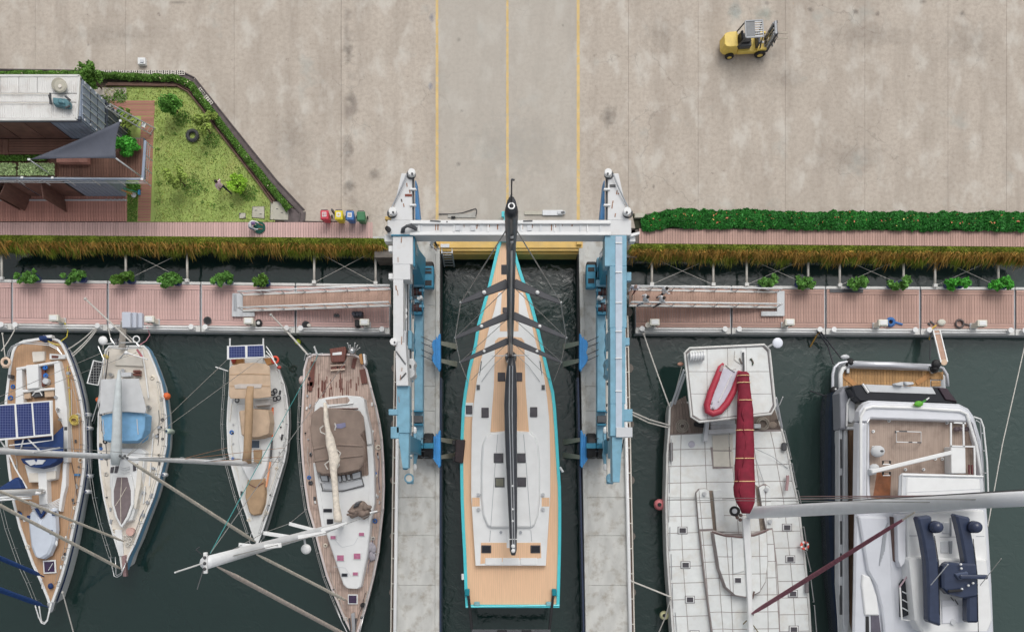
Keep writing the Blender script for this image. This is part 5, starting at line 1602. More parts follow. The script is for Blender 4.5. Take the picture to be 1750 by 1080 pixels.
for u, v, w, h in ((863, 530, 8, 9), (857, 644, 13, 15), (886, 644, 13, 15), (829, 705, 12.5, 17), (912, 704, 12.5, 17)):
    hatch(Y, u, v, w, h, zc + .03, smoked, smoked)
top(Y, 'side_plate', [(794, 688), (809, 688), (809, 712), (793, 712)], zy - .06, zy - .14, white, 0, .01)
hatch(Y, 801.5, 700, 11, 15, zy - .04, smoked, smoked)
for u, v, mt in ((852, 782.5, smoked), (890, 782.5, smoked), (854, 824, M('olive_hatch', C(118, 118, 104), .3, var=.15)), (891, 823.5, smoked)):
    hatch(Y, u, v, 16.5, 16.5, zc + .28, darkgrey, mt)
top(Y, 'cockpit_sole', [(822, 927), (924, 927), (925, 953), (821, 963)], zc + .014, zc - .06, teak_new, 0, 0)
for a, b in ((829, 858), (859, 888), (889, 918)): top(Y, 'seat', [(a, 953), (b, 953), (b, 965), (a, 965)], zc + .05, zc - .2, white, 0, .03)
top(Y, 'companion_frame', [(865, 905), (882, 905), (881, 936), (866, 936)], zc + .03, zc - .1, white, 0, .02)
for u in (831, 915): hatch(Y, u, 938, 17, 13.5, zc + .03, smoked, glass_dark)
for u in (856, 890): MB().cyl(P(u, 909, zc), .09, .12, 10).build('deck_light', grey, Y)
# boom, mast, spreaders, standing rigging
m = MB()
m.loft([(612, 869, 880), (628, 866, 882), (650, 863.5, 883), (690, 861.5, 884), (740, 862.5, 883.5), (800, 865, 884), (850, 867.5, 884), (900, 870, 884), (940, 871, 883), (948, 873.5, 881)], 2.2, .26, 10)
m.build('boom', carbon, Y, smooth=True)
for u0, u1 in ((871, 875.5), (876, 879)):
    line(Y, 'boom_track', [(u0, 625, 2.5), (u0 - 1, 700, 2.52), (u1, 900, 2.5), (u1 + 1, 940, 2.46)], .035, steel)
for v in (830, 870, 890): MB().ball(P(876, v, 2.5), .07).build('boom_block', white, Y)
for v in (933, 941): MB().ball(P(877, v, 2.48), (.13, .13, .09)).build('boom_end_block', white, Y)
line(Y, 'boom_strap', [(868, 921, 2.3), (877, 921, 2.5), (886, 921, 2.3)], .03, white)
bX, bY = P(872, 606, .6).x, P(872, 606, .6).y
def MZ(z, dx=0, dy=0): return Vector((bX * (1 - (z / 29) * .9) + dx, bY + dy - .05 * z / 29, z))
m = MB()
zs = [.6, 3, 8, 14, 20, 24.2, 25.6, 27.4, 28.0]
ws = [.17, .17, .17, .17, .165, .16, .19, .20, .13]
vs, fs = [], []
for z, w_ in zip(zs, ws):
    for j in range(12):
        t = 2 * math.pi * j / 12
        vs.append(MZ(z, w_ * math.cos(t), (.30 if z < 24 else .24) * math.sin(t)))
for i in range(len(zs) - 1):
    for j in range(12): fs.append([i * 12 + j, i * 12 + (j + 1) % 12, (i + 1) * 12 + (j + 1) % 12, (i + 1) * 12 + j])
fs += [list(range(12))[::-1], [(len(zs) - 1) * 12 + j for j in range(12)]]
m.add(vs, fs).build('mast', carbon, Y, smooth=True)
MB().tube([MZ(3, .02, -.31), MZ(14, .02, -.31), MZ(24.5, .02, -.3)], .035, 6).build('mast_track', steel, Y)
MB().tube([MZ(28.0, 0, .1), MZ(29.6, 0, .1)], .02, 6).build('antenna', darkgrey, Y)
MB().tube([MZ(29.6, 0, .1), MZ(29.62, .07, .08)], .03, 6).build('wind_vane', darkgrey, Y)
MB().ring(MZ(28.02, 0, -.05), .08, .03, 12).build('masthead_ring', steel, Y)
for z in (25.4, 25.9): MB().ball(MZ(z, .02, -.27), .06).build('masthead_block', steel, Y)
tipw = {}
for z, ut, vt in ((6.0, 86.5, 618.5), (13.0, 95, 577), (19.2, 85.5, 517)):
    for s in (-1, 1):
        tp = P(872.8 + s * ut, vt, z); a = MZ(z, s * .12, -.05)
        m = MB(); k = tp - a; d = Vector((-k.y, k.x, 0)).normalized()
        w0, w1 = .19, .08
        m.add([a - d * w0, a + d * w0, tp + d * w1, tp - d * w1, a - d * w0 - Vector((0, 0, .09)), a + d * w0 - Vector((0, 0, .09)), tp + d * w1 - Vector((0, 0, .05)), tp - d * w1 - Vector((0, 0, .05))], [[0, 1, 2, 3], [7, 6, 5, 4], [0, 4, 5, 1], [2, 6, 7, 3], [1, 5, 6, 2], [3, 7, 4, 0]])
        sp = m.build('spreader', carbon, Y, bevel=.03)
        MB().ball(a.lerp(tp, .5) + Vector((0, 0, .05)), .085).build('spreader_light', white, sp)
        MB().ball(tp, .06).build('spreader_tip', steel, sp)
        tipw[z, s] = tp
for s in (-1, 1):
    ch = P(872.8 + s * 73, 653, zy)
    MB().tube([ch, tipw[6.0, s], tipw[13.0, s], tipw[19.2, s], MZ(26.5)], .022, 5).build('shroud', wire, Y)
    MB().tube([tipw[6.0, s], MZ(12.6)], .016, 5).build('shroud', wire, Y)
    MB().tube([tipw[13.0, s], MZ(18.8)], .016, 5).build('shroud', wire, Y)
    MB().tube([P(872.8 + s * 68, 650, zy), MZ(6.0)], .016, 5).build('shroud', wire, Y)
MB().tube([P(867, 360, .65), MZ(28.2, 0, .2)], .03, 6).build('forestay', darkgrey, Y)
MB().tube([P(856, 608, 1.6), P(892, 607, 1.6)], .03, 6).build('halyard_bar', alu, Y)
line(Y, 'vang_bar', [(840, 608, 1.2), (904, 607, 1.2)], .03, alu)
MB().cyl(P(873, 612, .62), .36, .5, 12).build('mast_collar', darkgrey, Y)
for u, v in ((866, 608), (880, 608), (868, 618), (878, 618)): MB().ball(P(u, v, 1.1), .1).build('mast_winch', steel, Y)
# stern arms and boarding bar
for s in (-1, 1):
    MB().bar(P(872.8 + s * 73, 1012, .45), P(872.8 + s * 66, 1076, .25), .16, .16).build('stern_arm', black, Y, bevel=.03)
    top(Y, 'arm_bracket', [(872.8 + s * 78, 1006), (872.8 + s * 70, 1006), (872.8 + s * 71, 1018), (872.8 + s * 79, 1018)], .55, .3, teal_dark, 0, .04)
MB().bar(P(806, 1078, .3), P(941, 1078, .3), .22, .18).build('stern_bar', darkgrey, Y, bevel=.03)
for u in (858, 900): MB().bar(P(u - 8, 1078, .42), P(u + 8, 1078, .42), .16, .1).build('bar_grip', black, Y, bevel=.02)
for u in (815, 938): top(Y, 'stern_cleat', [(u - 5, 1028), (u + 5, 1028), (u + 5, 1035), (u - 5, 1035)], .42, .25, M('grey_teal', C(130, 176, 182), .4), 0, .04)
line(Y, 'stern_rail', [(796, 1036.5, zy + .02), (956, 1034, zy + .02)], .07, teal, 8)
line(Y, 'fairlead', [(790.5, 980, zy + .02), (791, 990, zy + .02)], .09, white)
line(Y, 'fairlead', [(957, 798, zy), (962, 806, zy - .1)], .08, white)
# ---------------------------------------------------------------- boat 1: ketch with solar panels, far left
B1 = thing('sailboat', 'teak decked sailboat at far left with large navy solar panels and upturned white dinghy', 'sailboat', P(80, 800, -1.5))
z1 = -.7
st = [(577, 68, 92), (581, 40, 102), (588, 26, 108), (600, 20, 114), (620, 16, 122), (650, 12, 132), (684, 8, 140), (720, 7, 145), (760, 9, 146), (800, 13, 145), (830, 17, 141), (858, 21, 136), (902, 32, 127), (936, 44, 120), (964, 54, 113), (994, 68, 104), (1024, 80, 93), (1037, 84, 88)]
ST1 = st
hull(B1, st, z1, white, .84, .95, .16, .08)
stripe(B1, st, z1 - .46, z1 - .26, navy, z1)
deck(B1, st, z1, teak, .14, .06)
cz = z1 + .35
top(B1, 'coaming', [(92, 618), (101, 618), (108, 650), (114, 700), (116, 750), (116, 790), (108, 790), (108, 730), (94, 700), (93, 650)], cz, z1 - .1, white)
top(B1, 'coaming', [(28, 630), (37, 629), (38, 660), (40, 690), (26, 690)], cz, z1 - .1, white)
top(B1, 'coaming', [(27, 628), (100, 616), (100, 620), (27, 633)], cz + .03, z1 - .1, white)
top(B1, 'coaming', [(26, 667), (92, 662), (93, 666), (26, 672)], cz - .03, z1 - .1, white)
top(B1, 'cockpit_table', [(44, 624), (65, 622), (66, 663), (46, 665)], cz + .12, z1, white)
top(B1, 'seat', [(69, 624), (76, 623), (77, 660), (69, 661)], z1 + .12, z1 - .1, teak_brown)
for u, v in ((77, 628), (78, 642)):
    m = MB(); m.ring(P(u, v, z1 + .2), .12, .05, 14); m.ring(P(u + 1, v, z1 + .28), .09, .05, 12); m.build('rope_coil', M('blue_rope', C(40, 110, 190), .6), B1)
MB().cyl(P(82, 652, z1), .2, .3, 12).build('bucket', palegrey, B1, bevel=.02)
top(B1, 'cushion', [(40, 671), (52, 669), (52, 681), (40, 682)], z1 + .2, z1, beige)
top(B1, 'cushion', [(75, 667), (92, 665), (92, 678), (76, 679)], z1 + .2, z1, beige)
top(B1, 'companion_box', [(53, 669), (73, 667), (74, 678), (55, 680)], z1 + .22, z1, darkgrey, .03)
line(B1, 'companion_rail', [(55, 676, z1 + .28), (60, 670, z1 + .3), (68, 669, z1 + .3), (72, 676, z1 + .28)], .035, white)
top(B1, 'seat_locker', [(54, 601), (76, 600), (75, 616), (56, 619)], z1 + .15, z1 - .1, cream)
top(B1, 'locker', [(84, 604), (112, 606), (110, 613), (84, 614)], z1 + .15, z1 - .1, white)
top(B1, 'locker_lid', [(88, 607), (100, 608), (99, 612), (88, 612)], z1 + .18, z1 + .1, teak_brown, 0, .01)
for u, v in ((101, 700), (97, 679), (104, 717), (118, 638)):
    MB().cyl(P(u, v, cz - .05), .13, .17, 12, .1).build('winch', steel, B1)
for u, v in ((16, 643), (112, 732), (112, 770)):
    top(B1, 'fairlead', [(u - 2.5, v - 3), (u + 2.5, v - 3), (u + 2.5, v + 3), (u - 2.5, v + 3)], cz + .02, z1, darkgrey, 0, .01)
# solar array on its frame
zs_ = .95
fr = MB().poly([(-6, 692), (87, 684), (89, 744), (-6, 753)], zs_, zs_ - .08).build('solar_frame', white, B1)
for q in ([(-6, 693.5), (24, 691.5), (27, 747), (-6, 749.5)], [(27.5, 691), (53, 689), (57, 744), (31, 746.5)], [(56, 688.5), (84, 686.5), (86, 741), (60, 743.5)]):
    MB().poly(q, zs_ + .02, zs_ - .02).build('solar_panel', solar_blue, fr, bevel=.006)
for q in ([(89, 684), (90, 752), (60, 756), (16, 761)],): line(B1, 'bimini_rail', [(*p, zs_ - .05) for p in q], .04, white)
top(B1, 'bimini', [(24, 752), (90, 745), (108, 728), (108, 776), (26, 778)], .55, .48, navy, 0, .02)
for q in ([(40, 750), (33, 776)], [(48, 750), (76, 778)], [(0, 752), (14, 772), (26, 800), (46, 834)]): line(B1, 'bimini_pole', [(*q[0], .75)] + [(*p, .5) for p in q[1:]], .05, white)
top(B1, 'spray_hood', [(32, 782), (100, 782), (97, 790), (84, 797), (66, 801), (52, 799), (38, 792)], .25, -.4, navy, .05, .05)
for q in ([(42, 787), (58, 785), (62, 792), (52, 796)], [(64, 785), (78, 786), (72, 793), (60, 794)]): top(B1, 'hood_window', q, .30, .24, palegrey, 0, .01)
# cabin trunk, spine, pads
top(B1, 'cabin', [(40, 793), (98, 790), (95, 819), (82, 822), (64, 824), (48, 823)], cz, z1 - .1, white, .04, .05)
top(B1, 'deck_pad', [(49, 808), (65, 808), (65, 824), (49, 824)], cz + .03, cz - .1, cream, 0, .02)
top(B1, 'deck_pad', [(79, 806), (95, 804), (95, 818), (79, 820)], cz + .03, cz - .1, cream, 0, .02)
top(B1, 'cabin_spine', [(64, 806), (80, 806), (82, 862), (66, 864)], cz + .03, z1 - .1, white, .03, .03)
top(B1, 'side_rail', [(107, 790), (114, 790), (113, 830), (108, 850), (104, 875), (99, 872), (103, 840), (106, 815)], cz - .1, z1 - .1, white, .02, .02)
for i in range(7):
    line(B1, 'slat', [(50 + i, 856 + i * 3, z1 + .22), (66, 862.5 + i * 2.3, z1 + .26), (84, 861 + i * 2.4, z1 + .26), (104 - i * .8, 851 + i * 3.2, z1 + .22)], .035, white)
hatch(B1, 85, 968, 22, 23, z1 + .02, white, purple_dark, rot=.06)
line(B1, 'hatch_bar', [(83, 974, z1 + .1), (90, 962, z1 + .1)], .02, white)
MB().ball(P(86.5, 1001, z1 + .1), (.17, .2, .14)).build('ventilator', navy, B1, smooth=True)
for u, v in ((73, 1001), (101, 996), (113, 920)): MB().box(P(u, v, z1), (.1, .32, .1)).build('cleat', white, B1)
line(B1, 'deck_line', [(122, 790, z1), (127, 812, z1), (130, 835, z1), (132, 850, z1)], .02, rope_dark)
line(B1, 'jack_line', [(122, 665, z1), (122, 735, z1), (126, 776, z1)], .03, rope_white)
line(B1, 'dock_line', [(115, 625, z1 + .05), (118, 660, z1), (120, 700, z1), (118, 725, z1)], .035, rope_yellow)
m = MB()
for i in range(7): m.ring(P(127 + (i % 3) - 1, 715 + i * .8, z1 + .03 + i * .03), .22 + .05 * (i % 2), .03, 14, 5)
m.build('rope_coil', rope_yellow, B1)
MB().box(P(132, 811, z1 + .05), (.34, .14, .1)).build('blue_bag', M('blue_bag', C(60, 120, 170), .7), B1)
# stern gear
top(B1, 'outboard_cover', [(64, 573), (78, 571), (82, 580), (68, 584), (64, 580)], .1, -.5, navy, .06, .06)
top(B1, 'bracket', [(72, 573), (88, 572), (88, 577), (74, 577)], 0, -.4, white)
for o in (0, 3): line(B1, 'stern_rail', [(12 + o, 610, -.1), (14 + o, 601, -.1), (20 + o, 592, -.1), (32 + o, 587, -.1), (60, 585 + o, -.1), (84, 587 + o, -.1), (98, 594 + o, -.1), (106, 606, -.1)], .035, steel)
m = MB(); m.ring(P(10, 619, -.05), .25, .09, 18, 8); m.build('lifebuoy', M('beige_buoy', C(226, 200, 178), .5), B1, smooth=True)
MB().box(P(10, 626, -.1), (.4, .2, .15)).build('buoy_bag', M('beige_bag', C(216, 196, 170), .7), B1, bevel=.03)
line(B1, 'yellow_strop', [(82, 583, -.2), (92, 588, -.2), (104, 590, -.3)], .05, rope_yellow)
lifeline(B1, st, 1, 640, 1000, z1)
lifeline(B1, st, -1, 800, 1030, z1, ins=-.5)
for o in (0, .3):
    pulpit(B1, [(60 + o * 22, 1034, z1 + .55 - o), (66 + o * 12, 1054, z1 + .6 - o), (71, 1064 - o * 8, z1 + .62 - o), (76, 1066 - o * 8, z1 + .62 - o), (81, 1060 - o * 6, z1 + .6 - o), (88 - o * 4, 1030, z1 + .55 - o)], .04)
top(B1, 'bow_roller', [(80, 1030), (94, 1028), (90, 1044), (84, 1048)], z1 + .06, z1 - .2, steel, 0, .02)
b, t = mast(B1, 74, 840, z1 + .3, 19, .20, .13, white)
m = MB(); m.loft([(10, 838, 846), (30, 837.5, 847.5), (55, 838.5, 846.5), (70, 840, 845)], .6, .16, 8, 'u'); m.build('boom', white, B1, smooth=True)
for v, r in ((846.5, .06), (851, .05)): line(B1, 'spinnaker_pole', [(-20, v + 5, .7), (30, v + 1, .6), (54, v, .5)], r * 1.3, white, 8)
top(B1, 'sail_bag', [(-10, 838), (4, 828), (26, 814), (32, 820), (39, 835), (10, 837)], .9, .5, navy, .05, .05)
for i in range(3): MB().ball(P(66 + i * 4, 838 + i, z1 + .5), (.14, .1, .1)).build('mast_winch', steel, B1)
for (u, v, zz, r, nm) in ((75, 985, z1, .15, 'furled_staysail'), (82, 1037, z1, .17, 'furled_headsail')):
    a = P(u, v, zz + .1); c = Vector((t.x, t.y + .05, 19 if u > 80 else 14))
    pts = [a.lerp(c, f) for f in (0, .03, .05, .10, .16, .24, .34, .5, .7, .9, 1)]
    MB().tube(pts, [.04, .05, r * .8, r, r * .9, r, r * .9, r * .8, r * .7, .08, .03], 8).build(nm, blue_sail, B1, smooth=True)
# ---------------------------------------------------------------- boat 2: cream deck, blue dodger
B2 = thing('sailboat', 'cream decked sailboat with sky blue spray hood, grey awning and radar dome at the stern', 'sailboat', P(220, 800, -1.5))
z2 = -.75
st = [(590, 186, 246), (598, 179, 254), (626, 173, 266), (654, 170, 276), (680, 168.5, 281), (708, 167, 284.5), (735, 166, 286), (762, 166, 285), (786, 168, 280.5), (810, 170, 274.5), (850, 176, 263), (894, 186, 245), (930, 197, 231), (952, 204, 220), (975, 207, 212)]
ST2 = st
hull(B2, st, z2, white, .84, .95, .10, .06)
stripe(B2, st, z2 - .62, z2 - .12, M('powder_blue_stripe', C(120, 170, 206), .3, var=.05), z2)
deck(B2, st, z2, M('cream_deck', C(226, 219, 208), .6, var=.06, scale=2, dirt=.35, dcol=C(186, 170, 148)), .08, .05)
def side_cabin(root, pts, z, z0, mat, nm='cabin'): return top(root, nm, pts, z, z0, mat, .05, .05)
side_cabin(B2, [(186, 770), (192, 765), (240, 765), (250, 772), (246, 800), (238, 850), (226, 890), (206, 896), (196, 870), (186, 830)], z2 + .35, z2 - .1, white)
top(B2, 'cabin_wing', [(236, 790), (244, 780), (240, 830), (232, 870), (228, 868)], z2 + .42, z2, cream, 0, .02)
for q in ([(189, 798), (195, 797), (193, 808), (188, 808)], [(197, 796), (203, 796), (200, 808), (195, 808)], [(227, 793), (232, 793), (232, 804), (227, 805)], [(234, 792), (240, 791), (239, 803), (234, 804)]):
    top(B2, 'hatch', q, z2 + .40, z2 + .2, smoked, 0, .01)
for v in (800, 804, 809): line(B2, 'grab_bar', [(206, v - 2, z2 + .45), (213, v, z2 + .5), (222, v - 3, z2 + .45)], .025, steel)
aw = top(B2, 'awning', [(172, 648), (198, 647), (237, 647), (250, 700), (248, 706), (208, 703), (192, 703), (170, 708)], .75, .70, grey_canvas, 0, .02)
top(B2, 'spray_hood', [(169.5, 709), (180, 705), (198, 702), (220, 702), (240, 704), (251, 709), (249, 735), (244, 750), (236, 756), (208, 757), (175, 755)], .45, -.3, blue_canvas, .10, .08)
for u in (177, 235): line(B2, 'hood_strap', [(u - 1, 716, .48), (u, 730, .5), (u + 1, 742, .46)], .03, grey_canvas)
m = MB(); m.loft([(632, 202, 206), (660, 197, 208), (700, 193, 208), (740, 192, 208), (775, 189, 208), (795, 190, 204)], [1.6, 1.7, 1.7, 1.6, 1.4, 1.2], [.08, .2, .26, .28, .3, .15], 10); m.build('sail_cover', sailcover, B2, smooth=True)
b, t = mast(B2, 207, 781, z2 + .3, 18.5, .17, .13, mast_alu)
for k in range(6):
    z = 2 + k * 2.6; MB().ball(Vector((b.x, b.y + .17, z)), .05).build('mast_fitting', darkgrey, B2)
for s in (-1, 1):
    p = Vector((b.x, b.y, 9)); e = p + Vector((s * 1.5, .25, 0)); MB().tube([p, e], .05, 6).build('spreader', alu, B2)
    MB().tube([P(226 + s * 56, 778, z2), e, Vector((t.x, t.y, 17.8))], .016, 5).build('shroud', wire, B2)
MB().tube([P(207, 972, z2 + .1), P(207, 972, z2 + .1).lerp(t, .04), P(207, 972, z2 + .1).lerp(t, .9), t], [.04, .10, .09, .03], 8).build('furled_headsail', rope_tan, B2, smooth=True)
q = P(212, 925, z2 + .1); MB().tube([q, q.lerp(t, .04), q.lerp(t, .8), t], [.03, .08, .075, .03], 8).build('furled_staysail', rope_tan, B2, smooth=True)
MB().tube([P(190, 596, z2), t], .014, 5).build('backstay', wire, B2); MB().tube([P(240, 600, z2), t], .014, 5).build('backstay', wire, B2)
# solar panel over the side
f2 = MB().poly([(159, 615), (177, 619), (168, 659), (148, 655)], .25, .19).build('solar_frame', white, B2)
MB().poly([(160.5, 617), (175.5, 620), (166.5, 657), (150.5, 653.5)], .27, .2).build('solar_panel', solar_black, f2)
line(B2, 'side_rail', [(182, 600, -.1), (178, 640, -.1), (166, 690, -.1), (157, 720, -.15)], .03, steel)
line(B2, 'side_rail', [(186, 600, -.4), (180, 650, -.4), (168, 700, -.4), (160, 724, -.4)], .03, rope_dark)
# stern gear: dome, arch, dish ring
MB().tube([P(175, 600, z2), P(176, 582, 1.2)], .05, 6).build('dome_pole', steel, B2)
m = MB(); m.ball(P(176, 582, 1.3), (.28, .28, .16), 16, 8); m.build('radar_dome', white, B2, smooth=True)
m = MB(); m.ring(P(233, 580, 1.1), .2, .045, 18); m.build('horseshoe_ring', white, B2, smooth=True)
for q in ([(180, 588), (196, 586), (232, 585), (238, 592)], [(184, 594), (210, 596), (240, 594)], [(189, 578), (197, 590), (205, 578)], [(168, 592), (178, 615), (182, 600)], [(205, 612), (215, 602), (220, 590)], [(215, 602), (232, 608), (252, 614)]):
    line(B2, 'stern_rail', [(*p, .3) for p in q], .04, steel)
MB().box(P(198, 582, .5), (.2, .2, .2)).build('camera_box', darkgrey, B2); MB().ball(P(216, 603, .3), .14).build('lamp', white, B2)
m = MB(); m.tube([P(176, 611, .0), P(180, 607, 0), P(184, 612, 0)], .12, 8); m.build('horseshoe_buoy', M('yellow_buoy', C(220, 200, 120), .6), B2)
line(B2, 'danbuoy', [(234, 597, .2), (243, 610, .1)], .07, M('danbuoy_red', C(190, 110, 120), .6))
top(B2, 'seat_locker', [(198, 606), (242, 610), (244, 626), (196, 624)], z2 + .1, z2 - .1, cream)
top(B2, 'box', [(206, 636), (224, 636), (224, 643), (206, 644)], z2 + .3, z2, palegrey)
for u, v in ((192, 641), (213, 634), (243, 680), (256, 696)): MB().cyl(P(u, v, z2), .12, .25, 10).build('winch', steel, B2)
for u, v in ((233, 634.5), (233, 640)): top(B2, 'crate', [(u - 6, v - 2.3), (u + 6, v - 2.3), (u + 6, v + 2.3), (u - 6, v + 2.3)], z2 + .3, z2, teak_brown)
line(B2, 'side_track', [(243, 600, z2 + .1), (249, 640, z2 + .1), (254, 680, z2 + .1)], .05, white)
for v0, v1, uu in ((740, 780, 262), (790, 830, 258), (830, 860, 248)): line(B2, 'deck_rail', [(uu, v0, z2 + .1), (uu - 3, v1, z2 + .1)], .045, white)
for u, v in ((246, 842), (268, 745), (262, 800), (272, 730), (252, 858), (245, 880)): MB().box(P(u, v, z2 + .05), (.16, .2, .14), u).build('deck_block', grey, B2)
MB().box(P(233, 856, z2 + .05), (.2, .22, .12)).build('green_bag', M('green_bag', C(60, 140, 110), .7), B2)
m = MB(); m.cyl(P(225, 908, z2), .26, .25, 14); m.build('rope_drum', M('pink_drum', C(208, 170, 160), .6), B2)
for u, v in ((214, 918), (222, 922), (218, 930)): 
    m = MB(); m.ring(P(u, v, z2 + .1), .12, .04, 12); m.build('rope_coil', rope_white, B2)
top(B2, 'bow_plate', [(196, 905), (208, 905), (211, 950), (203, 950)], z2 + .05, z2 - .1, white, 0, .01)
top(B2, 'anchor', [(208, 950), (214, 948), (216, 985), (210, 985)], z2 + .15, z2 - .1, M('anchor_steel', C(170, 140, 140), .4, .5), 0, .02)
for o in (0, .3):
    pulpit(B2, [(188 + o * 30, 951, z2 + .55 - o), (192 + o * 20, 970, z2 + .6 - o), (195 + o * 10, 984 - o * 10, z2 + .62 - o), (200, 986 - o * 10, z2 + .62 - o), (207, 982 - o * 10, z2 + .6 - o), (215, 962, z2 + .55 - o)], .035)
lifeline(B2, st, -1, 700, 960, z2, ins=-.35); lifeline(B2, st, 1, 640, 930, z2)
# ---------------------------------------------------------------- boat 3: beige canvas
B3 = thing('sailboat', 'white sailboat with beige awnings, twin solar panels and orange pole along its deck', 'sailboat', P(440, 760, -1.5))
z3 = -.8
st = [(606, 400, 455), (616, 393, 470), (634, 392, 478), (656, 391, 486), (676, 390, 490), (700, 388, 493), (725, 387, 493.5), (750, 388, 492), (770, 389, 490), (790, 393, 486), (816, 400, 478), (848, 409, 468), (880, 420, 458), (910, 430, 448), (928, 437, 441)]
ST3 = st
hull(B3, st, z3, white, .84, .95, .08, .05)
stripe(B3, st, z3 - .40, z3 - .24, M('dark_green_stripe', C(40, 70, 70), .3), z3)
deck(B3, st, z3, M('white_deck', (.70, .71, .70), .55, var=.04, scale=2, dirt=.2), .06, .04)
side_cabin(B3, [(404, 690), (462, 690), (466, 720), (464, 760), (456, 800), (448, 820), (424, 822), (412, 800), (406, 750)], z3 + .32, z3 - .1, white)
top(B3, 'awning', [(391.5, 630), (396, 625), (410, 621), (435, 619.5), (455, 622), (461, 627), (463, 678), (440, 681), (394, 681), (391, 676)], .75, .70, beige, 0, .03)
for v in (640, 660): line(B3, 'awning_seam', [(393, v, .76), (425, v - 1, .77), (461, v, .76)], .02, tan_canvas)
top(B3, 'awning_panel', [(400, 658), (408, 656), (448, 656), (446, 663), (402, 664)], .79, .74, M('awning_grey', C(196, 188, 182), .7), 0, .01)
top(B3, 'spray_hood', [(405, 700), (430, 696), (460, 698), (463, 722), (460, 744), (445, 749), (425, 750), (410, 746)], .35, -.5, beige, .10, .08)
top(B3, 'hood_window', [(434, 683), (462, 680), (462, 692), (436, 695)], .3, -.3, M('clear_window', C(190, 186, 182), .2), .03, .02)
m = MB(); m.loft([(660, 422, 434), (680, 419, 433), (720, 418, 432), (745, 417, 431), (770, 416, 430), (792, 413, 430)], [1.6, 1.7, 1.65, 1.6, 1.5, 1.3], [.12, .26, .28, .28, .26, .1], 10); m.build('sail_cover', tan_canvas, B3, smooth=True)
top(B3, 'mast_cover', [(432, 768), (448, 768), (446, 792), (433, 792)], z3 + .45, z3 + .2, tan_canvas, .03, .03)
hatch(B3, 437, 759, 17, 16, z3 + .36, white, M('blue_grey_pane', C(70, 84, 100), .15))
top(B3, 'deck_cover', [(422, 816), (451, 816), (453, 828), (454, 845), (452, 862), (445, 880), (430, 882), (424, 876), (417, 850), (418.5, 832)], z3 + .30, z3 - .1, tan_canvas, .08, .06)
for q in ([(424, 826), (437, 833), (450, 825)],): line(B3, 'cover_crease', [(*p, z3 + .32) for p in q], .035, teak_brown)
for pts, mt in ((((466, 696), (465, 746)), orange), (((465, 752), (462.5, 784)), darkgrey), (((462, 788), (458, 815), (455, 832)), M('pale_orange', C(230, 160, 120), .6))):
    line(B3, 'spinnaker_pole' if mt is darkgrey else 'jack_line', [(*p, z3 + .36) for p in pts], .07, mt, 8)
f3 = MB().poly([(388, 591), (451, 588.5), (453, 611), (388, 614)], .55, .48).build('solar_frame', white, B3)
for q in ([(391.5, 592.5), (418.5, 591.5), (419, 610.5), (391.5, 611.5)], [(423, 591), (449.5, 590.3), (450.5, 609), (423, 610)]): MB().poly(q, .57, .5).build('solar_panel', solar_blue, f3)
for u in (393, 450): line(B3, 'davit', [(u, 614, z3), (u, 600, .3), (u, 578, .45)], .05, white, 7)
for q in ([(455, 592), (462, 602), (468, 614)], [(455, 600), (465, 612), (474, 626)]): line(B3, 'stern_rail', [(*p, .1) for p in q], .04, white)
top(B3, 'stern_seat', [(398, 613), (416, 612), (416, 621), (396, 623)], -.3, -.6, gold_glass); top(B3, 'stern_seat', [(450, 612), (464, 611), (470, 620), (456, 624)], -.3, -.6, gold_glass)
m = MB(); m.ring(P(470, 615, -.1), .2, .07, 16, 7); m.build('lifebuoy', M('red_buoy', C(222, 80, 56), .5), B3, smooth=True)
MB().ball(P(399, 616, -.2), (.15, .2, .12)).build('red_bag', M('red_bag', C(190, 80, 70), .7), B3); MB().ball(P(477, 628, -.3), (.14, .12, .12)).build('red_bag', M('red_bag', C(190, 80, 70), .7), B3)
line(B3, 'fishing_rod', [(368, 627, .2), (390, 634, -.1)], .04, white)
for u, v in ((405, 684), (470, 668), (476, 680), (470, 682), (466, 672)): 
    m = MB(); m.ring(P(u, v, z3 + .1), .13, .04, 12); m.build('rope_coil', rope_dark, B3)
b, t = mast(B3, 436, 793, z3 + .3, 16.5, .16, .09, mast_alu)
for s, mu in ((-1, 388), (1, 486)):
    p = Vector((b.x, b.y, 8)); e = p + Vector((s * 1.2, .2, 0)); MB().tube([p, e], .045, 6).build('spreader', alu, B3)
    MB().tube([P(mu + (-s) * 3, 790, z3), e, Vector((t.x, t.y, 16))], .016, 5).build('shroud', wire, B3)
    MB().tube([P(mu + (-s) * 3, 780, z3), Vector((b.x, b.y, 8))], .016, 5).build('shroud', M('rusty_wire', C(168, 118, 84), .5), B3)
    MB().tube([P(mu, 765, z3), Vector((b.x, b.y + .05, 11))], .014, 5).build('shroud', M('rusty_wire', C(168, 118, 84), .5), B3)
q = P(437, 926, z3 + .1); MB().tube([q, q.lerp(t, .05), q.lerp(t, .12), q.lerp(t, .9), t], [.03, .09, .11, .075, .03], 8).build('furled_headsail', rope_tan, B3, smooth=True)
MB().tube([P(395, 608, z3), t], .014, 5).build('backstay', wire, B3); MB().tube([P(455, 606, z3), t], .014, 5).build('backstay', wire, B3)
for k in range(4): MB().ball(t + Vector((.15 - .1 * k, .08 * (k % 2), .1)), .06).build('masthead_fitting', darkgrey, B3)
lifeline(B3, st, -1, 634, 910, z3, ins=-.14); lifeline(B3, st, 1, 634, 910, z3)
pulpit(B3, [(430, 908, z3 + .5), (426, 926, z3 + .6), (432, 936, z3 + .6), (440, 938, z3 + .6), (447, 922, z3 + .5)], .03)
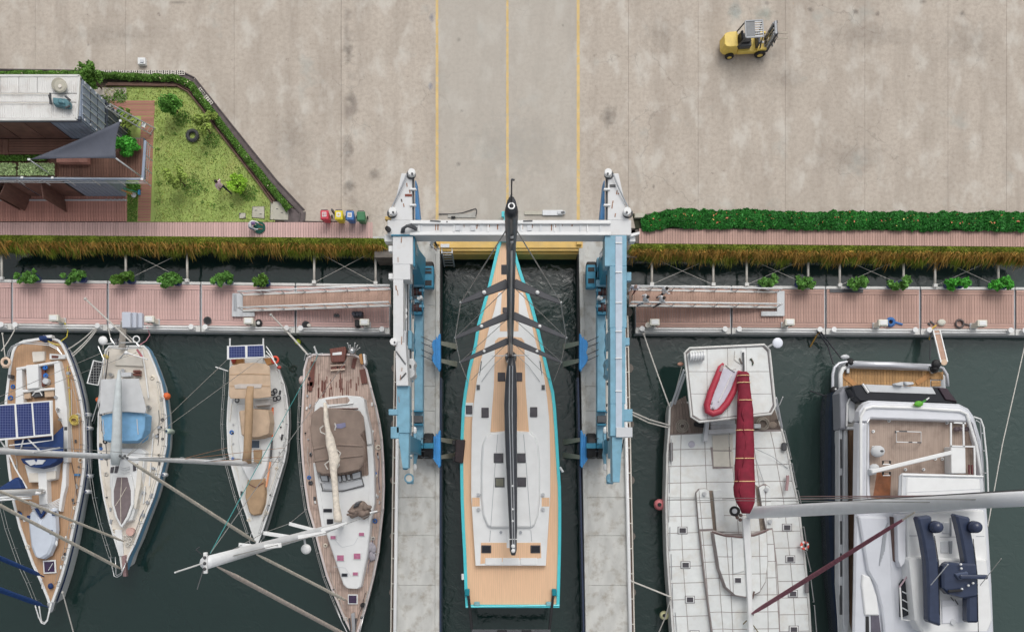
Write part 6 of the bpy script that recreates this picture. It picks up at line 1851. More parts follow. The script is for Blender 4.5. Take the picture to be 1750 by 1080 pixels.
# ---------------------------------------------------------------- boat 4: grey teak
B4 = thing('sailboat', 'long sailboat with weathered grey teak deck, taupe canopy and cream furled sail', 'sailboat', P(585, 830, -1.5))
z4 = -.7
st = [(604, 535, 604), (610, 524, 616), (632, 518, 628), (664, 517, 636), (694, 515.5, 644), (722, 514, 650), (750, 513.5, 654), (790, 516, 656.5), (830, 520, 657.5), (870, 526, 656), (904, 536, 652), (944, 546, 648), (984, 557, 640), (1024, 573, 630), (1052, 585, 622), (1076, 597, 614), (1095, 604, 609)]
hull(B4, st, z4, M('pinkish_white_hull', C(214, 204, 202), .3, var=.04), .84, .96, .13, .10)
deck(B4, st, z4, teak_grey, .11, .07)
zc = z4 + .42
top(B4, 'coachroof', [(539, 800), (548, 815), (626, 812), (634, 800), (638, 850), (634, 905), (629, 950), (618, 1003), (612, 1008), (592, 1007), (585, 1000), (568, 950), (553, 905), (546, 860)], zc, z4 - .1, white, .08, .06)
# white cockpit arch
top(B4, 'cockpit_arch', [(535, 711), (537, 688), (544, 681), (560, 677), (590, 674), (616, 676), (623, 682), (627, 705), (634, 735), (637, 760), (626, 762), (620, 715), (604, 700), (560, 703), (548, 698)], zc + .2, z4 - .1, white, .05, .05)
top(B4, 'cockpit_sole', [(556, 683), (594, 678), (598, 684), (594, 689), (560, 691)], zc + .215, zc, teak_grey, 0, .01)
for q in ([(562, 694), (604, 689)], [(560, 698), (612, 698)]): line(B4, 'grab_rail', [(*q[0], zc + .28), (*q[1], zc + .28)], .04, white if q[0][1] < 696 else teak_brown)
top(B4, 'side_coaming', [(626, 760), (637, 758), (640, 800), (641, 860), (632, 900), (628, 890), (630, 830), (628, 790)], zc + .05, z4 - .1, white, .03, .04)
top(B4, 'side_coaming', [(534, 790), (540, 792), (548, 840), (556, 900), (549, 900), (541, 850)], zc + .05, z4 - .1, white, .02, .03)
top(B4, 'canopy', [(532, 706), (548, 694), (556, 696), (615, 701), (622, 712), (624, 735), (617, 744), (624, 756), (622, 790), (614, 803), (590, 808), (552, 811), (540, 806), (534, 770), (529, 735)], .72, .62, brown_canvas, .05, .05)
for q in ([(536, 767), (560, 762), (580, 760), (620, 762)], [(538, 788), (565, 784), (590, 781), (620, 778)]): line(B4, 'canopy_batten', [(*p, .72) for p in q], .07, brown_canvas, 8)
top(B4, 'canopy_window', [(572, 725), (590, 722), (591, 729), (584, 732), (572, 731)], .75, .7, M('lilac_window', C(128, 128, 158), .3), 0, .01)
# furled sail along the boom
cl = [(688, 553, 558), (705, 553, 561), (718, 553, 562), (735, 556, 565), (748, 556, 571), (760, 557, 574), (772, 560, 577), (785, 562, 582), (797, 563, 577), (806, 564, 576), (830, 567, 578), (860, 569, 580), (885, 570, 585), (892, 571, 584)]
m = MB(); m.loft(cl, 1.7, .2, 10); m.build('furled_sail', M('cream_sailcloth', C(226, 216, 202), .8, var=.18, scale=5, bump=.5), B4, smooth=True)
for q in ([(553, 727), (547, 732), (548, 738), (556, 742)], [(572, 723), (574, 728), (572, 735)], [(574, 767), (582, 774), (578, 786)], [(563, 787), (555, 793), (560, 802)], [(576, 787), (580, 794), (574, 802)]): line(B4, 'sail_tie', [(*p, 1.6) for p in q], .045, rope_white)
# wheelhouse windscreen: five panes
for q in ([(546, 812), (560, 812), (562, 823), (549, 822)], [(577, 812), (583, 812), (584, 824), (579, 824)], [(584, 811), (590, 811), (592, 822), (586, 823)], [(592, 810), (598, 810), (600, 820), (594, 821)], [(600, 809), (617, 804), (618, 816), (602, 820)]):
    f = top(B4, 'windscreen_frame', q, zc + .16, zc - .05, darkgrey, 0, .01)
    cx = sum(a for a, _ in q) / 4; cy = sum(b for _, b in q) / 4
    MB().poly([(cx + (a - cx) * .78, cy + (b - cy) * .78) for a, b in q], zc + .175, zc + .15).build('pane', palegrey, f)
top(B4, 'windscreen_ledge', [(550, 824), (585, 825), (618, 817), (622, 829), (590, 838), (553, 837)], zc + .06, zc - .1, palegrey, .03, .03)
for q in ([(548, 825), (552, 838)], [(618, 816), (622, 830)], [(550, 838), (585, 839), (622, 830)]): line(B4, 'ledge_trim', [(*p, zc + .08) for p in q], .035, darkgrey)
for u, v in ((582, 953), (610.5, 950)): hatch(B4, u, v, 14.5, 12, zc + .03, white, purple_glass)
for u, v in ((569.5, 918), (618, 912.5), (607.5, 980)): hatch(B4, u, v, 11, 7, zc + .03, white, purple_glass)
hatch(B4, 589, 982, 11, 6, zc + .03, grey, glass_dark)
for u, v, w_, h in ((564, 891, 11, 9), (560, 872, 15, 6)): hatch(B4, u, v, w_, h, zc + .03, smoked, glass_dark)
hatch(B4, 603, 1023.5, 17, 17, z4 + .02, white, purple_dark)
MB().cyl(P(620.5, 1033, z4), .15, .2, 14).build('capstan', black, B4)
for q in ([(570, 920), (585, 935), (605, 930), (612, 918)], [(570, 968), (590, 970), (600, 985)]): line(B4, 'moulding_line', [(*p, zc + .01) for p in q], .015, palegrey)
top(B4, 'brown_sail_heap', [(592, 872), (600, 862), (610, 856), (619, 855), (626, 862), (634, 874), (628, 884), (618, 890), (612, 882), (596, 888)], zc + .55, zc - .05, brown_canvas, .12, .08)
top(B4, 'dark_sail_heap', [(600, 866), (606, 858), (617, 855), (614, 866), (604, 870)], zc + .72, zc + .3, darkgrey, .10, .06)
m = MB()
for i in range(14): m.ball(P(598 + i * 2.4, 880 - i * .8 + random.uniform(-6, 5), zc + .4 + random.uniform(0, .2)), (random.uniform(.15, .3), random.uniform(.1, .25), .14), 7, 5)
m.build('crumpled_canvas', brown_canvas, B4, smooth=True)
m = MB()
for i in range(9): m.ball(P(632 + random.uniform(-7, 6), 945 + random.uniform(-14, 14), z4 + .05), (random.uniform(.15, .3), random.uniform(.2, .4), .1), 7, 5)
m.build('grey_cloth', M('grey_cloth', C(168, 164, 172), .8, var=.2, scale=6, bump=.5), B4, smooth=True)
line(B4, 'boat_hook', [(632, 876, zc + .6), (645, 873, zc + .5)], .06, white)
# aft deck: open companion, frames
top(B4, 'companion', [(563, 596), (590, 592), (592, 598), (588, 618), (566, 619)], z4 + .35, z4 - .1, teak_brown, 0, .03)
top(B4, 'companion_step', [(568, 603), (584, 601), (584, 606), (568, 607)], z4 + .38, z4 + .3, white, 0, .01)
for v in (619, 625, 633): line(B4, 'hatch_coaming', [(565, v, z4 + .12), (590, v - 2, z4 + .12)], .06, M('pale_wood', C(206, 184, 168), .6), 6)
for a in (577,): top(B4, 'skylight', [(566, 626), (576, 625), (576, 632), (566, 632)], z4 + .1, z4 - .05, teak_brown, 0, .01); top(B4, 'skylight', [(579, 625), (589, 624), (589, 631), (579, 631)], z4 + .1, z4 - .05, teak_brown, 0, .01)
for q in ([(531, 618), (539, 617), (536, 660), (529, 660)], [(603, 612), (610, 612), (606, 630), (600, 628)], [(614, 632), (624, 630), (628, 655), (618, 656)], [(528, 652), (535, 652), (533, 668), (527, 668)]): top(B4, 'deck_grating', q, z4 + .02, z4 - .05, teak_brown, 0, .01)
for u in (520, 530, 540): line(B4, 'stern_rail', [(u, 616, z4 + .6), (u + 2, 606, z4 + .6), (u + 12, 604, z4 + .6)], .03, steel)
line(B4, 'flag_staff', [(537, 592, .1), (542, 606, -.2)], .06, white)
for i in range(6): line(B4, 'gantry_pole', [(600 + i * 1.5, 605 - i, z4 + .2), (594 + i * 4.2, 586 + (i % 3) * 4, .6)], .03, white)
MB().ball(P(602, 600, .1), .25).build('winch', steel, B4)
top(B4, 'life_raft', [(619, 604), (624, 604), (626, 622), (621, 623)], z4 + .5, z4, white, .02, .05)
top(B4, 'wood_trim', [(613, 606), (618, 604), (621, 622), (616, 622)], z4 + .2, z4, gold_glass, 0, .02)
MB().ball(P(516, 650, -1.1), (.2, .3, .3)).build('side_fender', M('pinkish_fender', C(196, 178, 172), .6), B4, smooth=True)
b, t = mast(B4, 584, 896, z4 + .4, 22, .2, .235, mast_alu)
for z, ut, vt in ((5.8, 494, 894.5), (10.6, 450, 910.5), (16, 408, 931)):
    for s in (-1, 1):
        p = Vector((b.x, b.y, z)); e = P(ut, vt, z)
        if s > 0: e = Vector((2 * p.x - e.x, e.y, z))
        MB().bar(p, e, .20, .09).build('spreader', white, B4, bevel=.02)
m = MB(); m.box(t + Vector((0, 0, .05)), (.14, .75, .12)); m.build('masthead_crane', white, B4, bevel=.02)
for dy in (-.2, 0, .2): MB().ball(t + Vector((0, dy, .14)), .06).build('masthead_sheave', darkgrey, B4)
MB().tube([t + Vector((-.05, 0, .1)), t + Vector((-.25, -.1, 2.0))], .03, 6).build('antenna', white, B4)
MB().tube([t + Vector((-.1, .3, .1)), t + Vector((-.2, .5, .4)), t + Vector((-.05, .6, .5))], .02, 5).build('wind_vane', darkgrey, B4)
MB().tube([t + Vector((-.05, -.2, .1)), t + Vector((-.2, -.9, .3))], .018, 5).build('wind_vane', darkgrey, B4)
m = MB(); m.ball(P(523, 938, 9), (.27, .27, .14), 18, 8); m.build('radar_dome', white, B4, smooth=True)
MB().tube([P(523, 938, 8.9), Vector((b.x, b.y, 8.9))], .06, 6).build('dome_arm', alu, B4)
for (u, v, z1_, r, z0t, nm) in ((604, 1092, z4, .12, 21, 'furled_headsail'), (592, 1026, z4, .09, 16.5, 'furled_staysail')):
    a = P(u, v, z1_); c = Vector((t.x + .02, t.y - .25, z0t))
    MB().tube([a, a.lerp(c, .05), a.lerp(c, .12), a.lerp(c, .92), a.lerp(c, .97), c], [.04, r, r * 1.1, r * .8, .05, .03], 8).build(nm, rope_tan if r < .1 else M('pale_furled_sail', C(206, 194, 184), .8, var=.15, scale=6), B4, smooth=True)
MB().tube([Vector((t.x, t.y + .3, 21.6)), P(545, 604, z4)], .018, 5).build('backstay', M('green_line', C(70, 150, 150), .6), B4)
MB().tube([Vector((t.x, t.y + .3, 21.6)), P(600, 604, z4)], .016, 5).build('backstay', wire, B4)
for s, uu in ((-1, 522), (1, 654)):
    e = P(494, 894.5, 5.8); e = e if s < 0 else Vector((2 * b.x - e.x, e.y, 5.8))
    MB().tube([P(uu, 872, z4), e, P(450, 910.5, 10.6) if s < 0 else Vector((2 * b.x - P(450, 910.5, 10.6).x, P(450, 910.5, 10.6).y, 10.6)), Vector((t.x, t.y, 21.4))], .018, 5).build('shroud', wire, B4)
lifeline(B4, st, 1, 664, 1052, z4); lifeline(B4, st, -1, 664, 1052, z4, ins=-.05)
pulpit(B4, [(573, 1034, z4 + .55), (584, 1062, z4 + .6), (598, 1090, z4 + .6), (612, 1092, z4 + .6), (622, 1050, z4 + .55)], .035)
top(B4, 'windlass', [(600, 1048), (606, 1046), (607, 1080), (602, 1080)], z4 + .2, z4 - .1, steel, 0, .02)
for u in (597, 609): line(B4, 'anchor_chain', [(u, 1056, z4), (u + (3 if u < 600 else -2), 1084, z4)], .05, darkgrey)

for i in range(26):
    u0 = random.uniform(524, 622); v0 = random.uniform(634, 664); ln = random.uniform(10, 34)
    if 560 < u0 < 594 and v0 < 636: continue
    MB().bar(P(u0, v0, z4 - .05), P(u0 + random.uniform(-1, 1), min(v0 + ln, 680 if 536 < u0 < 622 else 700), z4 - .05), random.uniform(.03, .07), .03).build('dark_plank_strip', teak_brown, B4)

# small deck gear and sheets scattered along the side decks
rg = random.Random(11)
def gear(root, st, z, n, v0, v1):
    for i in range(n):
        v = rg.uniform(v0, v1); a, b = ev_(st, v)
        f = rg.choice((rg.uniform(.05, .13), rg.uniform(.87, .95))); u = a + (b - a) * f
        k = rg.random()
        if k < .35: MB().box(P(u, v, z), (rg.uniform(.08, .16), rg.uniform(.15, .32), .1), rg.uniform(-.3, .3)).build('cleat', rg.choice([steel, white, darkgrey]), root, bevel=.02)
        elif k < .6:
            m = MB(); rr = rg.uniform(.09, .16)
            for j in range(3): m.ring(P(u + rg.uniform(-.6, .6), v, z - .02 + j * .03), rr - j * .02, .022, 12, 5)
            m.build('rope_coil', rg.choice([rope_white, rope_tan, rope_dark, MATS['blue_rope']]), root)
        elif k < .8: MB().cyl(P(u, v, z - .04), .05, .12, 8).build('deck_block', rg.choice([steel, darkgrey, black]), root)
        else:
            pts = [P(u + rg.uniform(-1.5, 1.5) + (ev_(st, min(v + j * 12, v1))[0 if f < .5 else 1] - (a if f < .5 else b)), min(v + j * 12, v1), z + .02) for j in range(6)]
            MB().tube(pts, .016, 5).build('sheet', rg.choice([rope_white, rope_tan, rope_dark, navy]), root)
def ev_(stn, v):
    for (v0, a0, b0), (v1, a1, b1) in zip(stn[:-1], stn[1:]):
        if v0 <= v <= v1:
            f = (v - v0) / (v1 - v0); return a0 + (a1 - a0) * f, b0 + (b1 - b0) * f
    return stn[-1][1:]
for root, z, n, v0, v1, stn in ((B1, z1, 34, 610, 1000, ST1), (B2, z2, 44, 620, 920, ST2), (B3, z3, 30, 640, 890, ST3), (B4, z4, 44, 640, 1060, st)): gear(root, stn, z - .02, n, v0, v1)
# ---------------------------------------------------------------- catamaran
K = thing('catamaran', 'broad white panelled catamaran with crimson boom cover and square hardtop', 'catamaran', P(1260, 850, -1.5))
zk = -.4
st = [(686, 1146, 1320), (700, 1143, 1328), (734, 1142, 1338), (776, 1139, 1349), (820, 1138, 1357), (860, 1137, 1366), (904, 1138, 1371), (944, 1139, 1376), (994, 1142, 1381), (1044, 1146, 1385), (1100, 1150, 1388), (1180, 1160, 1386), (1260, 1180, 1374), (1310, 1210, 1352)]
hull(K, st, zk, offwhite, .93, .97, .12, .08)
deck(K, st, zk, M('grey_deck_seam', C(152, 142, 140), .7, var=.15, dirt=.3), .10, .05)
def ev(stn, v):
    for (v0, a0, b0), (v1, a1, b1) in zip(stn[:-1], stn[1:]):
        if v0 <= v <= v1:
            f = (v - v0) / (v1 - v0); return a0 + (a1 - a0) * f, b0 + (b1 - b0) * f
    return stn[-1][1:]
def clip(sub, cell):
    out = sub
    n = len(cell)
    ar = sum(cell[i][0] * cell[(i + 1) % n][1] - cell[(i + 1) % n][0] * cell[i][1] for i in range(n))
    if ar < 0: cell = cell[::-1]
    for i in range(n):
        a, b = cell[i], cell[(i + 1) % n]
        ins = lambda p: (b[0] - a[0]) * (p[1] - a[1]) - (b[1] - a[1]) * (p[0] - a[0]) >= 0
        res = []
        for j in range(len(out)):
            p, q = out[j - 1], out[j]
            if ins(p) != ins(q):
                d1 = (b[0] - a[0]) * (p[1] - a[1]) - (b[1] - a[1]) * (p[0] - a[0])
                d2 = (b[0] - a[0]) * (q[1] - a[1]) - (b[1] - a[1]) * (q[0] - a[0])
                t = d1 / (d1 - d2); res.append((p[0] + (q[0] - p[0]) * t, p[1] + (q[1] - p[1]) * t))
            if ins(q): res.append(q)
        out = res
        if not out: break
    return out
cat_panel = M('nonskid_panel', C(222, 225, 224), .6, var=.05, scale=2.5, rnd=.05, dirt=.5, dscale=.9, dcol=C(196, 188, 174))
def panels(root, outline, cells, z, mat, name='deck_panel', th=.03):
    for c in cells:
        p = clip(outline, c)
        if len(p) >= 3 and abs(sum(p[i][0] * p[(i + 1) % len(p)][1] - p[(i + 1) % len(p)][0] * p[i][1] for i in range(len(p)))) > 20:
            # drop doubled corners
            q = [p[i] for i in range(len(p)) if math.dist(p[i], p[i - 1]) > .3]
            if len(q) >= 3: MB().poly(q, z, z - th).build(name, mat, root, bevel=.008)
def cells(rows, cols, g=.55):
    """rows: v values; cols: functions u(v)"""
    out = []
    for v0, v1 in zip(rows[:-1], rows[1:]):
        for c0, c1 in zip(cols[:-1], cols[1:]):
            t0, t1, t2, t3 = c0(v0), c1(v0), c1(v1), c0(v1)
            sk = lambda u: -.03 * (u - 1143) * (1 if u < 1240 else .6)
            out.append([(t0 + g, v0 + sk(t0) + g), (t1 - g, v0 + sk(t1) + g), (t2 - g, v1 + sk(t2) - g), (t3 + g, v1 + sk(t3) - g)])
    return out
outl = [(a + 4, v) for v, a, b in st if v >= 734] + [(b - 4, v) for v, a, b in st if v >= 734][::-1]
outl = [(u, max(v, 744 - (u - 1143) * .06)) for u, v in outl]
rows = [740 + i * 28.5 for i in range(21)]
fr = [0, .115, .315, .53, .72, .885, 1]
cols = [(lambda v, f=f: (lambda e: e[0] + (e[1] - e[0]) * f)(ev(st, max(v, 690)))) for f in fr]
cl_side = [c for c in cells(rows, cols)]
panels(K, outl, cl_side, zk - .03, cat_panel)
# raised bridge deck with its own panels, leaving the cockpit open
zb = zk + .32
left_arm = [(1190, 842), (1195, 835), (1206, 834), (1212, 838), (1219, 905), (1195, 906)]
right_arm = [(1297, 832), (1308, 826), (1316, 832), (1321, 903), (1309, 905)]
bridge = [(1195, 906), (1219, 905), (1240, 912), (1290, 911), (1309, 905), (1321, 903), (1328, 960), (1332, 1020), (1334, 1100), (1219, 1100), (1211, 1040), (1203, 980)]
seam_m = MATS['grey_deck_seam']
for nm_, q in (('bridge_deck', bridge), ('cockpit_side', left_arm), ('cockpit_side', right_arm)):
    top(K, nm_, q, zb, zk - .2, seam_m, 0, .03)
    cs_ = cells([832, 860, 887, 906, 933, 962, 990, 1019, 1048, 1077, 1105], [lambda v: 1186 + (v - 832) * .06, lambda v: 1194 + (v - 832) * .085, lambda v: 1217 + (v - 832) * .075, lambda v: 1240 + (v - 832) * .05, lambda v: 1278, lambda v: 1308 + (v - 832) * .02, lambda v: 1317 + (v - 832) * .06, lambda v: 1345])
    q2 = [tuple(Vector(p) + (Vector((sum(a for a, _ in q) / len(q), sum(b for _, b in q) / len(q))) - Vector(p)) * .03) for p in q]
    panels(K, q2, cs_, zb + .025, cat_panel)
trunk = [(1217, 908), (1240, 914), (1290, 913), (1313, 905), (1315, 960), (1311, 995), (1300, 1014), (1280, 1024), (1256, 1020), (1239, 1005), (1227, 972)]
zt_ = zb + .55
top(K, 'cabin_trunk', trunk, zt_, zb - .05, seam_m, .08, .05)
ctr = (1270, 965)
q2 = [tuple(Vector(p) + (Vector(ctr) - Vector(p)) * .07) for p in trunk]
panels(K, q2, cells([900, 953, 983, 1030], [lambda v: 1215 + (v - 908) * .12, lambda v: 1240 + (v - 908) * .08, lambda v: 1250 + (v - 908) * .03, lambda v: 1274 + (v - 908) * .02, lambda v: 1297 + (v - 908) * .03, lambda v: 1320]), zt_ + .025, cat_panel)
top(K, 'companion_slide', [(1251, 921), (1271, 920), (1273, 976), (1253, 981)], zt_ + .10, zt_ - .05, cat_panel, .02, .03)
line(K, 'trunk_trim', [(1217, 908, zt_), (1240, 915, zt_ + .03), (1266, 918, zt_ + .03), (1290, 914, zt_ + .03), (1313, 905, zt_)], .05, M('trim_brown', C(110, 84, 82), .6))
top(K, 'cockpit_seat', [(1219, 838), (1233, 836), (1240, 908), (1225, 908)], zk + .22, zk - .1, cat_panel, 0, .03)
top(K, 'cockpit_well', [(1212, 838), (1219, 838), (1226, 908), (1219, 905)], zk + .01, zk - .1, M('stained_well', C(142, 130, 118), .7, var=.2, dirt=.4), 0, 0)
top(K, 'cockpit_well', [(1291, 828), (1297, 832), (1309, 905), (1300, 908)], zk + .02, zk - .1, MATS['stained_well'], 0, 0)
top(K, 'deck_locker_rim', [(1214, 764), (1250, 763), (1251, 800), (1218, 801)], zk - .01, zk - .06, seam_m, 0, 0)
panels(K, [(1217, 744), (1252, 742), (1254, 798), (1220, 799)], cells([730, 772, 800], [lambda v: 1215, lambda v: 1245 + (v - 740) * .05, lambda v: 1262], .8), zk + .02, M('locker_panel', C(216, 212, 200), .6, var=.04, rnd=.03, dirt=.3))
for u, v in ((1166.5, 906), (1171.5, 965), (1179, 1024), (1187, 1083), (1345, 901), (1350.5, 955), (1355, 1014), (1356.5, 1075)):
    top(K, 'hatch_recess', [(u - 8.5, v - 6.5), (u + 8.5, v - 6.5), (u + 8.5, v + 6.5), (u - 8.5, v + 6.5)], zk - .005, zk - .06, M('recess_grey', C(136, 134, 136), .5), 0, .0)
    hatch(K, u, v, 14, 10.5, zk + .01, white, smoked)
hatch(K, 1261, 991, 13, 10, zt_ + .04, white, smoked)
for u, v, z in ((1203, 843.5, zb), (1309, 836.5, zb), (1315, 891, zb)): MB().cyl(P(u, v, z), .16, .22, 14, .12).build('winch', steel, K)
m = MB(); m.ring(P(1182, 759, zk), .18, .04, 16); m.cyl(P(1182, 759, zk - .02), .15, .03, 14); m.build('deck_plate', M('lilac_grey', C(190, 188, 200), .4), K)
# aft well deck: boards, beams, coils
top(K, 'aft_well', [(1146, 690), (1172, 676), (1180, 712), (1316, 700), (1332, 700), (1337, 733), (1144, 742)], zk - .02, zk - .08, M('aft_wood', C(112, 100, 92), .8, var=.25, scale=3, dirt=.4, stretch=(5, .6, 1)), 0, 0)
planks(K, [(1148, 690), (1172, 676), (1182, 740), (1145, 742)], zk + .01, 6, M('aft_board', C(130, 116, 108), .8, var=.2, rnd=.12, dirt=.4, stretch=(4, 1, 1)), 'aft_board')
for q, h in (([(1214, 722), (1256, 721)], .3), ([(1214, 730), (1258, 728)], .12), ([(1210, 738), (1262, 735)], .3), ([(1288, 728), (1300, 728)], .1)):
    MB().bar(P(*q[0], zk + h), P(*q[1], zk + h), .28, .12).build('cross_beam', alu, K, bevel=.03)
top(K, 'aft_post', [(1207, 716), (1213, 716), (1209, 754), (1202, 754)], zk + .5, zk, palegrey, 0, .03)
top(K, 'dark_locker', [(1187, 721), (1206, 724), (1205, 731), (1187, 728)], zk + .1, zk - .05, black, 0, .02)
for u, v, k in ((1166, 728, 5), (1304, 724, 3)):
    m = MB()
    for i in range(k): m.ring(P(u + (i % 2), v, zk + .03 + .03 * i), .40 - i * .065, .035, 20, 5)
    m.build('rope_coil', M('grey_rope', C(150, 142, 132), .8), K)
MB().ball(P(1320, 726, zk), (.3, .22, .15)).build('rope_bag', M('taupe_bag', C(150, 136, 124), .8, var=.2), K)
# hardtop with tubular rim and panels
zh = 1.9
ht = [(1170, 603), (1178, 595), (1306, 589), (1315, 598), (1325, 694), (1318, 707), (1195, 721), (1181, 712)]
top(K, 'hardtop', ht, zh, zh - .12, seam_m, 0, .04)
for zz, r_ in ((zh + .06, .07), ): 
    MB().tube([P(u, v, zz) for u, v in ht], r_, 8, True).build('hardtop_rim', offwhite, K, smooth=True)
MB().tube([P(*(Vector(p) + (Vector((1248, 655)) - Vector(p)).normalized() * 3), zh + .03) for p in ht], .03, 6, True).build('hardtop_gutter', MATS['recess_grey'], K)
q2 = [tuple(Vector(p) + (Vector((1248, 655)) - Vector(p)).normalized() * 5) for p in ht]
panels(K, q2, [[(a0 + .35, b0 + .35), (a1 - .35, b0 + .35), (a1 - .35 + 1, b1 - .35), (a0 + .35 + 1, b1 - .35)] for b0, b1 in ((590, 635), (635, 673), (673, 725)) for a0, a1 in ((1168, 1208), (1208, 1243), (1243, 1275), (1275, 1330))], zh + .025, cat_panel)
for q in ([(1147, 694, zk), (1169, 632, zh - .1)], [(1153, 690, zk), (1171, 640, zh - .1)], [(1325, 690, zh - .1), (1332, 716, zk)], [(1326, 680, zh - .1), (1336, 730, zk)]):
    line(K, 'hardtop_post', q, .075, palegrey, 8)
line(K, 'grab_line', [(1154, 672, .4), (1165, 628, 1.5)], .03, rope_white)
MB().ball(P(1163, 622, 1.4), (.2, .12, .1)).build('orange_bag', M('salmon_bag', C(200, 150, 130), .7), K)
# drum, mainsheet track, dish on the hardtop
m = MB()
dr = MB().tube([P(1178, 610, zh + .28), P(1203, 608, zh + .28)], .24, 16); dr.build('line_drum', palegrey, K)
for i in range(6):
    p = P(1179 + i * 4.6, 610 - i * .4, zh + .28); MB().tube([p - Vector((.02, 0, 0)), p + Vector((.03, 0, 0))], .29, 16).build('drum_ring', white, K)
MB().bar(P(1270, 602, zh + .15), P(1271, 636, zh + .15), .1, .1).build('sheet_track', darkgrey, K); top(K, 'track_base', [(1267, 598), (1275, 598), (1276, 636), (1268, 636)], zh + .1, zh, white, 0, .02)
for s_ in ((1264, 612), (1284, 612)): line(K, 'sheet_block', [(*s_, zh + .1), (s_[0] + 4, s_[1] + 10, zh + .1)], .035, MATS['aft_wood'])
line(K, 'green_strop', [(1282, 613, zh + .08), (1287, 618, zh + .08), (1286, 624, zh + .08)], .04, M('dark_green', C(40, 70, 40), .6))
line(K, 'rope', [(1240, 624, zh + .06), (1250, 632, zh + .06), (1258, 630, zh + .06)], .025, rope_white); line(K, 'rope', [(1256, 600, zh + .06), (1255, 614, zh + .06), (1265, 622, zh + .06)], .022, rope_white)
line(K, 'dish_arm', [(1313, 593, zh), (1324, 586, zh + .4)], .06, white, 8)
m = MB(); m.ball(P(1329, 586, zh + .5), (.32, .32, .10), 20, 8); m.build('satellite_dish', M('dish_white', C(226, 230, 240), .35, var=.03), K, smooth=True)
line(K, 'antenna', [(1332, 692, zh), (1338, 678, zh + .6)], .03, white)
# boom under its crimson cover
bm = [(635, 1263, 1276), (638, 1261, 1280), (650, 1260, 1281.5), (664, 1261, 1283), (682, 1260.5, 1285), (700, 1259, 1287), (718, 1258.5, 1288), (736, 1257.5, 1288.5), (760, 1256.5, 1289), (783, 1256, 1289), (800, 1255.5, 1290), (821, 1255, 1290), (832, 1253, 1290), (845, 1254, 1290), (858, 1258, 1289.5), (868, 1264, 1286), (877, 1268, 1282)]
bm = [(v, a + random.uniform(-.7, .7), b + random.uniform(-.7, .7)) for v, a, b in bm]
m = MB(); m.loft(bm, 2.6, [.15, .25, .27, .28, .3, .32, .33, .34, .36, .36, .36, .38, .4, .4, .38, .3, .15], 14); bc = m.build('boom_cover', red_canvas, K, smooth=True)
for v in (642, 654, 684, 735, 783, 822):
    a, b = ev(bm, v); h = .30 + .08 * (v - 640) / 180
    pts = [P((a + b) / 2, v, 2.6) + Vector(((P(b, v, 2.6).x - P(a, v, 2.6).x) * .515 * math.cos(t * math.pi / 8), 0, h * 1.04 * math.sin(t * math.pi / 8))) for t in range(16)]
    MB().tube(pts, .028, 6, True).build('cover_tie', M('tie_yellow', C(232, 196, 148), .7), bc)
for i in range(7):
    v0 = 670 + i * 26; u = 1268 + random.uniform(-6, 8); h = 2.6 + .33 + .05 * i / 7
    MB().tube([P(u, v0, h - .02), P(u + random.uniform(-3, 3), v0 + 12, h), P(u + random.uniform(-4, 4), v0 + 24, h - .03)], [.02, .05, .02], 6).build('cover_fold', red_canvas, bc, smooth=True)
# mast raked slightly aft, central spar, rope drum, furled inner sail
bK = P(1280, 876, zt_); tK = Vector((bK.x - .1, bK.y + 1.75, 29))
m = MB(); vs, fs = [], []
for k in range(8):
    f = k / 7; c = bK.lerp(tK, f); w_ = .36 - .15 * f
    for j in range(12):
        t = 2 * math.pi * j / 12; vs.append(c + Vector((.20 * math.cos(t), w_ * math.sin(t) * 1.05, 0)))
for i in range(7):
    for j in range(12): fs.append([i * 12 + j, i * 12 + (j + 1) % 12, (i + 1) * 12 + (j + 1) % 12, (i + 1) * 12 + j])
fs.append([84 + j for j in range(12)])
m.add(vs, fs).build('mast', M('pale_mast_paint', C(240, 243, 248), .4, var=.04, scale=.8, dirt=.12), K, smooth=True)
MB().tube([bK + Vector((0, .36, .5)), tK + Vector((0, .22, 0))], .045, 6).build('mast_track', darkgrey, K)
line(K, 'mast_line', [(1330, 884, 4), (1459, 871, 14)], .02, darkgrey)
pts_ = [(1268, 884), (1283, 884), (1286, 960), (1287, 1040), (1290, 1100), (1279, 1100), (1278, 1040), (1274, 960)]
top(K, 'centre_spar', pts_, zt_ + .22, zt_ + .02, white, .03, .05)
m = MB(); m.cyl(P(1255, 873, zt_ + .1), .30, .25, 18); m.ring(P(1255, 873, zt_ + .3), .26, .06, 18); m.build('rope_drum', black, K); MB().cyl(P(1255, 873, zt_ + .34), .16, .08, 14).build('drum_hub', palegrey, K)
for u, v in ((1260, 884), (1265, 888), (1258, 880), (1266, 880)): MB().ball(P(u, v, zt_ + .2), .12).build('mast_block', M('block_brown', C(110, 90, 84), .5), K)
a = P(1284, 1049, zk + .9); c = tK + Vector((0, -.1, -5)); c2 = bK.lerp(tK, (21 - bK.z) / (tK.z - bK.z)) + Vector((0, -.3, 0))
MB().tube([a, a.lerp(c2, .05), a.lerp(c2, .12), a.lerp(c2, .5), a.lerp(c2, .90), a.lerp(c2, .955)], [.05, .10, .13, .12, .08, .05], 8).build('furled_staysail', M('faded_crimson', C(150, 92, 106), .8, var=.25, scale=6), K, smooth=True)
MB().tube([a.lerp(c2, .955), c2], .03, 6).build('stay_strop', rope_tan, K); MB().ball(a, .16).build('furler_drum', darkgrey, K)
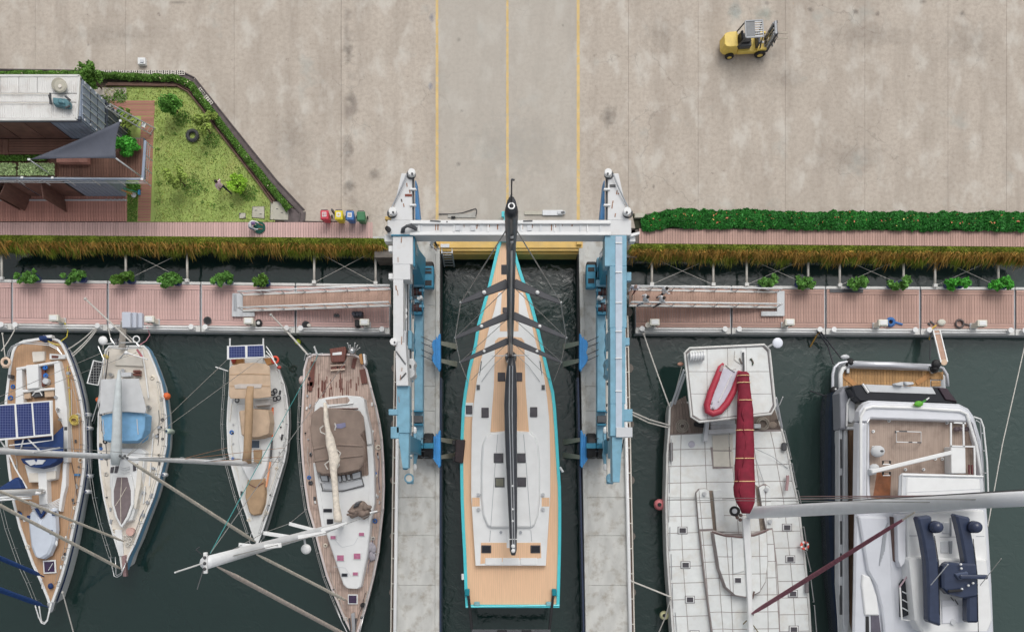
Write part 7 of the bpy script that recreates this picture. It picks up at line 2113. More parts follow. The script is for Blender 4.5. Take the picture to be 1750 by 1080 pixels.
for dx in (0, .5):
    MB().tube([P(1367 - dx * 3, 848 + dx * 10, zk), tK + Vector((0, 0, -1 - dx * 4))], .025, 5).build('shroud', M('pink_stay', C(150, 118, 116), .6), K)
    MB().tube([P(1140, 850 + dx * 8, zk), bK.lerp(tK, .9 - dx * .2)], .014, 5).build('shroud', wire, K)
line(K, 'deck_line', [(1288, 765, zk + .6), (1320, 780, zk + .2), (1346, 800, zk)], .018, grey); line(K, 'deck_line', [(1292, 785, zk + .5), (1304, 820, zk + .1), (1310, 840, zk)], .018, grey)
for q in ([(1283, 1062, zk + .8), (1296, 1080, zk + .5)], [(1276, 1060, zk + .8), (1270, 1066, zk + .5)]): line(K, 'strop', q, .035, M('olive_strop', C(120, 110, 70), .7))
line(K, 'winch_handle', [(1289, 1010, zt_ + .1), (1286, 1023, zt_ + .05)], .05, M('block_brown', C(110, 90, 84), .5))
# toe rails, lifelines, lifebuoy, mop on the rail
for q in ([(1147, 750), (1147, 795)], [(1144, 800), (1144, 842)], [(1144, 848), (1143, 892)], [(1145, 900), (1145, 942)], [(1147, 946), (1148, 990)], [(1149, 996), (1150, 1040)], [(1154, 1046), (1157, 1090)]): line(K, 'toe_rail', [(*q[0], zk + .3), (*q[1], zk + .3)], .03, steel)
for q in ([(1341, 736), (1353, 784)], [(1354, 792), (1362, 832)], [(1364, 838), (1371, 868)], [(1374, 900), (1380, 940)], [(1378, 942), (1386, 976)], [(1386, 990), (1391, 1028)], [(1392, 1034), (1396, 1086)]):
    line(K, 'guard_rail', [(*q[0], zk + .55), (*q[1], zk + .55)], .03, steel)
    line(K, 'guard_rail', [(*q[0], zk + .28), (*q[1], zk + .28)], .02, steel)
    for p in q: line(K, 'stanchion', [(p[0] - 2, p[1], zk), (*p, zk + .55)], .025, steel)
m = MB(); m.ring(P(1375, 932, zk + .35), .21, .085, 16, 7); m.build('lifebuoy', M('lifebuoy_red', C(226, 88, 72), .5), K, smooth=True)
for i in range(4):
    a_ = i * math.pi / 2 + .4; MB().ball(P(1375, 932, zk + .38) + Vector((.21 * math.cos(a_), .21 * math.sin(a_), 0)), .09).build('buoy_band', white, K)
for q in ([(1346, 812), (1344, 838)],): line(K, 'oar', [(q[0][0], q[0][1], zk + .3), (q[0][0], 820, zk + .3), (q[1][0], q[1][1], zk + .3)], .10, M('mauve_pad', C(170, 140, 142), .7), 8)
MB().box(P(1147, 772, zk + .15), (.2, 1.2, .2)).build('rolled_mat', M('grey_mat', C(120, 116, 118), .8), K, bevel=.04); MB().box(P(1379, 1002, zk + .2), (.22, .8, .2)).build('rolled_mat', M('grey_mat', C(120, 116, 118), .8), K, bevel=.04)
MB().box(P(1340, 763, zk + .15), (.3, .5, .25)).build('rail_bag', darkgrey, K, bevel=.05)
buoy(1127, 862, -1.3, .37, M('pink_ball', C(218, 130, 134), .5), 'pink ball fender with dark eye against the panelled catamaran', True)
buoy(1135, 1051, -1.3, .30, M('pale_yellow_ball', C(214, 212, 168), .5), 'pale yellow ball fender near the lower corner of the panelled catamaran', True)
# inflatable dinghy on the hardtop
D = thing('inflatable_dinghy', 'red inflatable dinghy with grey floor lying on the square catamaran hardtop', 'dinghy', P(1236, 665, zh + .05))
tub = [(1236, 621), (1231, 628), (1224, 648), (1214, 672), (1208, 692), (1209, 702), (1218, 707), (1230, 703), (1243, 688), (1254, 668), (1262, 645), (1264, 634)]
MB().tube([P(u, v, zh + .30) for u, v in tub], [.07, .17, .2, .21, .21, .2, .2, .21, .21, .2, .18, .12], 10).build('tube', red_tube, D, smooth=True)
top(D, 'floor', [(1236, 628), (1262, 636), (1252, 662), (1240, 684), (1226, 700), (1214, 699), (1213, 690), (1222, 662)], zh + .2, zh + .06, M('dinghy_floor', C(200, 200, 212), .6, var=.06, scale=4), 0, .02)
line(D, 'keel', [(1250, 640, zh + .24), (1240, 662, zh + .24), (1228, 686, zh + .24)], .04, white)
top(D, 'handle_pad', [(1233, 624), (1238, 624), (1233, 635), (1229, 634)], zh + .53, zh + .45, M('pad_grey', C(168, 140, 142), .6), 0, .02)
for u, v in ((1219, 697), (1216, 688)): MB().ball(P(u, v, zh + .26), (.08, .08, .04)).build('drain_valve', grey, D)
line(D, 'painter', [(1240, 624, zh + .3), (1248, 632, zh + .2), (1256, 636, zh + .25)], .02, darkgrey)
# upturned dinghy on boat 1, covered tender on boat 2
D = thing('upturned_dinghy', 'white upturned dinghy lying on the teak foredeck of the far left sailboat', 'dinghy', P(72, 912, z1))
top(D, 'hull', [(45, 886), (48, 874), (57, 869), (64, 878), (69, 886), (75, 878), (84, 867), (94, 867), (96, 905), (93, 930), (84, 950), (72, 957), (58, 955), (50, 935), (46.5, 905)], z1 + .55, z1 + .02, M('dinghy_white', C(206, 214, 226), .45, var=.05, scale=2), .10, .12)
top(D, 'transom_notch', [(58, 868), (64, 878), (69, 885), (74, 878), (78, 870), (75, 869), (69, 880), (62, 868)], z1 + .6, z1 + .4, navy, 0, .02)
for u, v in ((91, 877), (87, 909), (48, 884)): top(D, 'strap_patch', [(u - 2.5, v - 3.5), (u + 2.5, v - 3.5), (u + 2.5, v + 3.5), (u - 2.5, v + 3.5)], z1 + .60, z1 + .4, navy, 0, .01)
for u in (95.5, 96.5): MB().ball(P(u, 898 + (u - 95) * 20, z1 + .3), (.08, .2, .06)).build('grab_handle', white, D)
D = thing('covered_tender', 'leaf shaped tender with slate cover and white gunwale on the cream foredeck', 'dinghy', P(208, 855, z2))
outer = [(192, 812), (224, 812), (229, 836), (228, 862), (220, 884), (208, 902), (204, 898), (196, 882), (190, 860), (189.5, 836)]
top(D, 'hull', outer, z2 + .55, z2 + .3, white, .0, .04)
top(D, 'cover', [(199, 815), (217, 815), (223, 838), (223, 862), (216, 882), (207, 897), (200, 884), (194, 862), (193.5, 838)], z2 + .62, z2 + .5, M('slate_cover', C(120, 108, 110), .7, var=.12, scale=3), .03, .02)
line(D, 'cover_seam', [(208, 816, z2 + .63), (206, 850, z2 + .64), (206.5, 894, z2 + .63)], .018, rope_tan); line(D, 'cover_seam', [(216, 832, z2 + .63), (206, 850, z2 + .64), (197, 864, z2 + .63)], .018, rope_tan)
# fenders and buoys along the left boats
fender(152, 709, -1.2, white, 'white fender with navy cap high on the far left sailboat, topmost of its row')
fender(154, 732, -1.2, white, 'white fender with navy cap on the far left sailboat, second of its row')
fender(154, 813, -1.2, white, 'white fender with navy cap on the far left sailboat, below the crossing mast')
fender(151, 840, -1.2, white, 'white fender with navy cap on the far left sailboat, lowest of its row')
fender(282, 811, -1.2, white, 'small white fender at the narrowing right side of the cream decked sailboat')
t = fender(290, 737, -1.2, M('pale_green_fender', C(196, 210, 196), .5), 'long pale green fender on the right side of the cream decked sailboat', .17, 1.0)
buoy(285, 677, -.95, .24, orange, 'orange ball buoy on the right side of the cream decked sailboat')
buoy(168, 683, -.95, .17, orange, 'orange ball buoy squeezed between the two leftmost sailboats')
buoy(509, 584.5, -2.15, .2, M('lime_buoy', C(196, 214, 70), .5), 'lime yellow buoy floating below the dock near the mooring pole')
# ---------------------------------------------------------------- motor yacht
Q = thing('motor_yacht', 'large white motor yacht with teak flybridge, two navy radar arches and silver stern rail', 'motor yacht', P(1560, 860, -1.5))
zm = .5
st = [(668, 1432, 1606), (700, 1428, 1620), (780, 1427, 1630), (860, 1427, 1636), (1000, 1433, 1640), (1100, 1444, 1640), (1220, 1466, 1628), (1320, 1500, 1600), (1400, 1542, 1560)]
hull(Q, st, zm, hull_dark, .96, 1.0, .12, .1)
stripe(Q, st, zm - .9, zm - .45, navy_gloss, zm, .96, .03, 'window_band')
deck(Q, st, zm, offwhite, .1, .08)
# swim platform and its fat silver rail
pf = [(1433, 626), (1440, 622), (1600, 630), (1616, 642), (1618, 690), (1434, 690)]
top(Q, 'swim_platform', pf, -1.0, -1.9, palegrey, 0, .05)
planks(Q, [(1440, 629), (1590, 634), (1590, 662), (1440, 662)], -.96, 30, teak_platform, 'platform_plank')
planks(Q, [(1590, 634), (1590, 648), (1612, 648), (1612, 636)], -.9, 2, teak_platform, 'platform_plank'); planks(Q, [(1592, 650), (1592, 660), (1608, 660), (1608, 650)], -.9, 2, teak_platform, 'platform_plank')
for q in ([(1440, 640), (1462, 658)], [(1590, 640), (1566, 655)]): MB().bar(P(*q[0], -.93), P(*q[1], -.93), .3, .03).build('platform_border', gold_glass, Q)
rail = [(1421.5, 905), (1422, 760), (1423, 640), (1426, 628), (1434, 621), (1446, 618.5), (1600, 625), (1611, 629), (1618, 640), (1620, 660)]
MB().tube([P(u, v, -.55) for u, v in rail], .10, 10).build('bumper_rail', M('silver_bumper', C(206, 208, 214), .3, .3, var=.05), Q, smooth=True)
rail2 = [(1437, 700), (1436, 640), (1440, 630), (1448, 626)]
MB().tube([P(u, v, -.75) for u, v in rail2], .15, 10).build('bumper_rail', white, Q, smooth=True)
MB().tube([P(1448, 622.5, -.6), P(1520, 624, -.6), P(1584, 628, -.6)], .22, 12).build('bumper_roller', MATS['silver_bumper'], Q, smooth=True)
for u, v in ((1453, 620), (1597, 630)): 
    m = MB(); m.ring(P(u, v, -.55), .2, .1, 14, 6); m.ball(P(u, v, -.5), .2); m.build('black_lashing', black, Q)
MB().ball(P(1600, 622, -.4), (.3, .3, .2)).build('black_lashing', black, Q); MB().ball(P(1444, 610, -.5), (.3, .16, .15)).build('pale_fender', palegrey, Q, smooth=True)
for v in (667, 723): 
    m = MB(); m.ball(P(1425, v, -.5), .26); m.build('fender_boss', black, Q, smooth=True); MB().ball(P(1428, v - 2, -.25), .07).build('boss_cap', white, Q)
for u in (1448, 1592): MB().box(P(u, 632, -.8), (.22, .5, .3)).build('platform_cleat', steel, Q, bevel=.04)
# side walkway, bulwark, tail moulding
top(Q, 'bulwark', [(1434, 735), (1440, 733), (1440, 1100), (1444, 1100), (1434, 1000)], zm + .6, zm - .1, palegrey, 0, .04)
top(Q, 'bulwark_cap', [(1443, 735), (1449, 735), (1450, 860), (1452, 1060), (1446, 1100), (1441, 1060)], zm + .75, zm + .1, palegrey, 0, .04)
for a, b in ((750, 800), (812, 858), (890, 930), (945, 985), (1000, 1050)): top(Q, 'bulwark_opening', [(1435.5, a), (1439, a), (1439.5, b), (1436, b)], zm + .61, zm + .5, darkgrey, 0, .01)
top(Q, 'side_deck', [(1450, 732), (1462, 728), (1462, 1100), (1452, 1060)], zm + .02, zm - .2, M('brown_sidedeck', C(132, 104, 82), .6, var=.2, scale=3, dirt=.3, stretch=(5, .5, 1)), 0, 0)
top(Q, 'tail_moulding', [(1434, 672), (1440, 664), (1452, 656), (1458, 662), (1452, 680), (1448, 735), (1436, 735)], zm + .9, zm - .2, M('moulding_grey', C(150, 152, 160), .35, var=.05), .04, .08)
top(Q, 'tail_bin', [(1447, 690), (1452, 682), (1464, 682), (1464, 718), (1458, 724), (1449, 722)], zm + 1.0, zm - .1, palegrey, .05, .08)
line(Q, 'tail_trim', [(1447, 728, zm + 1), (1448, 690, zm + 1), (1454, 678, zm + 1)], .06, white, 8)
line(Q, 'tail_grip', [(1447, 732, zm + .9), (1457, 732, zm + .9), (1464, 726, zm + .9)], .10, palegrey, 8)
for u, v in ((1446, 664), (1449, 668), (1451, 662)): MB().box(P(u, v, zm + .95), (.12, .2, .06), .5).build('vent', darkgrey, Q)
# aft glass canopy and house
ZU = 3.3
top(Q, 'aft_canopy', [(1454, 662), (1458, 657), (1478, 655), (1598, 660), (1620, 663), (1633, 678), (1640, 692), (1470, 688), (1460, 678)], 2.3, 1.2, glass_dark, .05, .08)
top(Q, 'canopy_panel', [(1477, 656), (1594, 661), (1601, 674), (1486, 670)], 2.36, 2.2, palegrey, .02, .04)
line(Q, 'canopy_trim', [(1474, 656, 2.36), (1484, 671, 2.38)], .07, white)
top(Q, 'canopy_side', [(1602, 661), (1620, 663), (1638, 688), (1616, 684)], 2.4, 1.4, M('mauve_glass', C(64, 52, 60), .1), .02, .05)
for q in ([(1527, 655), (1545, 651), (1545, 660), (1530, 659)], [(1545, 651), (1562, 652), (1564, 657), (1548, 659)]): top(Q, 'davit_head', q, 2.6, 2.3, palegrey, .03, .05)
top(Q, 'house', [(1465, 720), (1467, 700), (1474, 688), (1486, 684), (1640, 690), (1656, 698), (1666, 712), (1680, 760), (1685, 840), (1690, 900), (1696, 1000), (1700, 1100), (1458, 1100), (1460, 1000), (1462, 880)], ZU, ZU - .3, M('superstructure_grey', C(204, 207, 214), .35, var=.04, scale=1, dirt=.08), .0, .10)
top(Q, 'deckhouse', [(1502, 722), (1504, 700), (1512, 690), (1640, 694), (1656, 702), (1666, 716), (1676, 770), (1690, 1000), (1694, 1100), (1502, 1100)], ZU - .3, zm - .2, glass_dark, 0, .05)
# raised coaming round the flybridge
cw = M('coaming_white', C(222, 224, 230), .3, var=.03)
for q, h in (([(1466, 720), (1468, 702), (1476, 690), (1488, 686), (1640, 692), (1656, 701), (1664, 716), (1660, 722), (1489, 716), (1484, 722)], .55), ([(1466, 720), (1486, 722), (1487, 840), (1490, 862), (1464, 870)], .55), ([(1660, 722), (1665, 716), (1680, 762), (1684, 815), (1676, 815), (1671, 765)], .55)):
    top(Q, 'coaming', q, ZU + h, ZU - .1, cw, .06, .07)
line(Q, 'coaming_roll', [(1471, 860, ZU + .6), (1471, 712, ZU + .6), (1478, 699, ZU + .6), (1490, 695, ZU + .6), (1560, 697, ZU + .6), (1640, 702, ZU + .6), (1652, 708, ZU + .6), (1668, 760, ZU + .6), (1677, 812, ZU + .6)], .09, white, 8)
line(Q, 'guard_rail', [(1487, 862, ZU + .8), (1481, 845, ZU + .8), (1482, 722, ZU + .8), (1486, 716, ZU + .8)], .04, steel); line(Q, 'guard_rail', [(1479, 850, ZU + .5), (1478, 722, ZU + .5)], .03, steel)
line(Q, 'guard_rail', [(1664, 712, ZU + 1), (1676, 716, ZU + 1), (1681, 730, ZU + 1), (1687, 790, ZU + 1), (1689, 845, ZU + 1)], .045, white, 7); line(Q, 'guard_rail', [(1668, 718, ZU + .7), (1675, 722, ZU + .7), (1680, 790, ZU + .7), (1682, 840, ZU + .7)], .035, steel)
for v in (740, 770, 808): line(Q, 'rail_post', [(1676 + (v - 730) * .07, v, ZU + .4), (1682 + (v - 730) * .07, v, ZU + 1)], .035, steel)
top(Q, 'flybridge_floor', [(1486, 716), (1660, 722), (1672, 762), (1677, 815), (1540, 812), (1534, 872), (1494, 872), (1487, 840)], ZU + .03, ZU - .05, flyteak, 0, 0)
top(Q, 'worn_patch', [(1499, 806), (1523, 812), (1521, 858), (1492, 850)], ZU + .045, ZU, M('brown_varnish', C(142, 92, 64), .35, var=.25, scale=3), 0, 0)
for u, v in ((1519, 719), (1618, 722.5), (1492, 737), (1547, 802), (1578, 802), (1598, 784), (1610, 784), (1492, 764)): 
    m = MB(); m.cyl(P(u, v, ZU + .04), .09, .06, 12); m.build('deck_socket', white, Q); MB().cyl(P(u, v, ZU + .1), .04, .01, 8).build('socket_hole', darkgrey, Q)
tb_ = [(1532, 737), (1574, 738), (1574, 756), (1532, 755)]
MB().tube([P(u, v, ZU + .5) for u, v in tb_], .03, 6, True).build('table_frame', white, Q)
for u, v in tb_: line(Q, 'table_leg', [(u, v, ZU), (u, v, ZU + .5)], .03, steel)
for q in ([(1537, 736.5), (1550, 737)], [(1553, 755.5), (1559, 755.5)], [(1568, 756), (1574, 756)], [(1530, 736), (1531, 740)]): MB().bar(P(*q[0], ZU + .56), P(*q[1], ZU + .56), .07, .05).build('table_strap', darkgrey, Q)
for v0, v1 in ((787, 793), (806, 812)):
    for u in (1509, 1521): MB().bar(P(u, v0, ZU + .4), P(u, v1, ZU + .4), .08, .08).build('chair_arm', black, Q)
    line(Q, 'chair_back', [(1509, v1, ZU + .45), (1521, v1, ZU + .45)], .04, white); line(Q, 'chair_back', [(1509, v0, ZU + .45), (1521, v0, ZU + .45)], .02, darkgrey)
MB().ball(P(1500, 771, ZU + .5), (.42, .36, .22)).build('rolled_towel', grey_canvas, Q, smooth=True); MB().ball(P(1507, 770.5, ZU + .7), (.12, .07, .04)).build('towel_tie', darkgrey, Q); MB().ball(P(1494, 800, ZU + .5), (.3, .28, .2)).build('rolled_towel', grey_canvas, Q, smooth=True)
MB().bar(P(1489, 806, ZU + .9), P(1626, 773, ZU + .9), .24, .16).build('crane_boom', white, Q, bevel=.04)
top(Q, 'crane_foot', [(1486, 800), (1497, 799), (1500, 810), (1488, 813)], ZU + .85, ZU, palegrey, .03, .05)
top(Q, 'locker', [(1625, 763), (1650, 764), (1651, 809), (1626, 809)], ZU + .75, ZU, white, 0, .04)
for q in ([(1625, 722), (1625, 763)], [(1646, 722), (1647, 763)], [(1624, 762), (1666, 763)], [(1665, 764), (1666, 812)], [(1630, 722), (1650, 723)]): MB().bar(P(*q[0], ZU + .75), P(*q[1], ZU + .75), .09, .07).build('bar_frame', white, Q)
for u in (1656, 1661): MB().bar(P(u, 794, ZU + .4), P(u, 810, ZU + .4), .06, .1).build('bar_stool', M('stool_brown', C(120, 66, 70), .5), Q)
for u in (1634, 1640, 1652): MB().ball(P(u, 730 + (u % 3) * 1.5, ZU + .3), (.16, .14, .16)).build('planter_pot', M('pot_mauve', C(110, 96, 100), .6), Q)
# white hard top and forward structure
top(Q, 'sun_roof', [(1538, 812), (1544, 808), (1679, 812), (1682, 824), (1684, 868), (1535, 876)], 4.9, 4.7, palegrey, 0, .06)
top(Q, 'sun_roof_panel', [(1549, 815), (1675, 818), (1679, 866), (1548, 868)], 4.96, 4.85, white, .03, .04)
line(Q, 'roof_edge', [(1541, 872, 4.95), (1542, 811, 4.95), (1680, 814, 4.95)], .06, white)
for v in (838, 850): line(Q, 'roof_seam', [(1549, v + 3, 4.97), (1678, v - 3, 4.97)], .015, palegrey)
sg = MATS['superstructure_grey']
top(Q, 'side_fairing', [(1466, 880), (1518, 882), (1524, 950), (1526, 1000), (1530, 1100), (1512, 1100), (1506, 1040), (1496, 1000), (1482, 975)], ZU + .25, ZU - .1, sg, .05, .08)
top(Q, 'side_fairing', [(1474, 980), (1488, 985), (1500, 1020), (1504, 1052), (1478, 1052), (1472, 1000)], ZU + .15, ZU - .1, white, .04, .05)
for i in range(5): line(Q, 'louvre', [(1517 - i * 1.5, 893 + i * 3, ZU + .28), (1508 - i * 2 + 3, 942 + i * 6, ZU + .28)], .03, grey)
top(Q, 'dark_window', [(1480, 1053), (1485, 1053), (1486, 1100), (1480, 1100)], ZU + .06, ZU - .1, black, 0, .01); top(Q, 'dark_window', [(1489, 1050), (1502, 1050), (1508, 1100), (1490, 1100)], ZU + .07, ZU - .1, M('slate_window', C(96, 92, 104), .15), 0, .01)
top(Q, 'dark_slot', [(1521, 882), (1531, 884), (1533, 962), (1527, 958)], ZU + .08, ZU - .1, M('brown_slot', C(84, 64, 60), .5), 0, .02)
top(Q, 'inner_fairing', [(1532, 878), (1550, 878), (1550, 960), (1540, 972), (1534, 958)], ZU + .45, ZU - .1, cw, .04, .06)
top(Q, 'windscreen', [(1540, 998), (1550, 985), (1553, 1000), (1555, 1050), (1541, 1056)], ZU + .3, ZU - .1, glass_dark, .02, .03)
for a in (1010, 1024, 1038): line(Q, 'wiper_arm', [(1542, a, ZU + .35), (1553, a + 6, ZU + .38)], .04, palegrey)
line(Q, 'windscreen_frame', [(1537, 1003, ZU + .4), (1552, 982, ZU + .5)], .05, M('frame_mauve', C(180, 156, 164), .4)); line(Q, 'windscreen_frame', [(1538, 1003, ZU + .4), (1541, 1058, ZU + .4), (1556, 1060, ZU + .4)], .05, white)
top(Q, 'fore_roof', [(1550, 878), (1684, 870), (1690, 960), (1552, 958)], 3.9, 3.2, white, .04, .08)
for q in ([(1554, 915), (1572, 915)], [(1606, 917), (1636, 917)], [(1668, 916), (1682, 916)]): line(Q, 'roof_seam', [(*q[0], 3.91), (*q[1], 3.91)], .02, grey)
for q in ([(1611, 892), (1624, 892), (1624, 912), (1611, 912)], [(1608, 924), (1622, 924), (1622, 945), (1608, 945)]): top(Q, 'roof_hatch', q, 3.98, 3.85, palegrey, .02, .03)
for q in ([(1624, 884), (1627, 884), (1627, 916), (1624, 916)], [(1622, 924), (1628, 924), (1627, 946), (1623, 946)]): top(Q, 'roof_vent', q, 3.97, 3.85, grey, 0, .02)
top(Q, 'fore_sunpad', [(1553, 954), (1560, 951), (1688, 954), (1693, 1000), (1698, 1060), (1690, 1080), (1576, 1082), (1563, 1060)], 4.3, 3.2, white, .05, .10)
top(Q, 'sunpad_cushion', [(1609, 1024), (1652, 1024), (1652, 1063), (1610, 1066)], 4.38, 4.25, cw, .02, .03); line(Q, 'cushion_seam', [(1610, 1035, 4.4), (1652, 1033, 4.4)], .02, palegrey)
MB().cyl(P(1628, 1062, 4.35), .16, .1, 14).build('fill_cap', palegrey, Q)
for pts, dm, nm_ in (([(1567, 883), (1594, 880), (1596, 905), (1602, 930), (1606, 960), (1609, 1030), (1610, 1072), (1586, 1063), (1585, 1010), (1583, 960), (1576, 918)], (1594, 900), 0), ([(1632, 877), (1660, 883), (1662, 910), (1667, 935), (1672, 980), (1675, 1065), (1653, 1065), (1653, 1020), (1650, 965), (1641, 915)], (1660, 900), 1)):
    ar = top(Q, 'radar_arch', pts, 5.3, 4.7, navy_gloss, .04, .10)
    line(Q, 'arch_ridge', [(pts[2][0] + 1, pts[2][1] + 10, 5.32), (pts[4][0] - 2, pts[4][1], 5.34), (pts[5][0] - 3, pts[5][1] + 20, 5.32)], .02, black)
    m = MB(); c = P(dm[0] + 3, dm[1], 5.35); m.cyl(c, .36, .3, 20, .33); m.ball(c + Vector((0, 0, .3)), (.33, .33, .26), 20, 8); m.build('satcom_dome', M('navy_dome', C(50, 58, 82), .25, var=.06), Q, smooth=True)
top(Q, 'radar_platform', [(1614, 964), (1622, 960), (1672, 962), (1674, 1020), (1650, 1024), (1620, 1016), (1610, 1005), (1609, 978)], 5.45, 4.9, navy_gloss, .05, .10)
top(Q, 'radar_pad', [(1632, 980), (1655, 976), (1656, 986), (1640, 992)], 5.6, 5.4, M('slate_pad', C(84, 94, 118), .3), .02, .03)
MB().bar(P(1640, 985, 5.75), P(1688, 985.5, 5.75), .26, .16).build('radar_scanner', navy_gloss, Q, bevel=.08, seg=2)
MB().bar(P(1620, 1010, 5.6), P(1645, 1008, 5.6), .14, .12).build('searchlight', black, Q, bevel=.03)
for u, v in ((1642, 964), (1643, 971), (1655, 1000), (1663, 996), (1644, 1006), (1645, 986)): MB().ball(P(u, v, 5.6), .07).build('nav_light', white, Q)
line(Q, 'whip_antenna', [(1591, 999, 5.4), (1620, 964, 8)], .025, white); line(Q, 'whip_antenna', [(1675, 1000, 5), (1711, 954, 9)], .02, rope_white)
for q in ([(1625, 1020), (1630, 1026)], [(1632, 1024), (1637, 1032)]): line(Q, 'cable', [(*q[0], 4.6), (*q[1], 4.4)], .03, darkgrey)
# the green bird on the roof edge
BD = thing('bird', 'bright green bird with pale tail on the grey aft edge of the motor yacht roof', 'bird', P(1571, 691, ZU + .6))
m = MB(); c = P(1570, 690, ZU + .75)
m.ball(c, (.26, .18, .14), 12, 8); m.ball(c + Vector((-.18, -.03, .06)), .12, 10, 7); m.build('body', M('green_plumage', C(96, 172, 52), .6, var=.3, scale=10), BD, smooth=True)
m = MB(); m.add([c + Vector(p) for p in ((.12, -.05, 0), (.12, .10, .02), (.48, .30, -.02), (.52, .22, -.02), (.12, -.05, -.04), (.12, .1, -.03), (.48, .30, -.04), (.52, .22, -.04))], [[0, 1, 2, 3], [7, 6, 5, 4], [0, 4, 5, 1], [1, 5, 6, 2], [2, 6, 7, 3], [3, 7, 4, 0]]); m.build('wing', M('green_wing', C(70, 150, 60), .6), BD)
MB().tube([c + Vector((.45, .24, 0)), c + Vector((.62, .36, -.02))], [.05, .03], 6).build('tail', white, BD)
MB().tube([c + Vector((-.29, -.04, .05)), c + Vector((-.36, -.05, .0))], [.04, .01], 6).build('beak', M('beak', C(200, 180, 120), .5), BD)
for y in (-.05, .05): MB().tube([c + Vector((0, y, -.1)), c + Vector((-.02, y, -.17))], .012, 5).build('leg', darkgrey, BD)
# boarding plank from the dock
BP = thing('boarding_plank', 'narrow brown boarding plank with pale edges from the dock to the motor yacht', 'gangplank', P(1605, 593, -1))
a, b = P(1600, 565, -1.05), P(1613, 619, -.4)
d = (b - a).normalized(); sd = Vector((-d.y, d.x, 0)).normalized()
MB().bar(a, b, .34, .06).build('board', M('carpet_brown', C(178, 146, 128), .8, var=.1, scale=5, rnd=.05), BP)
for s in (-1, 1): MB().bar(a + sd * s * .21 + Vector((0, 0, .02)), b + sd * s * .21 + Vector((0, 0, .02)), .07, .09).build('side_rail', white, BP)
MB().cyl(b + Vector((0, 0, -.03)), .2, .07, 14).build('rounded_end', M('pale_board', C(214, 186, 160), .7), BP)
for f in (.1, .93): MB().bar(a.lerp(b, f) - sd * .22 + Vector((0, 0, .05)), a.lerp(b, f) + sd * .22 + Vector((0, 0, .05)), .05, .04).build('cross_bar', white, BP)
# ================================================================ DOCK FURNITURE
def planter(u, v, label, rx=.85, rot=0.0, lush=1.0, mat=leaf_pot, pot=True):
    t = thing('potted_shrub', label, 'plant', P(u, v, DZ), 'potted shrubs along the docks')
    b = P(u, v, DZ)
    for k in (-1, 1):
        c = b + Vector((k * rx * .42, 0, 0))
        m = MB(); m.cyl(c, .19, .42, 14, .25); m.ring(c + Vector((0, 0, .42)), .25, .03, 14)
        p = m.build('pot', pot_blue, t)
        MB().cyl(c + Vector((0, 0, .36)), .22, .03, 14).build('soil', MATS['soil'], p)
        MB().tube([c + Vector((0, 0, .35)), c + Vector((.03, .02, .75))], .03, 5).build('stem', bark, t)
    pts = np.concatenate([clumps(b + Vector((k * rx * .38, .04 * k, .78 + .06 * k)), (rx * .55, .38, .30), random.randint(9, 15), random.randint(40, 58), .40) for k in (-1, 1)])
    quads_mesh('foliage', pts, .095, mat, t)
pl_l = ['leftmost potted shrub on the left dock, its blue pot showing', 'second potted shrub from the left, olive tinted', 'third potted shrub from the left on the left dock', 'fourth potted shrub on the left dock, below the crossed cables', 'large bright potted shrub left of the gangway end', 'smallest left potted shrub, beside the gangway handrail']
for (u, v, r), l in zip(((58, 478, .82), (136, 479, .8), (219, 481, .8), (297, 484, .8), (386, 482, .8), (452, 486, .62)), pl_l): planter(u, v, l, r * random.uniform(.85, 1.1), mat=random.choice([leaf_pot, leaf_pot, leaf_tree, leaf_hedge]))
pl_r = ['first potted shrub on the right dock, beside the gangway handrail', 'second potted shrub on the right dock', 'third potted shrub on the right dock, its blue pot showing', 'fourth potted shrub on the right dock, dark and sparse', 'fifth potted shrub on the right dock, standing taller', 'last potted shrub at the right end of the docks']
for (u, v, r), l in zip(((1306, 487, .6), (1370, 487, .72), (1459, 488.5, .72), (1527, 489, .68), (1625, 489, .78), (1700, 490, .78)), pl_r): planter(u, v, l, r, mat=leaf_pot if u < 1600 else leaf_bright)
pm = M('pedestal_white', C(224, 222, 208), .4, var=.04, dirt=.12)
def pedestal(u, v, label):
    t = thing('power_pedestal', label, 'pedestal', P(u, v, DZ), 'white power pedestals along the docks')
    b = P(u, v, DZ)
    MB().box(b + Vector((0, 0, .05)), (.44, .40, .1)).build('base', palegrey, t, bevel=.02)
    MB().box(b + Vector((0, 0, .47)), (.34, .32, .76)).build('body', pm, t, bevel=.03)
    MB().box(b + Vector((0, 0, .98)), (.62, .42, .28)).build('head', pm, t, bevel=.05, seg=2)
    for x in (-.1, .1): MB().box(b + Vector((x, -.22, .95)), (.12, .04, .14)).build('socket', darkgrey, t)
    MB().box(b + Vector((0, 0, 1.13)), (.44, .28, .03)).build('lamp_cover', white, t, bevel=.01)
for u, v, l in ((108, 549, 'below the second potted shrub, a yellow cable at its foot'), (268, 551, 'right beside the white boarding steps'), (434, 554, 'just below the end of the left gangway, next to a small tyre'), (628, 556, 'near the left pier beside the dark machine')):
    pedestal(u, v, 'white power pedestal ' + l)
for u, v, l in ((1114, 556, 'nearest the right pier, a tan bucket beside it'), (1340, 556, 'below the landing of the right gangway'), (1496, 557, 'with the blue hose coil'), (1662, 558, 'beside the dark hose ring')):
    pedestal(u, v, 'white power pedestal ' + l)
t = thing('boarding_steps', 'grey white moulded boarding steps on the left dock above the cream sailboat', 'steps', P(228, 547, DZ))
for i, (a, b) in enumerate(((208, 223), (223, 233), (233, 243))): MB().rect(a, 533 + i * .8, b, 560, DZ + .9 - .3 * i, DZ).build('tread', M('steps_grey', C(196, 202, 214), .5, var=.04), t, bevel=.03)
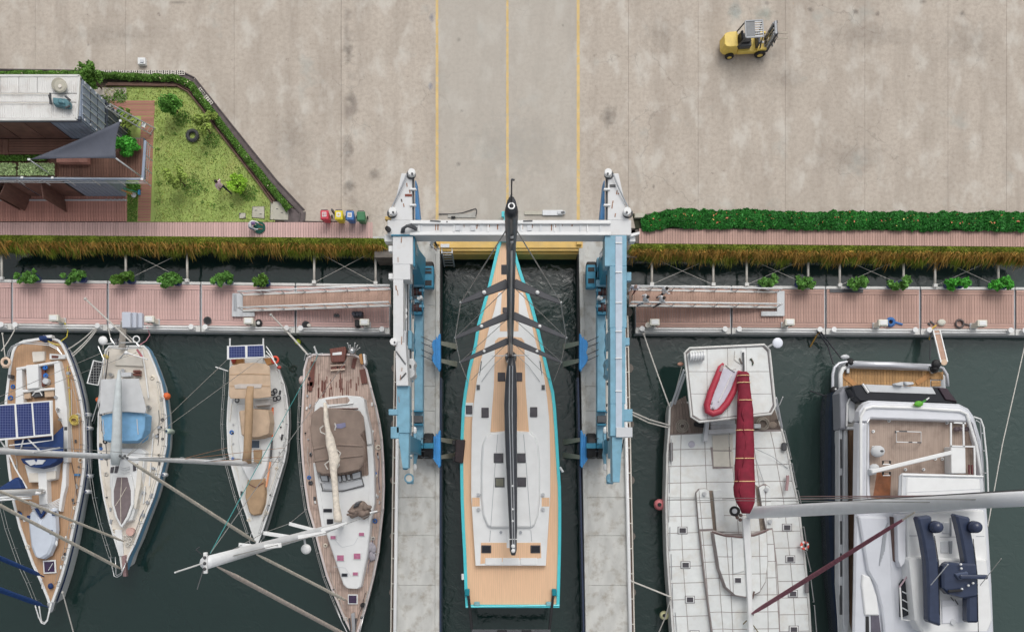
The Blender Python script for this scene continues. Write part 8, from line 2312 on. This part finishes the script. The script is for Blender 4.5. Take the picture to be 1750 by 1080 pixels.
# stern plank of the cream sailboat to the dock
t = thing('stern_plank', 'weathered grey plank between the boarding steps and the cream sailboat', 'gangplank', P(210, 572, -.9))
MB().bar(P(212, 549, -.6), P(208, 596, -.5), .40, .06).build('board', M('grey_plank', C(150, 144, 136), .8, var=.2, scale=4, dirt=.4), t); 
for f in (549, 575): MB().bar(P(208, f, -.55), P(216, f, -.55), .08, .06).build('batten', palegrey, t)
# black mats, tyre, machine, bucket, hoses
def ringthing(name, label, cat, u, v, z, R_, r, mat, k=1, grp=None):
    t = thing(name, label, cat, P(u, v, z), grp)
    m = MB()
    for i in range(k): m.ring(P(u, v, z + .04 + i * r * 1.2), R_ - i * r * .5, r, 20, 6)
    m.build('coil', mat, t, smooth=True); m2 = MB(); m2.tube([P(u, v, z + .05) + Vector((R_, 0, 0)), P(u, v, z + .03) + Vector((R_ + .5, -.15, 0))], r, 6); m2.build('tail', mat, t)
    return t
def mat_disc(label, u, v):
    t = thing('round_mat', label, 'mat', P(u, v, DZ), None)
    MB().cyl(P(u, v, DZ), .26, .08, 22).build('mat', black, t, bevel=.02); MB().ring(P(u, v, DZ + .08), .22, .03, 20).build('rim', darkgrey, t)
    return t
mat_disc('round black mat on the dock left of the gangway landing', 355, 548)
t = mat_disc('round black tub with a pale cloth below the left gangway', 523, 555.5)
MB().ball(P(528, 556, DZ + .12), (.14, .12, .06)).build('cloth', cream, t)
t = thing('small_wheel', 'small black wheel with white hub beside the gangway pedestal', 'wheel', P(442, 552, DZ))
m = MB(); m.ring(P(442, 552, DZ + .09), .17, .075, 18, 8); m.build('tyre', black, t, smooth=True); MB().cyl(P(442, 552, DZ + .02), .12, .12, 14).build('hub', white, t)
t = thing('dock_engine', 'dark machine with round drums beside the pedestal near the left pier', 'machine', P(611, 540, DZ))
MB().rect(603, 532, 620, 542, DZ + .35, DZ).build('tray', darkgrey, t, bevel=.04)
for u in (606, 611, 617): MB().cyl(P(u, 537, DZ + .3), .15, .25, 14).build('drum', M('slate_drum', C(70, 72, 84), .5), t, bevel=.02)
MB().rect(606, 546, 614, 558, DZ + .5, DZ).build('case', black, t, bevel=.05)
t = thing('dark_bucket', 'two small dark buckets left of the dark machine on the dock', 'bucket', P(576, 540, DZ))
for u in (574, 578.5): m = MB().cyl(P(u, 540, DZ), .08, .22, 12, .11); m.build('pail', darkgrey, t)
t = thing('tan_bucket', 'tan bucket beside the pedestal nearest the right pier', 'bucket', P(1107, 556, DZ))
m = MB().cyl(P(1107, 556, DZ), .14, .3, 14, .18); m.build('pail', M('tan_pail', C(196, 184, 162), .6), t); MB().cyl(P(1107, 556, DZ + .3), .17, .03, 14).build('lid', cream, t)
ringthing('hose_coil', 'bright blue hose coil beside a pedestal on the right dock', 'hose', 1522, 550.5, DZ, .26, .07, M('hose_blue', C(58, 112, 178), .5), 3)
ringthing('hose_coil', 'dark grey hose ring lying on the right dock', 'hose', 1640, 553, DZ, .27, .05, M('hose_grey', C(92, 84, 84), .6), 2)
t = thing('mooring_gear', 'pale cloth and yellow straps heaped at the foot of the boarding plank', 'ropes', P(1600, 553, DZ))
MB().ball(P(1609, 551, DZ + .1), (.28, .22, .12)).build('cloth', M('pale_cloth', C(214, 212, 200), .8, var=.1), t, smooth=True)
for q in ([(1586, 552), (1590, 556)], [(1590, 549), (1597, 555)]): MB().bar(P(*q[0], DZ + .05), P(*q[1], DZ + .05), .08, .06).build('strap', darkgrey, t)
MB().tube([P(1600, 556, DZ + .1), P(1592, 562, DZ + .1), P(1591, 572, DZ - .1), P(1588, 580, DZ - .5)], .05, 6).build('strap', M('strap_yellow', C(226, 186, 80), .7), t)
t = thing('dock_grating', 'long dark grating on the planks under the third right potted shrub', 'grating', P(1446, 497, DZ))
MB().bar(P(1418, 497, DZ + .03), P(1475, 497.5, DZ + .03), .22, .05).build('bar', darkgrey, t)
# ================================================================ MOORING LINES
def rope(label, pts, r, mat, sag=.0, name='mooring_line', grp='mooring lines'):
    P_ = [P(*p) for p in pts]
    if sag and len(P_) == 2:
        a, b = P_; P_ = [a.lerp(b, i / 8) - Vector((0, 0, sag * 4 * (i / 8) * (1 - i / 8))) for i in range(9)]
    t = thing(name, label, 'rope', P_[0], grp)
    m = MB(); m.tube(P_, r, 6); m.build('line', mat, t)
    MB().ball(P_[0], r * 2.2, 8, 6).build('knot', mat, t)
DT = DZ + .1
rope('white line from the dock bollard to the far left sailboat stern, outer one', [(28, 557, DT), (2, 600, -.6)], .035, rope_white, .1)
rope('white line crossing the left edge of the picture to the first bollard', [(4, 570, DT), (9, 612, -.4)], .03, rope_white)
for i, (a, b) in enumerate((((160, 563), (116, 597)), ((163, 563), (122, 606)), ((165, 564), (124, 609)))): rope('white line from dock to the far left sailboat, ' + ('upper of three', 'middle of three', 'lowest of three')[i], [(*a, DT), (*b, z1 + .1)], .035, rope_white, .15)
rope('white line from the dock corner past the radar dome of the cream sailboat', [(185, 562, DT), (191, 586, z2 + .3)], .03, rope_white)
rope('white line running from the dock to the right quarter of the cream sailboat', [(204, 561, DT), (243, 595, z2 + .2)], .035, rope_white, .05)
rope('yellow cable hanging from the pedestal to the far left sailboat', [(111, 553, DT), (116, 566, -1.3), (114, 576, -1.2), (104, 583, z1)], .03, M('cable_yellow', C(206, 190, 70), .6), name='power_cable')
rope('pink cable from the boarding steps pedestal to the cream sailboat', [(252, 560, DT), (256, 572, -1.4), (250, 582, -1.2), (238, 590, z2)], .03, M('cable_pink', C(200, 140, 150), .6), name='power_cable')
rope('long white pole like line from the dock to the stern of the grey teak sailboat', [(489, 565, DT + .1), (527, 607, z4 + .3)], .06, rope_white)
rope('thin white boathook pole resting over the dock and the cream sailboat stern', [(146, 511, .6), (225, 585, .4)], .05, rope_white, name='boat_pole')
rope('thin pole resting over the dock, left of the grey teak sailboat', [(463, 538, -.3), (489, 565, -.6)], .045, rope_white, name='boat_pole')
rope('white line from the right dock end down to the catamaran corner', [(1100, 571, DT), (1144, 694, zk + .2)], .045, rope_white, .1)
rope('pair of pale lines, the upper one, from the lift bracket to the catamaran', [(1078, 703, -.2), (1110, 717, -1.2), (1145, 727, zk + .2)], .05, rope_white)
rope('pair of pale lines, the lower one, from the lift bracket to the catamaran', [(1077, 707, -.2), (1108, 722, -1.3), (1143, 731, zk + .2)], .05, rope_white)
rope('white line from the right pier rail to the catamaran, above the yellow ball', [(1077, 992, -.1), (1147, 1020, zk + .3)], .05, rope_white, .1)
rope('white line hanging beside the pale yellow ball fender', [(1146, 1022, zk + .2), (1137, 1054, -1.0), (1125, 1082, -1.6)], .04, rope_white)
rope('dark line from the dock bollard to the motor yacht corner, upper one', [(1402, 566, DT), (1420, 590, -1.5), (1437, 612, -.6)], .05, rope_dark)
rope('dark line from the dock bollard to the motor yacht corner, lower one', [(1398, 567, DT), (1415, 592, -1.6), (1424, 622, -.6)], .05, rope_dark)
rope('orange line hanging off the dock bollard above the motor yacht corner', [(1399, 567, DT), (1385, 592, -2.1)], .05, M('line_orange', C(196, 152, 72), .7))
rope('dark line from the dock to the motor yacht beside the boarding plank', [(1591, 566, DT), (1589, 615, -.5)], .04, rope_dark)
rope('thin pale line slanting over the water right of the motor yacht', [(1752, 588, 3), (1713, 760, 5), (1688, 900, 5.5)], .028, rope_white)
rope('white line from the water to the bow of the far left sailboat', [(107, 1012, z1), (126, 1082, -2.1)], .04, rope_white)
rope('dark mooring line from the catamaran side to the motor yacht', [(1420, 680, -.9), (1385, 668, -2.0)], .04, rope_dark)
# ================================================================ PEOPLE
def person(label, u, v, z, head, stride, mats, lean=0.0, squat=False, hat=None, arm=.25, bag=False):
    """one skinned body; head: direction the person faces (radians, 0 = right of the picture)"""
    b = P(u, v, z)
    t = thing('person', label, 'person', b)
    fwd = Vector((math.cos(head), math.sin(head), 0)); sd = Vector((-fwd.y, fwd.x, 0)); up = Vector((0, 0, 1))
    def at(f, s, h): return fwd * f + sd * s + up * h
    if not squat:
        J = {'pel': at(0, 0, .94), 'wst': at(lean * .3, 0, 1.1), 'chs': at(lean * .7, 0, 1.32), 'nck': at(lean, 0, 1.47), 'hd': at(lean + .03, 0, 1.58), 'top': at(lean + .04, 0, 1.70)}
        for s, k in ((1, 1), (-1, -1)):
            J.update({f'hip{s}': at(0, .1 * s, .88), f'kn{s}': at(stride * .5 * k + .05, .1 * s, .49), f'an{s}': at(stride * k - (.06 if k < 0 else 0), .1 * s, .09), f'to{s}': at(stride * k + .17, .11 * s, .03),
                      f'sh{s}': at(lean * .9, .19 * s, 1.42), f'el{s}': at(lean * .6 - arm * k * .5, .25 * s, 1.15), f'wr{s}': at(lean * .6 - arm * k + .12, .24 * s, .92), f'ha{s}': at(lean * .6 - arm * k + .17, .23 * s, .83)})
    else:
        J = {'pel': at(-.10, 0, .30), 'wst': at(.0, 0, .48), 'chs': at(.14, 0, .66), 'nck': at(.24, 0, .78), 'hd': at(.32, 0, .86), 'top': at(.38, 0, .96)}
        for s in (1, -1):
            J.update({f'hip{s}': at(-.05, .11 * s, .30), f'kn{s}': at(.32, .22 * s, .50), f'an{s}': at(.10, .17 * s, .09), f'to{s}': at(.28, .19 * s, .03),
                      f'sh{s}': at(.20, .19 * s, .72), f'el{s}': at(.40, .24 * s, .50), f'wr{s}': at(.60, .14 * s, .34), f'ha{s}': at(.68, .12 * s, .30)})
    rad = {'pel': .145, 'wst': .13, 'chs': .155, 'nck': .06, 'hd': .095, 'top': .075, 'hip': .095, 'kn': .065, 'an': .045, 'to': .04, 'sh': .068, 'el': .046, 'wr': .034, 'ha': .034}
    E = [('pel', 'wst'), ('wst', 'chs'), ('chs', 'nck'), ('nck', 'hd'), ('hd', 'top')]
    for s in (1, -1):
        E += [('pel', f'hip{s}'), (f'hip{s}', f'kn{s}'), (f'kn{s}', f'an{s}'), (f'an{s}', f'to{s}'), ('chs', f'sh{s}'), (f'sh{s}', f'el{s}'), (f'el{s}', f'wr{s}'), (f'wr{s}', f'ha{s}')]
    # fingers: five short chains from each hand
    for s in (1, -1):
        h = J[f'ha{s}']; d = (J[f'ha{s}'] - J[f'wr{s}']).normalized()
        for k in range(4):
            J[f'fg{s}{k}'] = h + d * (.085 - .008 * abs(k - 1.5)) + sd * (.018 * (k - 1.5)) + fwd * .01; E.append((f'ha{s}', f'fg{s}{k}'))
        J[f'th{s}'] = h + d * .03 + fwd * .055; E.append((f'ha{s}', f'th{s}'))
    keys = list(J)
    me = bpy.data.meshes.new('body'); me.from_pydata([tuple(J[k]) for k in keys], [(keys.index(a), keys.index(c)) for a, c in E], [])
    o = bpy.data.objects.new('body', me); COL.objects.link(o)
    sm = o.modifiers.new('skin', 'SKIN'); sm.use_smooth_shade = True
    for i, k in enumerate(keys):
        r = rad.get(k.rstrip('-1'), rad.get(k, .012)) if not k.startswith(('fg', 'th')) else .010
        sv = me.skin_vertices[0].data[i]; sv.radius = (r, r); sv.use_root = (k == 'pel')
    ss_ = o.modifiers.new('sub', 'SUBSURF'); ss_.levels = ss_.render_levels = 1
    dg = bpy.context.evaluated_depsgraph_get(); dg.update()
    nm = bpy.data.meshes.new_from_object(o.evaluated_get(dg))
    o.modifiers.clear(); o.data = nm; nm.name = 'body'
    nm.materials.clear()
    for m_ in (skin, mats[0], mats[1], shoe_m): nm.materials.append(m_)
    hw = J['wst'] * .5 + J['pel'] * .5
    axis = (J['nck'] - J['pel']).normalized()
    ank = .11
    for p in nm.polygons:
        c = p.center
        dn = min((c - J[k]).length - (.0) for k in ('hd', 'top'))
        dh = min((c - J[f'{k}{s}']).length for k in ('wr', 'ha') for s in (1, -1))
        leg = min(min((c - (J[f'{a}{s}'].lerp(J[f'{e}{s}'], f))).length for f in (0, .25, .5, .75, 1)) for a, e in (('hip', 'kn'), ('kn', 'an')) for s in (1, -1))
        arm_ = min(min((c - (J[f'{a}{s}'].lerp(J[f'{e}{s}'], f))).length for f in (0, .33, .66, 1)) for a, e in (('sh', 'el'), ('el', 'wr')) for s in (1, -1))
        h = (c - J['pel']).dot(axis)
        if dn < .125 or (dh < .12 and arm_ > .03 and dh < leg): p.material_index = 0
        elif c.z < ank and not (squat and leg > .2): p.material_index = 3
        elif h < .04 or leg < .085 and leg < arm_: p.material_index = 2
        else: p.material_index = 1
    o.parent = t
    m = MB(); c = b + J['hd'].lerp(J['top'], .45)
    hm = hat or hair_m
    m.ball(c + up * .035 - fwd * .02, (.105, .105, .10), 12, 8)
    if hat: m.cyl(c + up * .05 + fwd * .06, .10, .02, 12)
    m.build('cap' if hat else 'hair', hm, t, smooth=True)
    # face: nose, eyes, mouth, ears
    fc = b + J['hd'].lerp(J['top'], .3)
    MB().ball(fc + fwd * .10, (.018, .018, .02), 6, 5).build('nose', skin, t)
    for s in (1, -1):
        MB().ball(fc + fwd * .085 + sd * .035 * s + up * .025, .012, 6, 5).build('eye', black, t); MB().ball(fc + sd * .098 * s, (.02, .02, .03), 6, 5).build('ear', skin, t)
    MB().box(fc + fwd * .09 - up * .04, (.02, .02, .01)).build('mouth', M('lips', C(150, 84, 78), .5), t)
    return t
person('person with dark hair in a pale pink shirt and dark trousers striding across the lawn', 387, 328, .02, R(140), .34, (shirt_pink, trousers), .06)
person('person in a purple cap, white shirt and jeans squatting over the green disc', 431, 389, .04, R(-5), 0, (shirt_white, jeans), squat=True, hat=cap_purple)
nd = thing('green_disc', 'round dark green net disc on the boardwalk in front of the squatting person', 'net', P(443, 389, .05))
m = MB(); m.cyl(P(443, 389, .04), .38, .05, 24); m.build('disc', green_net, nd, bevel=.02); m = MB()
for r in (.36, .26, .16): m.ring(P(443, 389, .09), r, .03, 22)
m.build('coils', M('green_coil', C(16, 80, 70), .6), nd)
person('person in a white shirt and dark trousers walking on the pier beside the slip ladder', 742, 421, .02, R(-40), .18, (shirt_white, trousers), .04)
person('person in a pale shirt and maroon trousers by the gangway handrail nearest the lift', 1080, 499, -.02, R(250), .16, (M('lilac_shirt', C(206, 204, 214), .8), trousers_red), .03, hat=M('tan_cap', C(150, 128, 120), .8))
person('person in a white shirt walking alone near the lower gangway handrail', 1097, 518, -.1, R(15), .33, (shirt_white, jeans), .08)
person('person in a white shirt walking beside the upper gangway handrail, front pair', 1129, 504, -.25, R(18), .28, (shirt_white, trousers), .06)
person('person in a white shirt and dark trousers following just below the upper walker', 1124, 520, -.25, R(22), .34, (shirt_white, trousers), .08)
